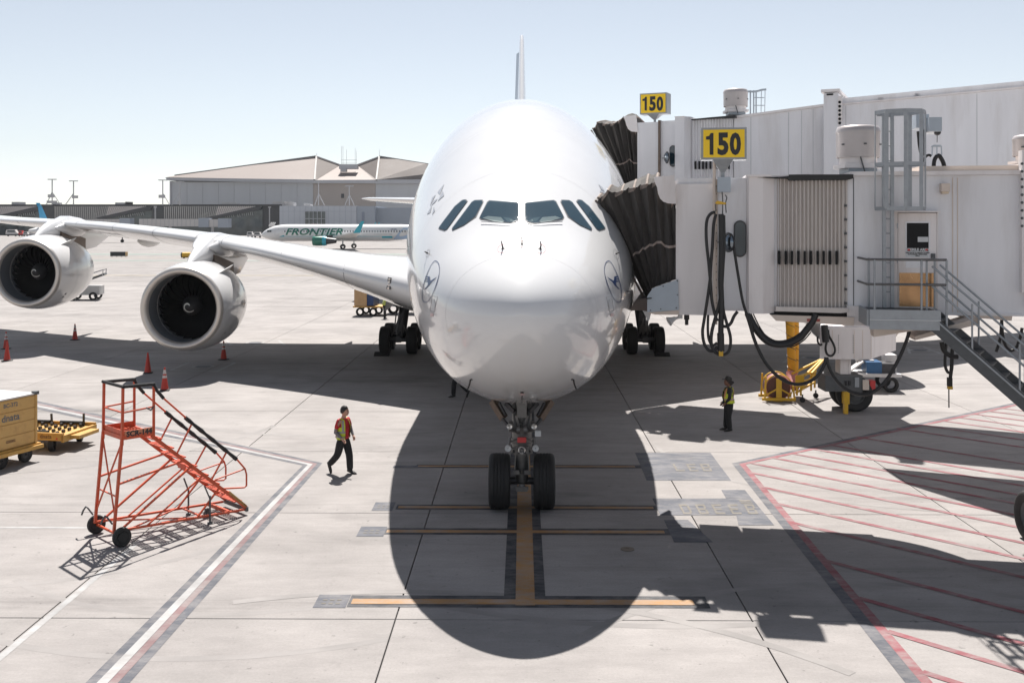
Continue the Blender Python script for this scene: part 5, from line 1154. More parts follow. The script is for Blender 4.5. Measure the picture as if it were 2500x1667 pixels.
eq = MB(); eq.prism([(x0, YB, zb), (x1, YB, zb), (x2, YB + 2.4, zb), (x0 + .8, YB + 2.4, zb)], (0, 0, zt - zb)); part('equipment_box', eq, M_bw, b2)
for xx in (500, 655, 715, 775):
    m_ = MB(); p = P(*z8(xx, 1040), YB - .012); m_.bx(p.x - .008, p.x + .008, YB - .008, YB, zb + .03, zt - .1); part('box_seam', m_, M_beige, b2)
for j in range(8):
    for xx in (543, 648):
        m_ = MB(); p = P(*z8(xx, 985 + 17 * j), YB - .02); m_.lathe([(.018, 0), (.012, .015)], p, (0, -1, 0), 8); part('box_bolt', m_, M_galvd, b2)
m_ = MB(); m_.cyl((cx + .1, YB + .6, zt - .1), (cx + .1, YB + .6, 7.6), .33, 20); m_.cyl((cx + .9, YB + 1.2, zt - .1), (cx + .9, YB + 1.2, 7.6), .33, 20); part('lift_mast', m_, M_bw, b2, smooth=50)
m_ = MB(); pb(m_, *[z8(450, 0)[0], z8(715, 0)[0], z8(0, 1268)[1], z8(0, 1382)[1]], YB - .05, .9); part('motor_box', m_, M_galvd, b2)
for (x0_, x1_, y0_, y1_, mm) in ((590, 604, 1305, 1338, M_signk), (616, 630, 1305, 1338, M_signk), (660, 690, 1282, 1350, M_galv), (716, 760, 1300, 1370, M_beige)):
    m_ = MB(); pb(m_, z8(x0_, 0)[0], z8(x1_, 0)[0], z8(0, y0_)[1], z8(0, y1_)[1], YB - .09, .1); part('switch_box', m_, mm, b2)
m_ = MB(); pb(m_, *[z8(768, 0)[0], z8(805, 0)[0], z8(0, 1305)[1], z8(0, 1365)[1]], YB + .1, .3); part('red_cabinet', m_, M_redp, b2)
q = P(*z8(672, 1450), YB); rr = .62
for k in (0, .75):
    part('tyre', tyre_mb((q.x + .02, YB + .35 + k, rr), rr, .5, (0.16, 1, 0)), M_black, b2, smooth=50); part('rim', rim_mb((q.x + .02, YB + .35 + k, rr), rr, .5, (0.16, 1, 0)), M_galvd, b2, smooth=50)
m_ = MB(); pb(m_, *[z8(583, 0)[0], z8(622, 0)[0], z8(0, 1385)[1], z8(0, 1470)[1]], YB - .2, .25); pb(m_, *[z8(586, 0)[0], z8(612, 0)[0], z8(0, 1470)[1], z8(0, 1540)[1]], YB - .18, .18); part('yellow_jack', m_, M_yel, b2)
# ---------------------------------------------------------------- hanging cables
g_c = 'black power cables hanging under the bridges'
hv = -.55
loops = [[(1045, 335), (1010, 345), (978, 390), (968, 470), (972, 600), (990, 760), (1002, 900), (1015, 1060), (1035, 1160), (1060, 1240)],
         [(1050, 350), (1030, 440), (1020, 620), (1005, 800), (1000, 900), (975, 1080), (950, 1240), (938, 1330), (950, 1420), (985, 1480), (1030, 1490), (1062, 1450)],
         [(1105, 360), (1112, 450), (1108, 640), (1098, 800), (1092, 950), (1080, 1080), (1040, 1230), (1015, 1330), (1010, 1420), (1035, 1490), (1080, 1520)],
         [(1115, 360), (1118, 620), (1108, 800), (1100, 1000), (1112, 1150), (1140, 1260), (1168, 1360), (1170, 1440), (1150, 1500), (1108, 1522)],
         [(1092, 350), (1096, 600), (1090, 900), (1096, 1100), (1092, 1240), (1090, 1340)],
         [(985, 1190), (982, 1300), (990, 1390), (1020, 1440), (1060, 1420)],
         [(1100, 1280), (1140, 1285), (1175, 1255), (1200, 1200), (1230, 1160)]]
rad = [.033, .033, .036, .033, .060, .028, .034]
pc = thing('power_cable_bundle', 'bundle of looped black power cables with yellow plug hanging from the cab', 'cables', F1.at(*z6(1092, 1525), hv))
for p_, r_ in zip(loops, rad): part('cable', hang(F1, p_, hv, r_, z6), M_cable, pc, smooth=60)
m_ = MB(); m_.cyl(F1.at(*z6(1088, 1340), hv), F1.at(*z6(1092, 1492), hv), .075, 14); part('plug_grip', m_, M_cable, pc, smooth=50)
m_ = MB(); F1.pbox(m_, *[z6(1074, 0)[0], z6(1110, 0)[0], z6(0, 1490)[1], z6(0, 1532)[1]], hv - .07, hv + .07); part('plug', m_, M_yel, pc)
m_ = MB(); F1.quad(m_, [z6(1042, 258), z6(1062, 240), z6(1132, 255), z6(1132, 270), z6(1060, 268)], hv, hv + .3); part('cable_hanger', m_, M_yel, pc)
for p_ in ([(1045, 270), (1050, 330)], [(1100, 165), (1106, 240), (1104, 350)], [(1125, 190), (1140, 215), (1130, 260), (1135, 340)]): part('hanger_chain', hang(F1, p_, hv + .1, .012, z6), M_galvd, pc)
pc2 = thing('hanging_cable', 'thick black cable sagging below the rotunda of the nearer bridge', 'cable', F1.at(*z6(1310, 1170), -.3), 0, g_c)
for p_, r_ in (([(1315, 1175), (1345, 1240), (1400, 1330), (1480, 1410), (1560, 1435), (1640, 1430), (1740, 1385), (1790, 1330), (1850, 1250), (1880, 1180)], .075), ([(1330, 1175), (1370, 1260), (1450, 1350), (1540, 1405), (1640, 1400), (1740, 1350), (1840, 1260)], .022), ([(1360, 1180), (1420, 1300), (1500, 1400), (1600, 1450), (1690, 1450), (1780, 1400), (1840, 1330)], .014)):
    part('cable', hang(F1, p_, -.1, r_, z6), M_cable, pc2, smooth=60)
pc3 = thing('hanging_cable', 'long black cable looping low in two arcs in front of the yellow hose', 'cable', F1.at(*z6(1700, 1800), -.4), 0, g_c)
zh = lambda x, y: (1820 + x / 5.345, 760 + y / 5.345)
for p_, r_ in (([(10, 20), (60, 180), (120, 380), (220, 600), (340, 770), (470, 880), (600, 940), (720, 950), (850, 910), (960, 820), (1030, 690), (1050, 600)], .036), ([(1060, 600), (1090, 720), (1160, 860), (1280, 990), (1420, 1065), (1560, 1085), (1700, 1030), (1850, 880), (1980, 660), (2080, 440), (2145, 240)], .036), ([(-150, -820), (-100, -500), (-40, -150), (10, 20)], .03)):
    part('cable', hang(F1, p_, -.35, r_, zh), M_cable, pc3, smooth=60)
pc4 = thing('hanging_cable', 'short black cable loop on the grey box under the farther bridge', 'cable', P(*zh(1100, 580), YB - .2), 0, g_c)
class FW_:                                                     # upright plane facing the camera in front of the lift box
    def at(s, x, y, v=0.0): return P(x, y, YB - .2)
for p_, r_ in (([(1060, 400), (1045, 480), (1060, 550), (1100, 580), (1145, 565), (1168, 510), (1150, 430), (1090, 320), (1080, 240)], .04), ([(940, 330), (945, 400), (975, 440), (1000, 425)], .035), ([(1030, 180), (1040, 300), (1050, 400)], .12)):
    part('cable', hang(FW_(), p_, 0, r_, zh), M_cable, pc4, smooth=60)
pc5 = thing('hanging_cable', 'black cable coil with yellow plug hanging behind the stairs', 'cable', F1.at(*z8(1330, 1500), .5), 0, g_c)
for p_, r_ in (([(1275, 1030), (1290, 1090), (1340, 1130), (1390, 1135)], .05), ([(1310, 1020), (1300, 1120), (1300, 1200), (1320, 1245), (1345, 1230), (1350, 1140), (1355, 1030)], .032), ([(1350, 1080), (1345, 1200), (1335, 1290)], .04), ([(1325, 1360), (1326, 1495)], .014)):
    part('cable', hang(F1, p_, .5, r_, z8), M_cable, pc5, smooth=60)
m_ = MB(); F1.pbox(m_, *[z8(1320, 0)[0], z8(1352, 0)[0], z8(0, 1285)[1], z8(0, 1345)[1]], .44, .56); part('plug_grip', m_, M_cable, pc5); m_ = MB(); F1.pbox(m_, *[z8(1322, 0)[0], z8(1354, 0)[0], z8(0, 1346)[1], z8(0, 1366)[1]], .44, .56); part('plug', m_, M_yel, pc5)
pc6 = thing('hanging_cable', 'black cable loop behind the stair handrail at the far right', 'cable', F1.at(*z8(1700, 880), 1.5), 0, g_c)
for p_ in ([(1700, 870), (1705, 960), (1720, 1040), (1760, 1090), (1800, 1070), (1830, 1000), (1845, 930)], [(1700, 870), (1690, 1000), (1660, 1100)], [(1490, 1150), (1520, 1200), (1560, 1230)]): part('cable', hang(F1, p_, 1.5, .035, z8), M_cable, pc6, smooth=60)

# unseen tunnel box added behind the long tunnel to cast an apron shadow
m_ = MB(); dd = Vector((math.cos(R(22)), -math.sin(R(22)), 0)) * 11; m_.prism([Vector((9.75, 30.1, 4.75)), Vector((11.5, 26.2, 4.75)), Vector((11.5, 26.2, 4.75)) + dd, Vector((9.75, 30.1, 4.75)) + dd], (0, 0, 2.6)); part('shadow_tunnel', m_, M_bg, b1)

# ================================================================== APRON EQUIPMENT
M_or = mat('orange_paint', (0.55, 0.080, 0.026), 0.45, var=0.2, scale=7, dirt=(.25, .09, .05), dirt_amt=.5, dscale=5)
M_cone = mat('cone_orange', (0.38, 0.03, 0.018), 0.6, var=0.15, scale=8)
M_collar = mat('reflective_collar', (0.46, 0.43, 0.42), 0.4, var=.2, scale=20)
M_foam = mat('black_foam', (0.022, 0.022, 0.023), 0.85, var=.3, scale=14, bump=.6, bscale=30)
M_yelc = mat('cart_yellow', (0.54, 0.33, 0.11), 0.5, var=0.10, scale=3, dirt=(.26, .14, .05), dirt_amt=.55, dscale=3)
M_yeld = mat('dolly_yellow', (0.50, 0.28, 0.06), 0.5, var=0.16, scale=5, dirt=(.20, .12, .06), dirt_amt=.6, dscale=4)
M_stencil = mat('stencil_grey', (0.11, 0.12, 0.13), 0.6); M_stencilb = mat('stencil_brown', (0.14, 0.07, 0.03), 0.6)
M_hose = mat('hose_yellow', (0.60, 0.30, 0.015), 0.6, var=0.12, scale=6); M_hosep = mat('hose_pink', (0.50, 0.21, 0.20), 0.7, var=.15, scale=8)
M_rubc = mat('reel_hose', (0.10, 0.035, 0.025), 0.6, var=.3, scale=20); M_blue = mat('engine_blue', (0.02, 0.085, 0.2), 0.4, var=.1)
M_tarp = mat('white_cover', (0.50, 0.49, 0.49), 0.6, var=.1, scale=4); M_plank = mat('crate_ochre', (0.52, 0.33, 0.17), 0.6, var=.15, scale=4)
M_bluet = mat('tarp_blue', (0.03, 0.06, 0.16), 0.6)

# ---- traffic cones
def make_cone(collars):
    t = thing('traffic_cone', '-', 'traffic cone', (0, 0, 0), 0, 'orange traffic cones round the engines')
    m_ = MB(); m_.box((0, 0, .02), (.38, .38, .04)); m_.lathe([(.18, .04), (.16, .055)], n=20); part('cone_base', m_, M_black, t, local=True)
    m_ = MB(); m_.lathe([(.15, .05), (.145, .09), (.035, .86), (.03, .905), (.02, .915)], n=20); part('cone_body', m_, M_cone, t, smooth=40, local=True)
    for z0, z1 in collars:
        f = lambda z: .145 - (z - .09) / .77 * .11 + .004
        m_ = MB(); m_.lathe([(f(z0), z0), (f(z1), z1)], n=20, caps=False); part('reflective_collar', m_, M_collar, t, smooth=60, local=True)
    return t
cA = make_cone([(.50, .60), (.66, .82)]); cB = make_cone([])
spots = [(402, 953, cA, 'cone with two pale collars, nearest to the top of the orange stairs'), (361, 911, cB, 'plain orange cone without collars beside the white pit box, in the sunlight'),
         (183, 830, cA, 'lone cone with pale collars in the wing shadow between the two engines'), (546, 878, cA, 'cone in the shade just right of the nearer engine'),
         (15, 852, cA, 'farther of two cones overlapping at the left picture edge'), (17, 881, cB, 'nearer of two cones overlapping at the left picture edge')]
used = set()
for x, y, src, lbl in spots:
    g_ = G(x, y)
    if src not in used: used.add(src); src.location = (g_.x, g_.y, 0); src.rotation_euler = (0, 0, R(12)); src['label'] = lbl
    else: clone(src, (g_.x, g_.y, 0), R(random.uniform(-25, 25)), lbl)

# ---- orange maintenance stairs
LX, LY = (-8.62, 20.92), R(46.2)
os_ = thing('maintenance_stairs', 'bright orange wheeled maintenance stairs with black foam padding on the handrails', 'stairs', (*LX, 0), LY)
def ob(nm, a, b, w_=.042, h=None, m__=None): m_ = MB(); m_.bar(a, b, w_, h); return part(nm, m_, m__ or M_or, os_, local=True)
def ot(nm, pts, r_, m__=None, n=8): m_ = MB(); m_.tube(pts, r_, n); return part(nm, m_, m__ or M_or, os_, local=True, smooth=60)
HW = .46; ZP = 2.20; ZR = 3.25; XP = .70
for s_ in (-1, 1):
    y = s_ * HW
    ob('leg', (-.20, y, .28), (-.02, y, ZP), .055); ob('rail_post', (-.02, y, ZP - .15), (0, y, ZR), .05); ob('rail_post', (XP, y, ZP - .12), (XP, y, ZR - .03), .045)
    ob('stringer', (XP - .05, y, ZP - .05), (3.02, y, .16), .04, .075); ob('base_rail', (-.22, y, .30), (2.95, y, .13), .045)
    ob('diagonal_brace', (-.05, y, .30), (1.62, y, 1.36), .04); ob('diagonal_brace', (1.75, y, .20), (2.32, y, .76), .035); ob('diagonal_brace', (-.13, y, 1.25), (1.45, y, 1.50), .038); ob('diagonal_brace', (.55, y, .27), (1.9, y, 1.1), .03)
    ob('platform_rail', (0, y, ZP + .0), (XP, y, ZP + .0), .04, .09); ob('mid_rail', (0, y, ZP + .52), (XP, y, ZP + .56), .03)
    m_ = MB(); m_.box((XP / 2, y, ZP + .06), (XP - .04, .012, .15)); part('toe_board', m_, M_or, os_, local=True)
    dz_ = lambda x: ZP - .05 - (x - XP) * (ZP - .21) / (3.02 - XP)
    hr = lambda x: dz_(x) + .92
    ot('handrail', [(XP, y, ZR - .02), (XP + .06, y, ZR - .15), (XP + .24, y, ZR - .35), (1.6, y, hr(1.6)), (2.55, y, hr(2.55)), (2.78, y, hr(2.78)), (2.98, y, hr(2.98) - .06), (3.02, y, hr(3.02) - .16), (3.02, y, hr(3.02) - .42), (2.96, y, hr(2.96) - .50), (2.42, y, dz_(2.42) + .03)], .021)
    ot('handrail', [(2.98, y, hr(2.98) - .06), (2.2, y, dz_(2.2) + .08)], .018)
    ob('baluster', (1.25, y, dz_(1.25)), (1.62, y, hr(1.62)), .03); ob('baluster', (2.1, y, dz_(2.1)), (2.5, y, hr(2.5)), .03)
    ot('foam_sleeve', [(XP - .02, y, ZR + .0), (XP + .06, y, ZR - .14), (XP + .23, y, ZR - .34)], .038, M_foam)
    pts = [(1.45 + .1 * k, y + .004 * (k % 2), hr(1.45 + .1 * k) + (.06 if k == 0 else 0) * 0) for k in range(14)]
    ot('foam_sleeve', pts, [.043 + .009 * math.sin(k * 2.1) for k in range(14)], M_foam, 9); ot('foam_sleeve', [(0, y, ZR + .01), (XP + .02, y, ZR - .01)], .036, M_foam)
ot('foam_sleeve', [(0, -HW - .05, ZR + .01), (0, HW + .06, ZR + .01)], .036, M_foam)
ob('top_rail', (XP, -HW, ZR - .02), (XP, -HW + .001, ZR), .02)
ob('cross_rail', (0, -HW, ZP + .52), (0, HW, ZP + .52), .03); ob('cross_rail', (0, -HW, ZP), (0, HW, ZP), .05, .09); ob('cross_rail', (XP, -HW, ZP - .02), (XP, HW, ZP - .02), .05, .08)
m_ = MB(); m_.box((0, 0, ZP + .07), (.012, 2 * HW - .05, .16)); part('toe_board', m_, M_or, os_, local=True)
m_ = MB(); m_.box((XP / 2, -HW - .012, ZP + .06), (XP - .06, .012, .14)); pl_ = part('number_plate', m_, mat('plate_orange', (.50, .19, .10), .5), os_, local=True)
tm = text_mb('SCR-144', .155, .008, spacing=1.05); part('stencil_lettering', place(tm, (XP / 2 + .01, -HW - .0205, ZP + .06), (1, 0, 0), (0, 0, 1)), M_signk, pl_, local=True, recalc=False)
m_ = MB()
for k in range(9): m_.bar((.04 + .08 * k, -HW + .03, ZP + .01), (.04 + .08 * k, HW - .03, ZP + .01), .022, .03)
for k in range(5): m_.bar((.02, -HW + .1 + .18 * k, ZP - .005), (XP - .02, -HW + .1 + .18 * k, ZP - .005), .02, .02)
part('platform_grating', m_, M_or, os_, local=True)
ob('rear_brace', (-.03, -HW, ZP - .1), (-.17, HW, .55), .028); ob('rear_brace', (-.03, HW, ZP - .1), (-.17, -HW, .55), .028); ob('rear_brace', (-.13, -HW, 1.0), (-.13, HW, 1.0), .026)
for k in range(8):
    x = XP + .12 + k * .285; z = dz_(x) + .0
    m_ = MB()
    for j in range(4): m_.bar((x - .08 + .053 * j, -HW + .02, z), (x - .08 + .053 * j, HW - .02, z), .028, .026)
    for j in range(3): m_.bar((x - .09, -HW + .15 + .31 * j, z - .012), (x + .09, -HW + .15 + .31 * j, z - .012), .02, .02)
    part('tread', m_, M_or, os_, local=True)
m_ = MB(); m_.bar((1.62, -HW, 1.30), (1.62, HW, 1.30), .04); m_.box((1.50, -HW + .25, 1.32), (.012, .34, .12)); part('cross_rail', m_, M_or, os_, local=True)
m_ = MB(); m_.cyl((-.10, -.68, .20), (-.10, .68, .20), .028, 10); part('axle', m_, M_or, os_, local=True)
for s_ in (-1, 1):
    part('tyre', (lambda q: q)(tyre_mb((-.10, s_ * .62, .20), .20, .11, (0, 1, 0))), M_black, os_, smooth=50, local=True)
    m_ = MB(); m_.cyl((-.10, s_ * .58, .2), (-.10, s_ * .685, .2), .11, 16); part('hub', m_, M_black, os_, local=True)
ob('cross_brace', (.1, -HW, .27), (1.7, HW, .20), .028); ob('cross_brace', (.1, HW, .27), (1.7, -HW, .20), .028); ob('cross_brace', (1.85, -HW, .2), (1.85, HW, .2), .035); ob('cross_brace', (2.55, -HW, .15), (2.55, HW, .15), .05, .08); ob('bottom_lip', (3.02, -HW - .04, .13), (3.02, HW + .04, .13), .06, .10, M_galvd); ob('worn_lip', (2.55, -HW - .005, .60), (3.0, -HW - .005, .20), .03, .06, M_yelc)
for s_ in (-1, 1):
    m_ = MB(); m_.cyl((2.05, s_ * .49, .03), (2.05, s_ * .49, .62), .022, 8); m_.cyl((2.05, s_ * .49, .0), (2.05, s_ * .49, .04), .06, 10); m_.bar((2.05, s_ * .49, .55), (1.92, s_ * .47, .86), .028); part('screw_jack', m_, M_galvd, os_, local=True)
m_ = MB(); m_.cyl((2.25, -.04, .075), (2.25, .04, .075), .075, 14); m_.bar((2.25, 0, .08), (2.25, 0, .2), .1, .05); part('caster', m_, M_galvd, os_, local=True)
for y in (-.30, .66): ot('tow_hook', [(-.18, y - .05, .42), (-.26, y + .02, .56), (-.30, y + .04, .60), (-.34, y + .08, .52), (-.36, y + .12, .42)], .02, M_galvd)
ot('chain', [(XP - .18, -HW - .02, ZP + .56), (XP - .08, -HW - .03, ZP + .50), (XP, -HW - .01, ZP + .57)], .018, M_steel)

os_.scale = (.955, 1, 1)
# ---- yellow container cart at the left edge
fd = Vector((.34, .94, 0)).normalized(); ang = math.atan2(fd.y, fd.x)          # local x along the visible end
cc = thing('luggage_container_cart', 'faded yellow box cart with grey stencilled lettering cut by the left edge', 'baggage cart', (-13.97, 26.68, 0), ang)
m_ = MB(); m_.bx(-.40, 1.12, .02, 2.7, .52, 1.86); box_ = part('cart_body', m_, M_yelc, cc, local=True)
for k in range(4):
    m_ = MB(); m_.bx(-.36, 1.08, .0, .02, .55 + .325 * k, .55 + .325 * k + .305); part('panel', m_, M_yelc, box_, local=True)
m_ = MB(); m_.bx(-.42, 1.14, -.01, 2.72, 1.861, 1.90); part('cart_roof', m_, M_tarp, cc, local=True)
for x in (-.40, 1.10):
    m_ = MB(); m_.bx(x - .035, x + .035, -.02, .03, .45, 1.92); part('corner_post', m_, M_yelc, cc, local=True)
m_ = MB(); m_.bx(1.04, 1.17, -.05, .1, 1.86, 1.95); part('corner_latch', m_, M_galvd, cc, local=True)
m_ = MB(); m_.bx(-.45, 1.22, -.06, 2.7, .40, .51); part('cart_chassis', m_, M_yeld, cc, local=True)
m_ = MB(); m_.bx(-.45, 1.25, -.14, -.06, .36, .46); part('bumper', m_, M_yeld, cc, local=True)
for x, y in ((.62, .18), (.62, 2.3), (-.2, .18)):
    part('tyre', tyre_mb((x + .28, y, .21), .21, .14, (0, 1, .0)), M_black, cc, smooth=50, local=True); part('rim', rim_mb((x + .28, y, .21), .21, .14, (0, 1, 0)), M_dark, cc, local=True)
for L, x, z, s_, mm in (('BC-372', .36, 1.70, .155, M_stencil), ('dnata', .36, 1.36, .27, M_stencil), ('GSE002', .36, .72, .10, M_stencilb)):
    tm = text_mb(L, s_, .004 if s_ < .2 else .006); part('stencil_lettering', place(tm, (x - .12, -.004, z), (1, 0, 0), (0, 0, 1)), mm, box_, local=True, recalc=False)

# ---- roller-bed dolly behind it
dl = thing('roller_dolly', 'low yellow cargo dolly with black rollers behind the container cart', 'cargo dolly', (-13.27, 28.70, 0), R(-9))
m_ = MB(); m_.bx(-3.3, -.04, .04, 1.56, .40, .46); part('dolly_bed', m_, M_yeld, dl, local=True)
for y in (0, 1.6): m_ = MB(); m_.bx(-3.3, 0, y - .03, y + .03, .34, .56); part('side_rail', m_, M_yeld, dl, local=True)
m_ = MB(); m_.bx(-.06, .02, -.03, 1.63, .30, .50); part('end_rail', m_, M_yeld, dl, local=True); m_ = MB(); m_.bx(.02, .30, .30, 1.3, .34, .44); part('drawbar_plate', m_, M_yeld, dl, local=True)
for k, (x, y) in enumerate([(-.35 - .32 * i, .22 + .29 * j) for i in range(7) for j in range(5)]):
    m_ = MB(); m_.cyl((x - .035, y, .51), (x + .035, y, .51), .055, 8); m_.bar((x, y, .45), (x, y, .50), .05); part('caster_roller', m_, M_dark, dl, local=True)
for x0, y in ((-1.3, .10), (-2.2, .10), (-1.1, 1.48), (-2.2, 1.48)):
    m_ = MB(); m_.cyl((x0, y, .56), (x0 + .75, y, .56), .05, 10); part('guide_roller', m_, M_black, dl, local=True)
m_ = MB(); m_.bar((-.30, 1.45, .45), (-.30, 1.45, .85), .05); m_.bar((-1.4, 1.5, .5), (-1.42, 1.5, .8), .05); part('stop_lever', m_, M_dark, dl, local=True)
for x in (-.45, -2.6):
    for y in (.12, 1.48): part('tyre', tyre_mb((x, y, .19), .19, .16, (1, .35, 0) if x > -1 else (0, 1, 0)), M_black, dl, smooth=50, local=True)
tm = text_mb('dnata', .17, .004); part('stencil_lettering', place(tm, (-.55, -.034, .455), (1, 0, 0), (0, 0, 1)), M_stencilb, dl, local=True, recalc=False)
for x, y in ((-1.0, -.034), (-.2, -.034)):
    m_ = MB(); m_.lathe([(.03, 0), (.03, .006)], (x, y, .40), (0, -1, 0), 10); part('reflector', m_, M_redp, dl, local=True)
m_ = MB(); m_.lathe([(.03, 0), (.03, .006)], (.02, 1.2, .40), (1, 0, 0), 10); part('reflector', m_, M_redp, dl, local=True)

# ---- ochre cargo cart far behind, by the main wheels
oc = thing('cargo_cart', 'ochre slatted cargo cart with blue cover beyond the left main wheels', 'baggage cart', (-11.0, 71.0, 0), R(-6))
m_ = MB(); m_.bx(-.75, .15, -.9, .9, .72, 2.05); cb = part('cargo_box', m_, M_plank, oc, local=True)
for k in range(4): m_ = MB(); m_.bx(-.73, .13, -.915, -.90, .75 + .32 * k, .75 + .32 * k + .30); part('slat', m_, M_plank, cb, local=True)
m_ = MB(); m_.bx(.16, .62, -.85, .85, .75, 2.0); part('cover', m_, M_bluet, oc, local=True)
m_ = MB(); m_.bx(-.85, 1.5, -.9, .9, .60, .70); part('cart_chassis', m_, M_yeld, oc, local=True)
for x in (-.35, .6):
    for y in (-.8, .8): part('tyre', tyre_mb((x, y, .3), .3, .2, (0, 1, 0)), M_black, oc, smooth=50, local=True)
dk = thing('baggage_tug', 'dark cargo loader half hidden behind the left main gear', 'loader', (-8.6, 72.5, 0), R(-6))
m_ = MB(); m_.bx(-1.2, 2.6, -.9, .9, .75, 2.0); part('loader_body', m_, M_galvd, dk, local=True)
for x in (-.6, 1.8): part('tyre', tyre_mb((x, -.8, .4), .4, .25, (0, 1, 0)), M_black, dk, smooth=50, local=True)
for x in (-.7, .6): m_ = MB(); m_.cyl((x, -.93, 1.5), (x, -.9, 1.5), .07, 10); part('headlight', m_, M_lens, dk, local=True)

# ---- yellow air hoses and the hose reel cart under the rear bridge
def zhp(x, y, Y): return P(1820 + x / 5.345, 760 + y / 5.345, Y)
ah = thing('air_hose', 'pair of fat yellow air hoses hanging down from the bridge', 'air hose', zhp(590, 960, 38.2))
for xo, Y, r_, xb, yb in ((568, 38.2, .165, 590, 800), (632, 38.6, .15, 628, 800)):
    a, b = zhp(xo + 8, 40, Y), zhp(xb, yb, Y); a.z = 7.3; n = 64; pts = []; rr_ = []
    for k in range(n + 1):
        t = k / n; p = a.lerp(b, t); p.x += .05 * math.sin(t * 5 + xo); pts.append(p); rr_.append(r_ * (1.0 + .05 * math.sin(t * 4)))
    m_ = MB(); m_.tube(pts, rr_, 16); part('hose', m_, M_hose, ah, smooth=60)
    m_ = MB(); hx_ = []
    for k in range(n * 3):
        t = k / (n * 3); p = pts[int(t * n)].lerp(pts[min(n, int(t * n) + 1)], t * n - int(t * n)); a_ = t * 2 * math.pi * 15; hx_.append(p + Vector((math.cos(a_) * r_ * 1.02, math.sin(a_) * r_ * 1.02, 0)))
    m_.tube(hx_, .012, 5); part('hose_spiral', m_, M_signk, ah)
m_ = MB(); m_.tube([zhp(590, 795, 37.9), zhp(590, 860, 37.8), zhp(620, 930, 37.5), zhp(650, 1010, 37.3)], [.17, .165, .17, .15], 14); part('hose_end', m_, M_hosep, ah, smooth=60)
m_ = MB(); m_.tube([zhp(625, 795, 38.3), zhp(630, 880, 38.2), zhp(660, 980, 37.9)], [.15, .15, .14], 14); part('hose_end', m_, M_hosep, ah, smooth=60)
rcx, rcy = G(1904, 983).x, 37.0
rc = thing('hose_reel_cart', 'yellow cart carrying a large reel of dark red hose', 'hose reel cart', (rcx, rcy, 0), R(-4))
m_ = MB(); m_.lathe([(.22, -.28), (.43, -.27), (.45, -.1), (.44, .1), (.43, .27), (.22, .28)], (0, .35, .52), (0, 1, 0), 28); part('hose_coil', m_, M_rubc, rc, smooth=30, local=True)
for k in range(5): m_ = MB(); m_.tube([(.445 * math.cos(R(a)), .15 + .09 * k, .52 + .445 * math.sin(R(a))) for a in range(0, 360, 20)], .035, 6, closed=True); part('hose_turn', m_, M_rubc if k % 2 else M_hosep, rc, smooth=60, local=True)
for y in (0, .70):
    m_ = MB(); m_.tube([(.50 * math.cos(R(a)), y, .52 + .50 * math.sin(R(a))) for a in range(0, 360, 12)], .022, 6, closed=True); part('reel_ring', m_, M_yel, rc, smooth=60, local=True)
    for a in (90, 210, 330): m_ = MB(); m_.bar((0, y, .52), (.5 * math.cos(R(a)), y, .52 + .5 * math.sin(R(a))), .05); part('reel_spoke', m_, M_yel, rc, local=True)
m_ = MB(); m_.bx(-.10, .10, -.04, -.01, .1, .86); part('reel_bracket', m_, M_yel, rc, local=True)
for y in (-.05, .75): m_ = MB(); m_.bx(-.62, .60, y - .05, y + .05, .06, .16); part('skid', m_, M_yel, rc, local=True); 
for x in (-.52, .56): 
    for y in (-.05, .75): m_ = MB(); m_.bar((x, y, .1), (x * .92, y, .95 if x < 0 else .62), .06); part('frame_post', m_, M_yel, rc, local=True)
for a, b in (((.62, 0, .35), (1.5, .9, .62)), ((.66, 0, .95), (1.55, .9, 1.02)), ((.62, .7, .95), (2.0, 1.9, 1.35)), ((1.0, .3, .95), (2.1, 2.0, 1.4)), ((.66, .0, .25), (.66, 0, 1.0)), ((.80, .0, .25), (.80, .0, 1.0)), ((1.28, .5, .35), (1.28, .5, .95)), ((1.5, .9, .4), (1.5, .9, 1.0)), ((.8, 0, .75), (1.3, .5, .8)), ((1.3, .5, 1.0), (2.2, 2.1, 1.42)), ((.85, 0, .55), (1.5, .9, .95))):
    m_ = MB(); m_.bar(a, b, .06, .07); part('frame_tube', m_, M_yel, rc, local=True)
m_ = MB(); m_.box((.73, 0, .98), (.22, .05, .1)); m_ = MB().bx(.60, .92, -.03, .03, .55, .98); part('frame_plate', m_, M_yel, rc, local=True)
for x, y in ((.85, -.05), (1.55, .95)): 
    m_ = MB(); m_.cyl((x, y - .03, .1), (x, y + .03, .1), .1, 16); part('caster', m_, M_black, rc, local=True, smooth=40); m_ = MB(); m_.bar((x, y, .1), (x, y, .3), .05); part('caster_fork', m_, M_galvd, rc, local=True)
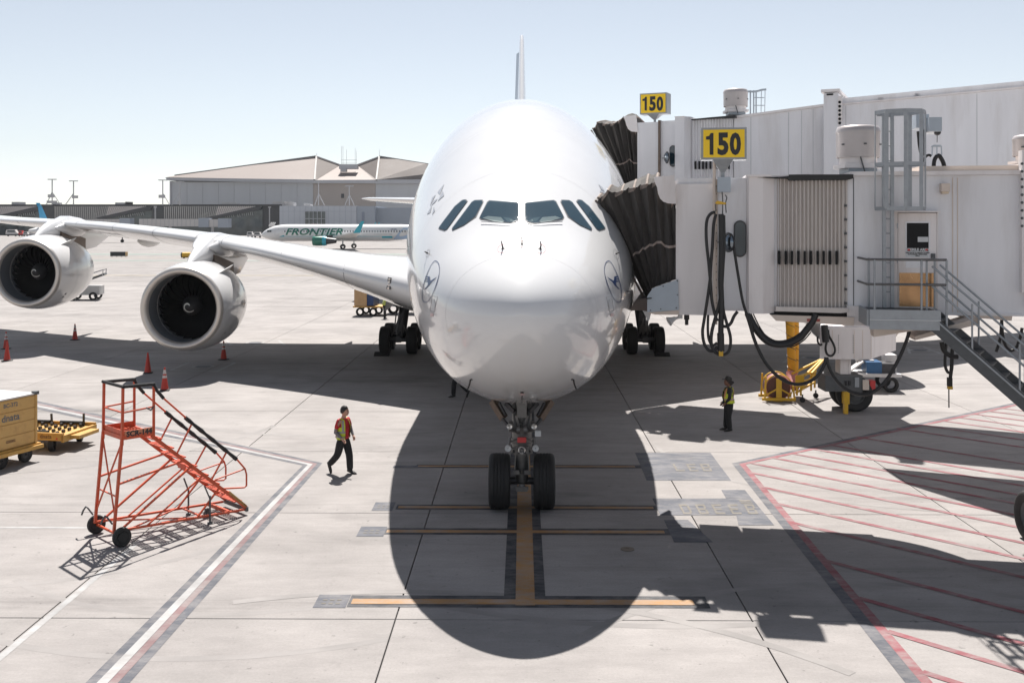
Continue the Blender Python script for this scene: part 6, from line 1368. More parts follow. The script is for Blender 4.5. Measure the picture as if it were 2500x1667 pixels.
# ---- ground power unit with blue engine beyond the bogie
gp = P(*[1820 + 1640 / 5.345, 760 + 860 / 5.345], 39.8); gu = thing('ground_power_trailer', 'white service trailer with a blue engine beyond the bridge bogie', 'trailer', (gp.x, 39.8, 0), R(-6))
m_ = MB(); m_.bx(-1.0, 1.0, -.7, .7, .60, .72); part('trailer_deck', m_, M_tarp, gu, local=True)
m_ = MB(); m_.bx(-.30, .28, -.55, .3, .72, 1.16); part('engine_block', m_, M_blue, gu, local=True); m_ = MB(); m_.bx(-.12, .05, -.3, -.1, 1.16, 1.21); part('filler_cap', m_, M_tarp, gu, local=True)
m_ = MB(); m_.bx(.29, .80, -.5, .4, .72, 1.10); part('gearbox', m_, M_dark, gu, local=True); m_ = MB(); m_.bx(.55, .98, .0, .65, .72, 1.38); part('tank', m_, M_tarp, gu, local=True)
m_ = MB(); m_.box((-.62, -.2, .98), (.60, .5, .05), ((.8, 0, .6), (0, 1, 0), (-.6, 0, .8))); part('cover', m_, M_tarp, gu, local=True); m_ = MB(); m_.cyl((-.55, .2, 1.2), (-.05, .2, 1.28), .2, 14); m_.bx(-.5, -.05, 0, .4, 1.28, 1.55); part('air_filter', m_, M_tarp, gu, local=True, smooth=40)
for x in (-.6, .6): part('tyre', tyre_mb((x, -.6, .3), .3, .2, (0, 1, 0)), M_black, gu, smooth=50, local=True); part('tyre', tyre_mb((x, .6, .3), .3, .2, (0, 1, 0)), M_black, gu, smooth=50, local=True)
M_roofu0 = mat('faded_white_paint', (.42, .41, .40), .6, var=.15, scale=2)
# ---- belt loader behind the outer engine, taxiway sign, barrel
bl = thing('belt_loader', 'small white belt loader half hidden behind the outer engine', 'belt loader', (-36.9, 84.6, 0), R(8))
m_ = MB(); m_.bx(-1.8, 1.0, -.8, .8, .45, 1.2); part('loader_body', m_, M_roofu0, bl, local=True); m_ = MB(); m_.bar((-2.2, 0, .9), (1.3, 0, 2.2), .9, .16); part('belt', m_, M_galvd, bl, local=True)
for y in (-.5, .5): m_ = MB(); m_.bar((-1.5, y, 1.7), (1.3, y, 2.6), .06); m_.bar((1.2, y, 2.1), (1.25, y, 2.6), .06); part('loader_rail', m_, M_tarp, bl, local=True)
for x in (-1.2, .5): 
    for y in (-.75, .75): part('tyre', tyre_mb((x, y, .35), .35, .22, (0, 1, 0)), M_black, bl, smooth=50, local=True)
q = G(289, 627); ts = thing('taxiway_sign', 'long low black taxiway sign with yellow end on the far apron', 'sign', (q.x, q.y, 0))
m_ = MB(); m_.bx(-1.5, 1.35, -.12, .12, .12, .95); part('sign_box', m_, M_signk, ts, local=True); m_ = MB(); m_.bx(1.36, 1.75, -.12, .12, .12, .95); part('sign_end', m_, mat('sign_amber', (.6, .4, .2), .5), ts, local=True)
for x in (-1.2, -.3, .6, 1.4): m_ = MB(); m_.bx(x - .04, x + .04, -.06, .06, 0, .12); part('sign_leg', m_, M_galvd, ts, local=True)
q = G(456, 631); br = thing('barrel', 'yellow barrel with dark end lying on the far taxiway', 'barrel', (q.x, q.y, 0))
m_ = MB(); m_.lathe([(.46, -.75), (.5, -.7), (.46, -.25), (.5, -.2), (.46, .25), (.5, .3), (.46, .75)], (0, 0, .62), (1, 0, 0), 20); part('barrel_drum', m_, M_yel, br, smooth=30, local=True); m_ = MB(); m_.cyl((-.95, 0, .62), (-.755, 0, .62), .49, 20); part('barrel_end', m_, M_signk, br, local=True)
for x in (-.5, .5): m_ = MB(); m_.bx(x - .05, x + .05, -.3, .3, 0, .2); part('barrel_cradle', m_, M_galvd, br, local=True)

# ================================================================== PEOPLE
M_skin = mat('skin', (0.46, 0.26, 0.19), 0.55); M_skind = mat('brown_skin', (0.17, 0.085, 0.055), 0.55)
M_hair = mat('black_hair', (0.016, 0.013, 0.012), 0.6); M_trou = mat('black_trousers', (0.013, 0.013, 0.015), 0.8, var=.25, scale=12); M_shoe = mat('black_boots', (0.015, 0.014, 0.014), 0.45)
M_shirt = mat('red_shirt', (0.42, 0.012, 0.02), 0.7, var=.12, scale=9); M_vest = mat('high_visibility_yellow', (0.52, 0.60, 0.03), 0.6, var=.1, scale=10); M_band = mat('reflective_band', (0.28, 0.28, 0.27), 0.35)
M_bandor = mat('orange_band', (0.48, 0.22, 0.08), 0.5); M_sleeve = mat('grey_sleeve', (0.17, 0.16, 0.17), 0.8, var=.2, scale=20); M_eye = mat('eye_dark', (.02, .015, .015), .3); M_lip2 = mat('lips', (.25, .09, .08), .5)
def skin_mesh(nodes, edges, root, mats, sub=2, name='body'):
    names = list(nodes); me = bpy.data.meshes.new(name); me.from_pydata([nodes[n][0] for n in names], [(names.index(a), names.index(b)) for a, b in edges], [])
    o = bpy.data.objects.new(name, me); COL.objects.link(o); o.modifiers.new('skin', 'SKIN'); sm = o.modifiers.new('sub', 'SUBSURF'); sm.levels = sub; sm.render_levels = sub
    for i, n in enumerate(names):
        r_ = nodes[n][1]; me.skin_vertices[0].data[i].radius = (r_, r_) if not isinstance(r_, tuple) else r_; me.skin_vertices[0].data[i].use_root = (n == root)
    dg = bpy.context.evaluated_depsgraph_get(); ev = bpy.data.meshes.new_from_object(o.evaluated_get(dg)); bpy.data.objects.remove(o); bpy.data.meshes.remove(me)
    mb = MB(); mb.add([v.co.copy() for v in ev.vertices], [tuple(p.vertices) for p in ev.polygons]); bpy.data.meshes.remove(ev); return mb
def sub_nodes(nodes, keys, grow): return {k: (nodes[k][0], nodes[k][1] * grow if not isinstance(nodes[k][1], tuple) else tuple(x * grow for x in nodes[k][1])) for k in keys}
def head_mb(c, yaw_, sc=1.0, pitch=0.0):
    """head facing +x: skull, jaw, nose, brow and ears in one surface"""
    m_ = MB(); n, k = 20, 16; rings = []
    for i in range(1, k):
        th = math.pi * i / k; z = math.cos(th); rg = []
        for j in range(n):
            a = 2 * math.pi * j / n; rr_ = math.sin(th); x, y = math.cos(a) * rr_, math.sin(a) * rr_
            px_, py_, pz_ = x * .098, y * .077, z * .122
            if z < 0: px_ = px_ * (1 + .10 * z) + (.018 * -z if x > 0 else .010 * z); py_ *= 1 + .28 * z
            f = math.exp(-(y / .20) ** 2) if x > 0 else 0
            px_ += f * (.024 * math.exp(-((z + .14) / .13) ** 2) + .010 * math.exp(-((z - .22) / .1) ** 2) + .010 * math.exp(-((z + .48) / .07) ** 2) + .012 * math.exp(-((z + .78) / .12) ** 2) - .006 * math.exp(-((z + .36) / .05) ** 2))
            if x > .3: px_ -= .010 * math.exp(-((abs(y) - .36) / .14) ** 2) * math.exp(-((z - .02) / .12) ** 2)
            if abs(x) < .25: py_ += math.copysign(.014, y) * math.exp(-((z + .06) / .18) ** 2) * (1 if abs(y) > .8 else 0)
            rg.append(Vector((px_, py_, pz_)))
        rings.append(rg)
    m_.loft(rings); M_ = Matrix.Translation(Vector(c)) @ Matrix.Rotation(yaw_, 4, 'Z') @ Matrix.Rotation(-pitch, 4, 'Y') @ Matrix.Scale(sc, 4)
    m_.v = [M_ @ v for v in m_.v]; return m_, M_
def hand(wr, palm, d, side, m_, r_=.011):
    """palm plus four fingers of different lengths, curled, and a thumb from the side"""
    d = Vector(d).normalized(); side = Vector(side).normalized(); nrm_ = d.cross(side).normalized(); wr = Vector(wr)
    m_.tube([wr - d * .02, wr + d * .02, wr + d * .06, wr + d * .092], [.022, .030, .033, .026], 10)
    for k, L in enumerate((.068, .078, .072, .056)):
        b = wr + d * .088 + side * (.024 - .016 * k); m_.tube([b, b + d * L * .45 + nrm_ * .006, b + d * L * .75 + nrm_ * .026, b + d * L * .85 + nrm_ * .045], [r_, r_ * .95, r_ * .85, r_ * .65], 6)
    b = wr + d * .03 + side * .026; m_.tube([b, b + side * .026 + d * .022 + nrm_ * .008, b + side * .030 + d * .052 + nrm_ * .018], [.013, .012, .008], 6)
def person(label, loc, rz, pose, skin, top, build, vest, hairfn, sleeves, head_yaw=0.0, head_pitch=0.0, group=None):
    p = thing('person', label, 'person', loc, rz, group); N = pose; k = build
    nodes = {'pelvis': (N['pelvis'], (.125 * k, .155 * k)), 'belly': (N['belly'], (.115 * k, .145 * k)), 'chest': (N['chest'], (.115 * k, .165)), 'neckb': (N['neckb'], (.062, .09)), 'neck': (N['neck'], .054), 'headb': (N['headb'], .05)}
    ed = [('pelvis', 'belly'), ('belly', 'chest'), ('chest', 'neckb'), ('neckb', 'neck'), ('neck', 'headb')]
    for s_ in ('l', 'r'):
        nodes.update({'sh' + s_: (N['sh' + s_], .062), 'el' + s_: (N['el' + s_], .043), 'wr' + s_: (N['wr' + s_], .027), 'hp' + s_: (N['hp' + s_], .098 * k), 'kn' + s_: (N['kn' + s_], .062), 'an' + s_: (N['an' + s_], .036), 'to' + s_: (N['to' + s_], .024)})
        ed += [('chest', 'sh' + s_), ('sh' + s_, 'el' + s_), ('el' + s_, 'wr' + s_), ('pelvis', 'hp' + s_), ('hp' + s_, 'kn' + s_), ('kn' + s_, 'an' + s_)]; del nodes['to' + s_]
    body = skin_mesh(nodes, ed, 'pelvis', skin)
    hm, HM = head_mb(N['head'], head_yaw, 1.1, head_pitch); body.add(hm.v, hm.f)
    for s_ in ('l', 'r'):
        d = Vector(N['wr' + s_]) - Vector(N['el' + s_]); hand(N['wr' + s_], None, d + Vector((.0, 0, -.02)), Vector((1, 0, .3)), body)
    part('body', body, skin, p, smooth=70, local=True)
    tk = ['pelvis', 'hpl', 'knl', 'anl', 'hpr', 'knr', 'anr']; tn_ = sub_nodes(nodes, tk, 1.13); tn_['pelvis'] = (N['pelvis'], (.138 * k, .168 * k))
    for s_ in ('l', 'r'): tn_['kn' + s_] = (N['kn' + s_], .100); tn_['an' + s_] = (Vector(N['an' + s_]) + (Vector(N['an' + s_]) - Vector(N['kn' + s_])).normalized() * .03, .088); tn_['hp' + s_] = (N['hp' + s_], .125 * k)
    tn_['waist'] = (tuple(Vector(N['pelvis']).lerp(Vector(N['belly']), .75)), (.125 * k, .155 * k))
    part('trousers', skin_mesh(tn_, [('pelvis', 'waist')] + [(a + s_, b + s_) for s_ in 'lr' for a, b in (('hp', 'kn'), ('kn', 'an'))] + [('pelvis', 'hpl'), ('pelvis', 'hpr')], 'pelvis', M_trou), M_trou, p, smooth=70, local=True)
    sk = {'belly': (tuple(Vector(N['pelvis']).lerp(Vector(N['belly']), .5)), (.132 * k, .165 * k)), 'mid': (N['belly'], (.132 * k, .160 * k)), 'chest': (N['chest'], (.130 * k, .178)), 'neckb': (N['neckb'], (.073, .10)), 'collar': (tuple(Vector(N['neckb']).lerp(Vector(N['neck']), .6)), .063)}
    se = [('belly', 'mid'), ('mid', 'chest'), ('chest', 'neckb'), ('neckb', 'collar')]
    for s_ in 'lr':
        sk['sh' + s_] = (N['sh' + s_], .077); sk['el' + s_] = (tuple(Vector(N['sh' + s_]).lerp(Vector(N['el' + s_]), .78 if sleeves == 'short' else 1.0)), .062); se += [('chest', 'sh' + s_), ('sh' + s_, 'el' + s_)]
        if sleeves == 'long': sk['wr' + s_] = (tuple(Vector(N['el' + s_]).lerp(Vector(N['wr' + s_]), .92)), .043); se.append(('el' + s_, 'wr' + s_))
    part('shirt', skin_mesh(sk, se, 'mid', top), top, p, smooth=70, local=True)
    if sleeves == 'short':
        for s_ in 'lr':
            m_ = MB(); a, b, c = Vector(N['sh' + s_]).lerp(Vector(N['el' + s_]), .72), Vector(N['el' + s_]), Vector(N['el' + s_]).lerp(Vector(N['wr' + s_]), .9); m_.tube([a, b, c], [.050, .047, .034], 12); part('arm_sleeve', m_, M_sleeve, p, smooth=60, local=True)
    for s_ in 'lr':
        a, t_ = Vector(N['an' + s_]), Vector(N['to' + s_]); d = (t_ - a); d.normalize(); up_ = Vector(N['kn' + s_]) - a; up_.normalize(); m_ = MB()
        m_.loft([[q + (Vector((0, 1, 0)) * math.cos(u) * wd + up_ * (math.sin(u) * hh)) for u in [2 * math.pi * i / 12 for i in range(12)]] for q, wd, hh in ((a - d * .085 - up_ * .045, .030, .034), (a - d * .06 - up_ * .02, .046, .058), (a - up_ * .02, .048, .062), (a + d * .08 - up_ * .035, .048, .046), (t_ - d * .0 - up_ * .04, .050, .038), (t_ + d * .06 - up_ * .05, .036, .026))]); m_.tube([a - up_ * .03, a + up_ * .06, a + up_ * .12], [.062, .060, .056], 12); part('boot', m_, M_shoe, p, smooth=60, local=True)
    # waistcoat: a sheet round the trunk, open at the front, over both shoulders
    pc_, bc_, cc_, nb_ = Vector(N['pelvis']), Vector(N['belly']), Vector(N['chest']), Vector(N['neckb'])
    def trunk(t): return pc_.lerp(bc_, t * 2.2) if t < .4545 else bc_.lerp(cc_, (t - .4545) / .30) if t < .7545 else cc_.lerp(nb_, (t - .7545) / .2455)
    def vsec(t, lift, a0, a1, n=26):
        c = trunk(t); rx, ry = (.160 * k, .190 * k) if t < .5 else (.160 * k, .195) if t < .76 else (.158 * k - (t - .76) * .25, .200 - (t - .76) * .28)
        rx, ry = rx + lift + .012 * (1 - t), ry + lift + .012 * (1 - t); return [c + Vector((math.cos(a) * rx, math.sin(a) * ry, 0)) for a in [a0 + (a1 - a0) * i / (n - 1) for i in range(n)]]
    a0 = R(vest['open']); ts_ = [vest['hem'], .3, .45, .58, .70]
    m_ = MB(); m_.loft([vsec(t, 0, a0, 2 * math.pi - a0) for t in ts_], caps=False, ring_closed=False)
    for lo, hi in ((a0, R(62)), (R(118), R(242)), (R(298), 2 * math.pi - a0)):                        # above the armholes
        m_.loft([vsec(t, 0, lo, hi, 10) for t in (.70, .80, .90, .965)], caps=False, ring_closed=False)
    for s_ in (-1, 1):
        f_ = [trunk(.965) + Vector((math.cos(a) * .10, s_ * math.sin(a) * .14, 0)) for a in (a0, R(62))]; b__ = [trunk(.965) + Vector((-.09, s_ * .03, 0)), trunk(.965) + Vector((-.05, s_ * .14, 0))]
        mid = [(f_[0] + b__[0]) / 2 + Vector((0, s_ * .045, .05)), (f_[1] + b__[1]) / 2 + Vector((0, s_ * .02, .035))]; m_.loft([f_, mid, b__], caps=False, ring_closed=False)
    part('safety_vest', m_, M_vest, p, smooth=70, local=True)
    for t0, t1, mm in vest['bands']:
        m_ = MB(); m_.loft([vsec(t, .006, a0, 2 * math.pi - a0) for t in (t0, t1)], caps=False, ring_closed=False); part('reflective_band', m_, mm, p, smooth=70, local=True)
    for lo, hi in ((R(40), R(58)), (R(302), R(320)), (R(140), R(156)), (R(204), R(220))):
        m_ = MB(); m_.loft([vsec(t, .006, lo, hi, 4) for t in (vest['bands'][-1][1], .72, .84, .955)], caps=False, ring_closed=False); part('reflective_band', m_, vest['bands'][-1][2], p, smooth=70, local=True)
    for s_ in (-1, 1):
        m_ = MB(); m_.ball(HM @ Vector((.089, s_ * .030, .006)), .011, 8); part('eye', m_, M_eye, p, local=True)
    m_ = MB(); m_.box(HM @ Vector((.100, 0, -.058)), (.012, .045, .012), (HM.to_3x3() @ Vector((1, 0, 0)), HM.to_3x3() @ Vector((0, 1, 0)), HM.to_3x3() @ Vector((0, 0, 1)))); part('mouth', m_, M_lip2, p, local=True)
    hairfn(p, HM); return p
def hair_short(p, HM):
    m_ = MB(); rings = []
    for i in range(0, 9):
        th = math.pi * .5 * i / 8 * 1.16; rg = []
        for j in range(20):
            a = 2 * math.pi * j / 20; front = max(0, math.cos(a)); lim = 1 - .36 * front ** .8 if i > 4 else 1; t2 = th * lim if i > 0 else .02
            rg.append(HM @ Vector((math.cos(a) * math.sin(t2) * .109 - .004, math.sin(a) * math.sin(t2) * .087, math.cos(t2) * .134 + .004 * math.sin(j * 3) + (.012 * front if i < 7 else 0))))
        rings.append(rg)
    m_.loft(rings); part('hair', m_, M_hair, p, smooth=60, local=True)
def hair_bun(p, HM):
    hair_short(p, HM); m_ = MB(); m_.ball(HM @ Vector((-.085, 0, -.01)), .075, 14, (1, 1.05, 1.2)); m_.ball(HM @ Vector((-.14, 0, .01)), .045, 12); part('hair_bun', m_, M_hair, p, smooth=60, local=True)
    m_ = MB(); m_.lathe([(.112, .0), (.112, .05), (.095, .11), (.05, .13), (.01, .135)], HM @ Vector((0, 0, .045)), HM.to_3x3() @ Vector((-.1, 0, 1)), 20)
    m_.prism([HM @ Vector(q) for q in ((.08, -.07, .055), (.17, -.05, .028), (.19, 0, .025), (.17, .05, .028), (.08, .07, .055))], HM.to_3x3() @ Vector((0, 0, .012))); part('cap', m_, M_hair, p, smooth=40, local=True)
walk = dict(pelvis=(0, 0, .93), belly=(.01, 0, 1.10), chest=(.015, 0, 1.30), neckb=(.01, 0, 1.47), neck=(.02, 0, 1.53), headb=(.035, 0, 1.60), head=(.05, 0, 1.665),
            shl=(.0, .19, 1.42), ell=(.05, .25, 1.16), wrl=(.20, .17, 1.00), shr=(.0, -.19, 1.42), elr=(-.06, -.25, 1.14), wrr=(.17, -.24, .98),
            hpl=(.0, .10, .88), knl=(.12, .11, .50), anl=(.14, .11, .10), tol=(.28, .12, .065), hpr=(0, -.10, .88), knr=(-.10, -.11, .50), anr=(-.36, -.12, .24), tor=(-.30, -.12, .09))
g_ = G(838, 1156)
person('man walking in red shirt, yellow safety vest and black trousers', (g_.x, g_.y, 0), R(-30), walk, M_skin, M_shirt, 1.0, dict(open=30, hem=.02, bands=[(.15, .24, M_band), (.46, .54, M_band)]), hair_short, 'short', R(14), R(10))
stand = dict(pelvis=(-.02, 0, .88), belly=(.03, 0, 1.05), chest=(.0, 0, 1.24), neckb=(-.03, 0, 1.40), neck=(-.02, 0, 1.455), headb=(-.01, 0, 1.50), head=(.015, 0, 1.565),
             shl=(-.02, .18, 1.35), ell=(.0, .24, 1.08), wrl=(.13, .16, .90), shr=(-.02, -.18, 1.35), elr=(.0, -.24, 1.08), wrr=(.13, -.18, .90),
             hpl=(-.02, .10, .83), knl=(.02, .11, .47), anl=(-.02, .11, .09), tol=(.11, .12, .06), hpr=(-.02, -.10, .83), knr=(.03, -.11, .47), anr=(.06, -.11, .09), tor=(.2, -.12, .06))
g_ = G(1778, 1051)
person('woman standing in black uniform, cap and yellow vest looking up at the nose', (g_.x, g_.y, 0), R(180), stand, M_skind, mat('black_jacket', (.014, .014, .016), .75), 1.16, dict(open=44, hem=.06, bands=[(.30, .36, M_bandor), (.36, .44, M_band), (.44, .50, M_bandor)]), hair_bun, 'long', 0, R(12))
g_ = G(939, 778)
w2 = dict(walk); w2.update(knl=(.05, .11, .48), anl=(.04, .12, .09), tol=(.16, .14, .06), knr=(-.02, -.11, .48), anr=(-.02, -.12, .09), tor=(.1, -.13, .06), chest=(.10, 0, 1.27), neckb=(.16, 0, 1.42), neck=(.2, 0, 1.48), headb=(.24, 0, 1.53), head=(.28, 0, 1.58), shl=(.12, .19, 1.38), shr=(.12, -.19, 1.38), elr=(.2, -.25, 1.12), wrr=(.3, -.22, .92), ell=(.2, .25, 1.12), wrl=(.3, .2, .92))
person('worker in yellow vest bending forward by the cargo cart under the wing', (g_.x, g_.y, 0), R(20), w2, M_skin, M_trou, 1.0, dict(open=30, hem=.02, bands=[(.15, .24, M_band), (.46, .54, M_band)]), hair_short, 'short')
g_ = G(1118, 970)
person('worker behind the nose of whom only dark trousers and boots show', (g_.x, g_.y, 0), R(160), walk, M_skin, M_trou, 1.0, dict(open=30, hem=.02, bands=[(.15, .24, M_band), (.46, .54, M_band)]), hair_short, 'short')
# wheel chocks at the main gear
for sg in (-1, 1):
    solo('wheel_chock', MB().prism([(sg * 6.6, 49.3, 0), (sg * 6.6, 49.62, 0), (sg * 6.6, 49.66, .18)], (sg * .75, 0, 0)), M_black, 'black wheel chock in front of the %s main wheels' % ('left' if sg < 0 else 'right'), 'wheel chock', 'wheel chocks at the main gear')

# ================================================================== FAR SIDE OF THE AIRFIELD
M_tdark = mat('terminal_dark_cladding', (0.040, 0.042, 0.047), 0.5, var=.12, scale=.1); M_tglass = mat('terminal_glass', (0.05, 0.07, 0.075), 0.12, var=.6, scale=.35, spec=.6)
M_rib = mat('terminal_rib', (0.36, 0.38, 0.38), 0.5); M_ribd = mat('terminal_rib_dark', (0.34, 0.33, 0.32), 0.5); M_ribl = mat('terminal_rib_light', (.62, .57, .55), .5)
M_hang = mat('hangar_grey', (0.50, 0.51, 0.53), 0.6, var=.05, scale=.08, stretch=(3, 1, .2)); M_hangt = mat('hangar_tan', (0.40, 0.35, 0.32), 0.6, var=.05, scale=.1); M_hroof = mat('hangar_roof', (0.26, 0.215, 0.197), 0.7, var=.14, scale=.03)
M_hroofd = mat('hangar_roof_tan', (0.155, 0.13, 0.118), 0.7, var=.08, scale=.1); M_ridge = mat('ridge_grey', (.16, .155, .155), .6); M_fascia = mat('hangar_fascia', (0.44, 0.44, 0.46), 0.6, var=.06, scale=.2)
M_gb = mat('metal_clad_blue_grey', (0.44, 0.465, 0.51), 0.5, var=.04, scale=.2); M_gb2 = mat('metal_clad_dark_blue', (0.30, 0.335, 0.39), 0.5, var=.04, scale=.2)
M_roofu = mat('roof_plant', (0.52, 0.50, 0.49), 0.6, var=.1, scale=.6); M_mast = mat('mast_grey', (0.40, 0.40, 0.41), 0.5)
def zz2(x, y): return (380 + x / 3.4588, 360 + y / 3.4588)
def z55(x, y): return (x / 5.6, 400 + y / 5.6)
def slabp(nm, pts, Y, dep, m__, par): m_ = MB(); m_.prism([P(x, y, Y) for x, y in pts], (0, dep, 0)); return part(nm, m_, m__, par)
# ---- hangar with folded roof
YH = 560.0
def H(x, y, dy=0.0): return P(*zz2(x, y), YH + dy)
gz = lambda p: Vector((p.x, p.y, 0))
hg = thing('hangar', 'huge grey hangar with folded tan roof rising behind the dark terminal', 'hangar', gz(H(1100, 400)))
def wallh(nm, x0, x1, yt, m__, dy=0): 
    m_ = MB(); a, b = H(x0, yt, dy), H(x1, yt, dy); m_.prism([a, b, gz(b), gz(a)], (0, 60, 0)); return part(nm, m_, m__, hg)
wallh('hangar_door', 130, 1329, 292, M_hang); wallh('wall', 1331, 1857, 292, M_hangt); wallh('hangar_door', 1859, 2600, 292, M_hang)
m_ = MB(); a, b = H(118, 285, -.6), H(130, 285, -.6); m_.prism([a, b, gz(b), gz(a)], (0, 40, 0)); part('corner_post', m_, M_fascia, hg)
for k in range(1, 9):
    x = 130 + k * 133; m_ = MB(); a = H(x, 300, -.15); m_.bx(a.x - .12, a.x + .12, a.y, a.y + .15, 0, a.z); part('door_joint', m_, M_fascia, hg)
m_ = MB(); m_.prism([H(82, 255, -3), H(95, 278, -3), H(1345, 302, -3), H(1345, 272, -3)], (0, 70, 0)); part('fascia', m_, M_fascia, hg)
m_ = MB(); m_.prism([H(1345, 276, -3), H(1345, 302, -3), H(2600, 306, -3), H(2600, 270, -3)], (0, 70, 0)); part('fascia', m_, M_fascia, hg)
def face(nm, pts, m__): m_ = MB(); m_.poly([H(*p) for p in pts]); m_.poly([H(p[0], p[1] + 3, p[2] + .4) for p in pts]); return part(nm, m_, m__, hg)
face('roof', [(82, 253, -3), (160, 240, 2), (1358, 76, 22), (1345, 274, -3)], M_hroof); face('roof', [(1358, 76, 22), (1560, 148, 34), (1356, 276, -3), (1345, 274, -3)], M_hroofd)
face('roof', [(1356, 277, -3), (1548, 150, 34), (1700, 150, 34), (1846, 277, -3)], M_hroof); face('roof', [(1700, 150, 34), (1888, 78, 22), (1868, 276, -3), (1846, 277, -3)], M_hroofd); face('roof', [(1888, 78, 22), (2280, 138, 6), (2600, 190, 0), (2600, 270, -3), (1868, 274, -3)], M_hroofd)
m_ = MB(); m_.bar(H(160, 238, 1), H(1358, 75, 21), .5, .9); part('ridge', m_, M_ridge, hg); m_ = MB(); m_.bar(H(1888, 77, 21), H(2600, 190, 0), .5, .9); part('ridge', m_, M_ridge, hg); m_ = MB(); m_.bar(H(1358, 76, 21), H(1342, 275, -4), .9); part('ridge', m_, M_ridge, hg); m_ = MB(); m_.bar(H(1888, 78, 21), H(1864, 275, -4), .9); part('ridge', m_, M_ridge, hg)
m_ = MB(); m_.bar(H(1358, 76, 21), H(1560, 148, 33), .5); m_.bar(H(1560, 148, 33), H(1700, 148, 33), .6); m_.bar(H(1700, 148, 33), H(1888, 78, 21), .5); part('valley_edge', m_, M_fascia, hg)
m_ = MB(); a, b = H(1548, 150, 10), H(1700, 182, 10); m_.bx(a.x, b.x, a.y, a.y + 6, b.z, a.z); part('roof_plant', m_, M_fascia, hg)
m_ = MB(); a, b = H(1560, 182, 8), H(1608, 206, 8); m_.bx(a.x, b.x, a.y, a.y + 4, b.z, a.z); part('roof_plant', m_, M_mast, hg)
m_ = MB(); a, b = H(1566, 392, -.4), H(1590, 428, -.4); m_.bx(a.x, b.x, a.y, a.y + .4, b.z, a.z); part('wall_lamp', m_, M_tdark, hg)
for k, (x, y0, y1) in enumerate(((1360, 76, 50), (1570, 148, -10), (1582, 148, -10), (1612, 148, 20), (1685, 148, 5), (1695, 140, 30), (1890, 78, 20))):
    a, b = H(x, y0, 20), H(x, y1, 20); m_ = MB(); m_.bar(a, b, .14); part('antenna', m_, M_mast, hg)
m_ = MB(); m_.bar(H(1565, 108, 20), H(1700, 108, 20), .2); m_.bar(H(1565, 135, 20), H(1700, 135, 20), .2); part('roof_rail', m_, M_mast, hg)
# ---- dark concourse with slanted ribs
YT = 470.0
def T(x, y, Y=YT): return P(*z55(x, y), Y)
tb = thing('concourse_building', 'long dark terminal concourse with slanted pale ribs along the far apron', 'terminal building', gz(T(1500, 700)))
ztop_t = T(1000, 566).z
x0, x1 = T(-900, 600).x, P(681, 520, YT).x
m_ = MB(); m_.bx(x0, x1, YT + 1.2, YT + 45, 0, ztop_t - .2); part('wall', m_, M_tdark, tb)
m_ = MB(); m_.bx(x0, x1, YT - 1.0, YT + 46, ztop_t - .2, ztop_t + .35); part('roof', m_, M_tdark, tb)
def zy(y): return T(1000, y).z
bays = [(-760, -605, 815), (590, 745, 2090), (2085, 2285, 3585)]
bays = [(x, x + 155, x + 1500) for x in (-905, 590, 2085)]
for s_, r0, e_ in bays:
    m_ = MB(); a, b = T(s_, 580).x, T(r0, 580).x; m_.bx(a, b, YT - .3, YT + 1.2, 0, ztop_t - .25); part('solid_panel', m_, M_tdark, tb)
    m_ = MB(); m_.bx(b, T(e_, 580).x, YT + .6, YT + 1.15, 0, ztop_t - .4); gl = part('glass_wall', m_, M_tglass, tb)
    # dark slanting fascia from the foot on the left to the eaves on the right
    m_ = MB(); q = [(r0 + 560, 742), (r0 + 640, 758), (e_ - 40, 632), (e_ - 10, 590), (e_ - 60, 578)]; m_.prism([T(x, y, YT - 1.2) for x, y in q], (0, 1.4, 0)); part('slanted_fascia', m_, M_tdark, tb)
    up_ = MB(); dn = MB(); br_ = MB()
    for k in range(46):
        x = r0 + 12 + 27.5 * k; t = max(0, (x - r0 - 520) / 760); lean = 95 * t; yb = 752 if x - lean < r0 + 560 else max(592, 748 - (x - lean - r0 - 600) * .185)
        tgt = up_ if t < .28 else br_
        if yb > 600: tgt.bar(T(x, 582, YT - .5), T(x - lean * (yb - 582) / 100, yb, YT - .5), .55 if t < .28 else .8, .5)
    part('upper_rib', up_, M_ribd, tb, kind='stuff'); part('slanted_rib', br_, M_ribl, tb, kind='stuff')
    for k in range(26):
        x = r0 + 480 + 29 * k; yt = 645 + (0 if x > r0 + 1050 else 20); 
        if k % 9 != 8: dn.bar(T(x, yt + (8 if k % 2 else 0), YT + .2), T(x + 16, yt + 62, YT + .2), .5, .3)
    part('lower_rib', dn, M_rib, tb, kind='stuff')
    m_ = MB(); m_.bx(T(r0, 580).x, T(e_, 580).x, YT - .8, YT - .3, zy(588), zy(584)); part('eaves_rail', m_, M_ribd, tb)
for (x, yy, wd, hh) in ((40, 512, 110, 40), (600, 520, 60, 30), (1480, 520, 180, 38), (1620, 508, 40, 20)):
    m_ = MB(); a, b = T(x, yy + 10), T(x + wd, yy + 52); m_.bx(a.x, b.x, YT + 8, YT + 14, ztop_t + .35, P(*z55(x, yy + 6), YT).z); solo('rooftop_unit', m_, M_roofu, {40: 'rooftop duct unit at the left edge of the dark concourse roof', 600: 'low rooftop unit right of the blue tail fin', 1480: 'long pale rooftop duct unit in the middle of the concourse roof', 1620: 'small rooftop box at the end of the long duct unit'}[x], 'rooftop unit', 'plant on the concourse roof')
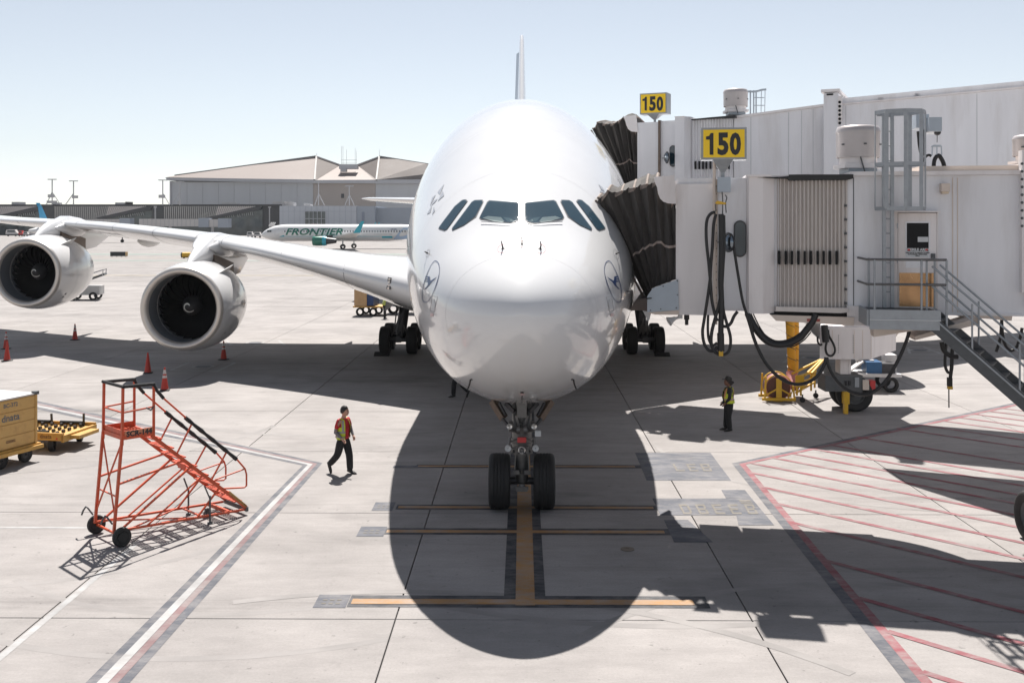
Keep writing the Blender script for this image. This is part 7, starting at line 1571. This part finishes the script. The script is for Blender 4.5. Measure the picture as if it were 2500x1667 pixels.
for (x0_, x1_, y0_, lbl) in ((525, 650, 464, 'rooftop unit on the concourse roof in front of the grey hangar door'), (960, 1060, 455, 'boxy rooftop unit near the right end of the dark concourse'), (1062, 1140, 460, 'railed rooftop unit above the joint of dark and grey buildings'), (1228, 1284, 474, 'low rooftop unit on the grey metal building')):
    m_ = MB(); a, b = P(*zz2(x0_, y0_ + 4), YT), P(*zz2(x1_, 492), YT); zb_ = ztop_t + .35 if x1_ < 1045 else P(*zz2(1100, 493), YT).z; m_.bx(a.x, b.x, YT + 6, YT + 12, zb_ - .6, a.z); m_.bar((a.x, YT + 5.8, a.z + .3), (b.x, YT + 5.8, a.z + .3), .25); solo('rooftop_unit', m_, M_roofu, lbl, 'rooftop unit', 'plant on the concourse roof')
# floodlight masts on the roofs
def mast(x, yt, ybs, legs, panels, lbl, f=z55, Y=YT - 4):
    top, bot = P(*f(x, yt), Y), P(*f(x, ybs), Y); t = thing('light_mast', lbl, 'light mast', bot, 0, 'floodlight masts along the far buildings')
    m_ = MB(); m_.bar(top, bot, .38); part('pole', m_, M_mast, t); m_ = MB(); sp = 50 if f is z55 else 30; m_.bar(P(*f(x - sp, yt + 8), Y), P(*f(x + sp, yt + 8), Y), .3); part('lamp_arm', m_, M_mast, t)
    for d in (-.9, -.4, .4, .9): m_ = MB(); q = P(*f(x + sp * d, yt + 6), Y); m_.box(q, (.9, .7, .4)); part('floodlight', m_, M_mast, t)
    for lx, ly in legs: m_ = MB(); m_.bar(P(*f(x, ly), Y), P(*f(x + lx, ybs), Y), .28); part('strut', m_, M_mast, t)
    for (px0, px1, py0, py1) in panels: m_ = MB(); a, b = P(*f(px0, py0), Y - .4), P(*f(px1, py1), Y - .4); m_.bx(a.x, b.x, Y - .6, Y - .3, b.z, a.z); part('panel', m_, M_mast, t)
mast(713, 208, 560, [(-80, 385), (115, 385)], [(655, 745, 420, 462), (640, 780, 505, 540)], 'light mast with two grey panels just right of the blue tail fin')
mast(1005, 230, 560, [(-110, 405)], [(985, 1068, 435, 472)], 'light mast with one panel and a single strut leaning left')
mast(2225, 218, 565, [(95, 400)], [(2170, 2258, 425, 468)], 'light mast with panel just left of the hangar corner')
mast(205, 285, 490, [(-70, 380)], [(185, 215, 450, 480)], 'pale light mast against the left hangar door', zz2); mast(1375, 278, 490, [(-32, 390), (50, 390)], [], 'pale tripod light mast left of the tan hangar wall centre', zz2); mast(1635, 320, 490, [(-38, 400), (42, 400)], [], 'pale tripod light mast right of the tan hangar wall centre', zz2)
m_ = MB(); a, b = P(*zz2(962, 505), YT - 6), P(*zz2(962, 640), YT - 6); m_.bar(a, gz(b), .45); m_.box(a, (1.2, 1.0, .6)); solo('apron_light', m_, M_mast, 'pale apron lamp post in front of the dark concourse end', 'lamp post', 'floodlight masts along the far buildings')
m_ = MB(); a = T(2123, 590, YT - 6); m_.bar(a, gz(a), .5); m_.box(a, (1.2, 1.0, .8)); solo('apron_light', m_, M_mast, 'white apron lamp post before the second dark panel of the concourse', 'lamp post', 'floodlight masts along the far buildings')
# ---- blue-grey metal clad building
gbl = thing('metal_clad_building', 'pale blue-grey metal clad building with one gridded window behind the small jet', 'building', gz(P(*zz2(1400, 600), 455)))
YG = 455.0
def GB(x, y, Y=YG): return P(*zz2(x, y), Y)
m_ = MB(); a, b = GB(1046, 494), GB(1695, 494); m_.bx(a.x, b.x, YG, YG + 40, 0, a.z); gw = part('wall', m_, M_gb, gbl); m_ = MB(); c = GB(1850, 496); m_.bx(b.x + .02, c.x, YG + .5, YG + 40, 0, c.z); part('wall', m_, M_gb2, gbl); m_ = MB(); d = GB(2700, 496); m_.bx(c.x + .02, d.x, YG + 6, YG + 40, 0, P(*zz2(1900, 510), YG + 6).z); part('wall', m_, M_gb2, gbl)
for k in range(13):
    x = 1075 + 48 * k
    m_ = MB(); p = GB(x, 600); m_.bx(p.x - .07, p.x + .07, YG - .06, YG, 0, a.z - .1); part('cladding_joint', m_, M_gb2, gw)
m_ = MB(); p = GB(1046, 540); m_.bx(a.x, b.x, YG - .08, YG - .062, p.z - .06, p.z + .06); part('cladding_joint', m_, M_gb2, gw)
m_ = MB(); p, q = GB(1262, 540), GB(1435, 652); m_.bx(p.x, q.x, YG - .2, YG, q.z, p.z); wn = part('window', m_, M_tglass, gbl)
for k in range(6): m_ = MB(); u = p.x + (q.x - p.x) * k / 5; m_.bx(u - .1, u + .1, YG - .35, YG - .2, q.z, p.z); part('mullion', m_, M_gb, wn)
for k in (0, .55, 1): m_ = MB(); u = p.z + (q.z - p.z) * k; m_.bx(p.x, q.x, YG - .42, YG - .36, u - .1, u + .1); part('mullion', m_, M_gb, wn)
m_ = MB(); p, q = GB(1316, 648), GB(1370, 656); m_.bx(p.x, q.x, YG - .5, YG - .45, q.z, p.z); part('red_sign', m_, M_redp, gbl)
m_ = MB(); p, q = GB(1740, 545), GB(1760, 660); m_.bx(p.x, q.x, YG + .3, YG + .5, q.z, p.z); part('pipe_recess', m_, mat('recess_blue', (.2, .23, .29), .6), gbl)
# ---- pale passenger bridges at the concourse
def far_bridge(x0, x1, y0, y1, lbl, Y=YT - 30):
    p, q = P(*zz2(x0, y0), Y), P(*zz2(x1, y1), Y); t = thing('distant_boarding_bridge', lbl, 'boarding bridge', (p.x, Y, 0), 0, 'pale boarding bridges at the concourse')
    m_ = MB(); m_.bx(p.x, q.x, Y, Y + 4, q.z, p.z); part('tunnel', m_, M_roofu, t); k = int((x1 - x0) / 34)
    for i in range(1, k): m_ = MB(); u = p.x + (q.x - p.x) * i / k; m_.bx(u - .12, u + .12, Y - .1, Y, q.z, p.z); part('tunnel_rib', m_, M_mast, t)
    m_ = MB(); m_.bx(q.x, q.x + 4.5, Y - .6, Y + 4.6, q.z - .3, p.z + .4); part('cab', m_, M_gb2, t); m_ = MB(); m_.bx((p.x + q.x) / 2 - .5, (p.x + q.x) / 2 + .5, Y + 1, Y + 2, 0, q.z); part('support_column', m_, M_mast, t)
far_bridge(-140, 365, 604, 668, 'long pale boarding bridge in front of the dark concourse above the wing'); far_bridge(412, 530, 608, 672, 'short tan boarding bridge beside the concourse glass'); far_bridge(-860, -300, 606, 660, 'pale boarding bridge far left just above the wing')
# clutter of vehicles and equipment at the foot of the concourse
def vehicle(x0, x1, y0, y1, m__, lbl, nm='service_van', cat='van', Y=440.0, f=z55):
    a, b = P(*f(x0, y0), Y), P(*f(x1, y1), Y); t = thing(nm, lbl, cat, ((a.x + b.x) / 2, Y, 0), 0); L, hh = b.x - a.x, max(1.2, a.z); m_ = MB()
    prof = [(-.5, .28), (.5, .28), (.5, .52), (.36, .58), (.24, 1), (-.44, 1), (-.5, .6)]; m_.prism([(u * L, -1.0, v * hh) for u, v in prof], (0, 2, 0)); part('body', m_, m__, t, local=True)
    m_ = MB(); m_.prism([(u * L, -1.03, v * hh) for u, v in ((-.36, .62), (.28, .62), (.2, .9), (-.36, .9))], (0, .03, 0)); part('window', m_, M_glass, t, local=True)
    for u in (-.3, .3):
        m_ = MB(); m_.cyl((u * L, -1.06, .34), (u * L, -.7, .34), .36, 12); part('wheel', m_, M_black, t, local=True)
vehicle(92, 262, 900, 985, M_roofu, 'silver van parked under the wing near the left edge'); vehicle(268, 326, 915, 998, M_redp, 'small red tug beside the silver van under the wing', 'service_tug', 'tug'); vehicle(330, 400, 930, 985, M_tarp, 'white pickup behind the red tug under the wing'); vehicle(412, 520, 915, 985, M_tarp, 'white box truck right of the red tug under the wing', 'service_truck', 'truck')
vehicle(775, 830, 712, 735, M_tarp, 'white car in front of the nose of the small jet', 'parked_car', 'car', 400, zz2); vehicle(832, 900, 716, 738, M_roofu, 'grey pickup touching the nose of the small jet', 'parked_pickup', 'pickup', 400, zz2)
m_ = MB(); a, b = T(-600, 852, 478), T(240, 980, 478); m_.bx(a.x, b.x, 455, 460, 0, P(*z55(0, 852), 455).z); solo('storage_shed', m_, M_tdark, 'dark low shed behind the silver van at the left edge', 'shed')
# ---- small white jet with green lettering
YF = 241.7
fj = thing('taxiing_jet', 'white narrow-body jet with big green lettering and turquoise winglet taxiing far behind', 'airplane', (P(*zz2(1640, 800), YF).x, YF, 0))
M_fw = mat('jet_white', (.70, .70, .70), .3, coat=.3); M_fg = mat('jet_green', (.015, .16, .11), .4); M_ft = mat('jet_turquoise', (.03, .36, .46), .4); M_fl = mat('jet_pale_blue', (.38, .50, .66), .4)
NX = P(*zz2(893, 735), YF).x; ZC = 3.86; RF = 1.98
def fx(s): return NX + s
prof = [(0.02, .03, -.55), (.25, .42, -.50), (.7, .78, -.42), (1.4, 1.12, -.30), (2.3, 1.45, -.18), (3.4, 1.72, -.08), (5, 1.92, -.02), (6.5, 1.98, 0), (30, 1.98, 0), (34, 1.85, .12), (38, 1.35, .5), (42, .7, .95), (44.5, .2, 1.2)]
m_ = MB(); m_.loft([[Vector((fx(s), YF + r_ * math.cos(a), ZC + dz_2 + r_ * 1.04 * math.sin(a))) for a in [2 * math.pi * j / 36 for j in range(36)]] for s, r_, dz_2 in prof]); fb = part('fuselage', m_, M_fw, fj, smooth=60)
def side(x, z, off=.015):                                       # point on the camera side of the barrel
    dz_3 = z - ZC; return Vector((x, YF - math.sqrt(max(.01, RF * RF - (dz_3 / 1.04) ** 2)) - off, z))
def fine(mb, L):
    bm = bmesh.new(); vv = [bm.verts.new(v) for v in mb.v]
    for f in mb.f:
        try: bm.faces.new([vv[i] for i in f])
        except ValueError: pass
    bmesh.ops.triangulate(bm, faces=bm.faces)
    for _ in range(7):
        e = [e for e in bm.edges if e.calc_length() > L]
        if not e: break
        bmesh.ops.subdivide_edges(bm, edges=e, cuts=1); bmesh.ops.triangulate(bm, faces=bm.faces)
    bm.verts.index_update(); o = MB(); o.add([v.co.copy() for v in bm.verts], [tuple(v.index for v in f.verts) for f in bm.faces]); bm.free(); return o
def jz(x, y): p = P(*zz2(x, y), YF - RF); return p.x, p.z
for k in range(46):
    s = 6.2 + .66 * k; z = jz(1700, 709)[1]
    if 16.3 < 0: continue
    m_ = MB(); p = side(fx(s), z, .0); m_.box(p, (.24, .04, .36)); part('cabin_window', m_, M_glass, fj)
for xx, w_ in ((945, .5), (965, .42)): m_ = MB(); x, z = jz(xx, 708); m_.box((x, YF - 1.15 - (xx - 945) * .012, z), (w_, .5, .45)); part('cockpit_window', m_, M_glass, fj)
tm = text_mb('FRONTIER', 2.45, .06, .28, 1.08, 1.0); tm = fine(tm, .3); ox, oz = jz(1338, 712); bxs = [v.x for v in tm.v]; W_T = jz(1582, 712)[0] - jz(1098, 712)[0]; k_ = W_T / (max(bxs) - min(bxs)); bzs = [v.z for v in tm.v]; hz = jz(1300, 682)[1] - jz(1300, 740)[1]; kz = hz / (max(bzs) - min(bzs)); mz = (max(bzs) + min(bzs)) / 2; mx_ = (max(bxs) + min(bxs)) / 2
tm.v = [side(ox + (v.x - mx_) * k_, oz + (v.z - mz) * kz, .03) for v in tm.v]; part('lettering', tm, M_fg, fj, recalc=False)
tm = text_mb('FLYFRONTIER.COM', .5, .004); ox, oz = jz(1920, 735); tm.v = [side(ox + v.x, oz + v.z, .03) for v in tm.v]; part('lettering', tm, M_greyp, fj, recalc=False)
tm = text_mb('N712FR', .42, .008); ox, oz = jz(2010, 693); tm.v = [side(ox + v.x, oz + v.z, .03) for v in tm.v]; part('lettering', tm, M_navy, fj, recalc=False)
m_ = MB()
def stripe(pts):
    n = 24; a_, b_ = [], []
    (xa, ya0, ya1), (xb, yb0, yb1) = pts
    for i in range(n + 1):
        t = i / n; x = xa + (xb - xa) * t; p = jz(x, ya0 + (yb0 - ya0) * t); q = jz(x, ya1 + (yb1 - ya1) * t); a_.append(side(p[0], p[1], .03)); b_.append(side(q[0], q[1], .03))
    m_.loft([a_, b_], caps=False, ring_closed=False)
stripe([(1085, 750, 753), (1990, 750, 753)]); stripe([(1910, 751, 765), (1998, 751, 765)]); stripe([(1045, 753, 756), (1085, 741, 754)]); part('cheat_line', m_, M_ft, fj)
m_ = MB(); stripe([(2010, 770, 778), (2090, 680, 775)]); stripe([(2090, 680, 775), (2600, 670, 760)]); part('tail_band', m_, M_fl, fj)
for xx in (1020, 1765): 
    m_ = MB(); x, z = jz(xx, 712); q = [side(x - .4, z - .9), side(x + .4, z - .9), side(x + .4, z + .9), side(x - .4, z + .9)]
    for i in range(4): m_.bar(q[i], q[(i + 1) % 4], .05)
    part('door_outline', m_, M_greyp, fj)
# wing, winglet, engine, gear on the near side
m_ = MB(); rt = [(fx(17.5), YF - 1.7, 2.55), (fx(23.2), YF - 1.7, 2.6)]; tp = [(fx(25.2), YF - 16.8, 4.05), (fx(26.8), YF - 16.8, 4.05)]
m_.loft([[Vector(p) + Vector((0, 0, h_)) for p, h_ in ((rt[0], 0), (rt[0], .4), (rt[1], .15), (rt[1], 0))], [Vector(p) + Vector((0, 0, h_)) for p, h_ in ((tp[0], 0), (tp[0], .18), (tp[1], .1), (tp[1], 0))]]); part('wing', m_, M_whitem, fj)
m_ = MB(); m_.loft([[Vector(p) for p in ((fx(25.2), YF - 16.8, 4.0), (fx(26.8), YF - 16.8, 4.0), (fx(26.8), YF - 16.9, 4.02))], [Vector(p) for p in ((fx(27.2), YF - 17.6, 6.7), (fx(27.9), YF - 17.6, 6.7), (fx(27.9), YF - 17.65, 6.7))]]); part('winglet', m_, M_ft, fj)
m_ = MB(); ex = jz(1355, 0)[0]; m_.lathe([(.95, .0), (1.10, .12), (1.16, .8), (1.14, 2.4), (.98, 3.3), (.9, 3.3)], (ex, YF - 5.8, 2.0), (1, 0, 0), 28, caps=False); fe = part('engine', m_, M_fg, fj, smooth=50); m_ = MB(); m_.lathe([(.99, 3.3), (1.02, 3.0), (1.155, 2.4), (1.16, 2.75), (1.03, 3.32)], (ex, YF - 5.8, 2.0), (1, 0, 0), 28, caps=False); part('engine_band', m_, M_ft, fe)
m_ = MB(); m_.lathe([(.86, 3.2), (.7, 4.4), (.5, 5.6), (.1, 5.7)], (ex, YF - 5.8, 2.0), (1, 0, 0), 20); m_.bar((ex + .6, YF - 5.8, 3.0), (ex + 4.6, YF - 5.0, 3.0), .5, .7); part('core_cowl', m_, M_dark, fe); m_ = MB(); m_.cyl((ex + .1, YF - 5.8, 2), (ex + .3, YF - 5.8, 2), .95, 20); part('fan', m_, M_void, fe)
for xx, dy in ((1592, -3.8), (1640, 3.8)):
    x = jz(xx, 0)[0]; m_ = MB(); m_.bar((x, YF + dy, .6), (x, YF + dy, 2.6), .28); mg = part('main_gear', m_, M_greyp, fj)
    for d in (-.46, .46): part('tyre', tyre_mb((x, YF + dy + d, .60), .60, .42, (0, 1, 0)), M_black, mg, smooth=50)
m_ = MB(); m_.bar((fx(5), YF, .4), (fx(5), YF, 2.2), .2); ngf = part('nose_gear', m_, M_greyp, fj); part('tyre', tyre_mb((fx(5), YF - .25, .4), .4, .25, (0, 1, 0)), M_black, ngf)
m_ = MB(); m_.prism([(fx(37), YF - .15, 5.6), (fx(44), YF - .15, 5.6), (fx(45.5), YF - .1, 11.6), (fx(43), YF - .1, 11.6)], (0, .3, 0)); part('tail_fin', m_, M_ft, fj)
m_ = MB(); m_.loft([[Vector(p) for p in ((fx(39), YF - .8, 5), (fx(42.5), YF - .8, 5), (fx(42.5), YF - .8, 5.2), (fx(39), YF - .8, 5.3))], [Vector(p) for p in ((fx(42.5), YF - 6.2, 5.6), (fx(44), YF - 6.2, 5.6), (fx(44), YF - 6.2, 5.65), (fx(42.5), YF - 6.2, 5.7))]]); part('tailplane', m_, M_fw, fj)
for tips, mm, x0, lbl in (((960, 975, 990), M_fw, 1010, 'parked jet whose three thin white wingtips show above the nose of the small jet'), ((1848, 1880), M_ft, 1900, 'parked jet whose turquoise wingtips show over the rear of the small jet')):
    c = P(*zz2(x0, 700), 334); t = thing('parked_jet', lbl, 'airplane', (c.x, 334, 0)); m_ = MB(); m_.tube([(c.x + u, 334, 3.1) for u in (-3, -1, 3, 22, 28)], [.3, 1.2, 1.6, 1.6, .4], 16); part('fuselage', m_, M_fw, t, smooth=60)
    for u in (0, 12): m_ = MB(); m_.cyl((c.x + u, 333.8, .5), (c.x + u, 334.2, .5), .5, 12); m_.bar((c.x + u, 334, .4), (c.x + u, 334, 2.0), .25); part('gear', m_, M_black, t)
    for x in tips:
        lo = x < 1000; p = P(*zz2(x, 662 if lo else 655), 330); q = P(*zz2(x + (20 if lo else 10), 634), 330); m_ = MB(); m_.bar(p, q, .35); part('winglet', m_, mm, t)
        m_ = MB(); m_.prism([p + Vector((-.3, 0, 0)), p + Vector((.4, 0, 0)), Vector((c.x + 8, 333, 3.0)), Vector((c.x + 4, 333, 3.0))], (0, 0, .25)); part('wing', m_, M_fw, t)
# ---- parked jet of which only the blue fin shows
qb = P(*z55(575, 750), 290); bj = thing('parked_jet', 'parked jet of which only the bright blue tail fin shows above the wing', 'airplane', (qb.x, 290, 0))
bp_ = lambda x, y, d=0: P(*z55(x, y), 290 + d)
m_ = MB(); m_.loft([[bp_(545, 770), bp_(655, 770, 4), bp_(655, 770, 4.2), bp_(545, 770, .4)], [bp_(520, 600), bp_(575, 590, 2), bp_(575, 590, 2.2), bp_(520, 600, .3)], [bp_(488, 535), bp_(543, 535, 1), bp_(543, 535, 1.2), bp_(488, 535, .2)]]); part('tail_fin', m_, mat('fin_blue', (.02, .28, .50), .4, var=.25, scale=.5), bj)
d2 = Vector((.62, .78, 0)).normalized(); b0 = Vector((qb.x - .8, 290, 3.9)); m_ = MB(); m_.tube([b0 - d2 * 3, b0, b0 + d2 * 8, b0 + d2 * 28, b0 + d2 * 34, b0 + d2 * 36], [.4, 1.2, 1.95, 1.95, 1.2, .3], 20); part('fuselage', m_, M_fw, bj, smooth=60)
for k in (9, 26): m_ = MB(); c = b0 + d2 * k; m_.cyl((c.x, c.y - .3, .5), (c.x, c.y + .3, .5), .5, 14); m_.bar((c.x, c.y, .5), (c.x, c.y, 2.2), .25); part('gear', m_, M_black, bj)
# ---- thin summer haze over the whole field
hz = bpy.data.materials.new('haze_air'); hz.use_nodes = True; n = hz.node_tree.nodes; n.clear()
vo = n.new('ShaderNodeVolumePrincipled'); vo.inputs['Color'].default_value = (.93, .96, 1, 1); vo.inputs['Density'].default_value = 0.00008
ho = n.new('ShaderNodeOutputMaterial'); hz.node_tree.links.new(vo.outputs[0], ho.inputs['Volume'])
m_ = MB(); m_.bx(-700, 500, -60, 720, -1.2, 75); ho_ = part('haze', m_, hz); ho_['kind'] = 'stuff'
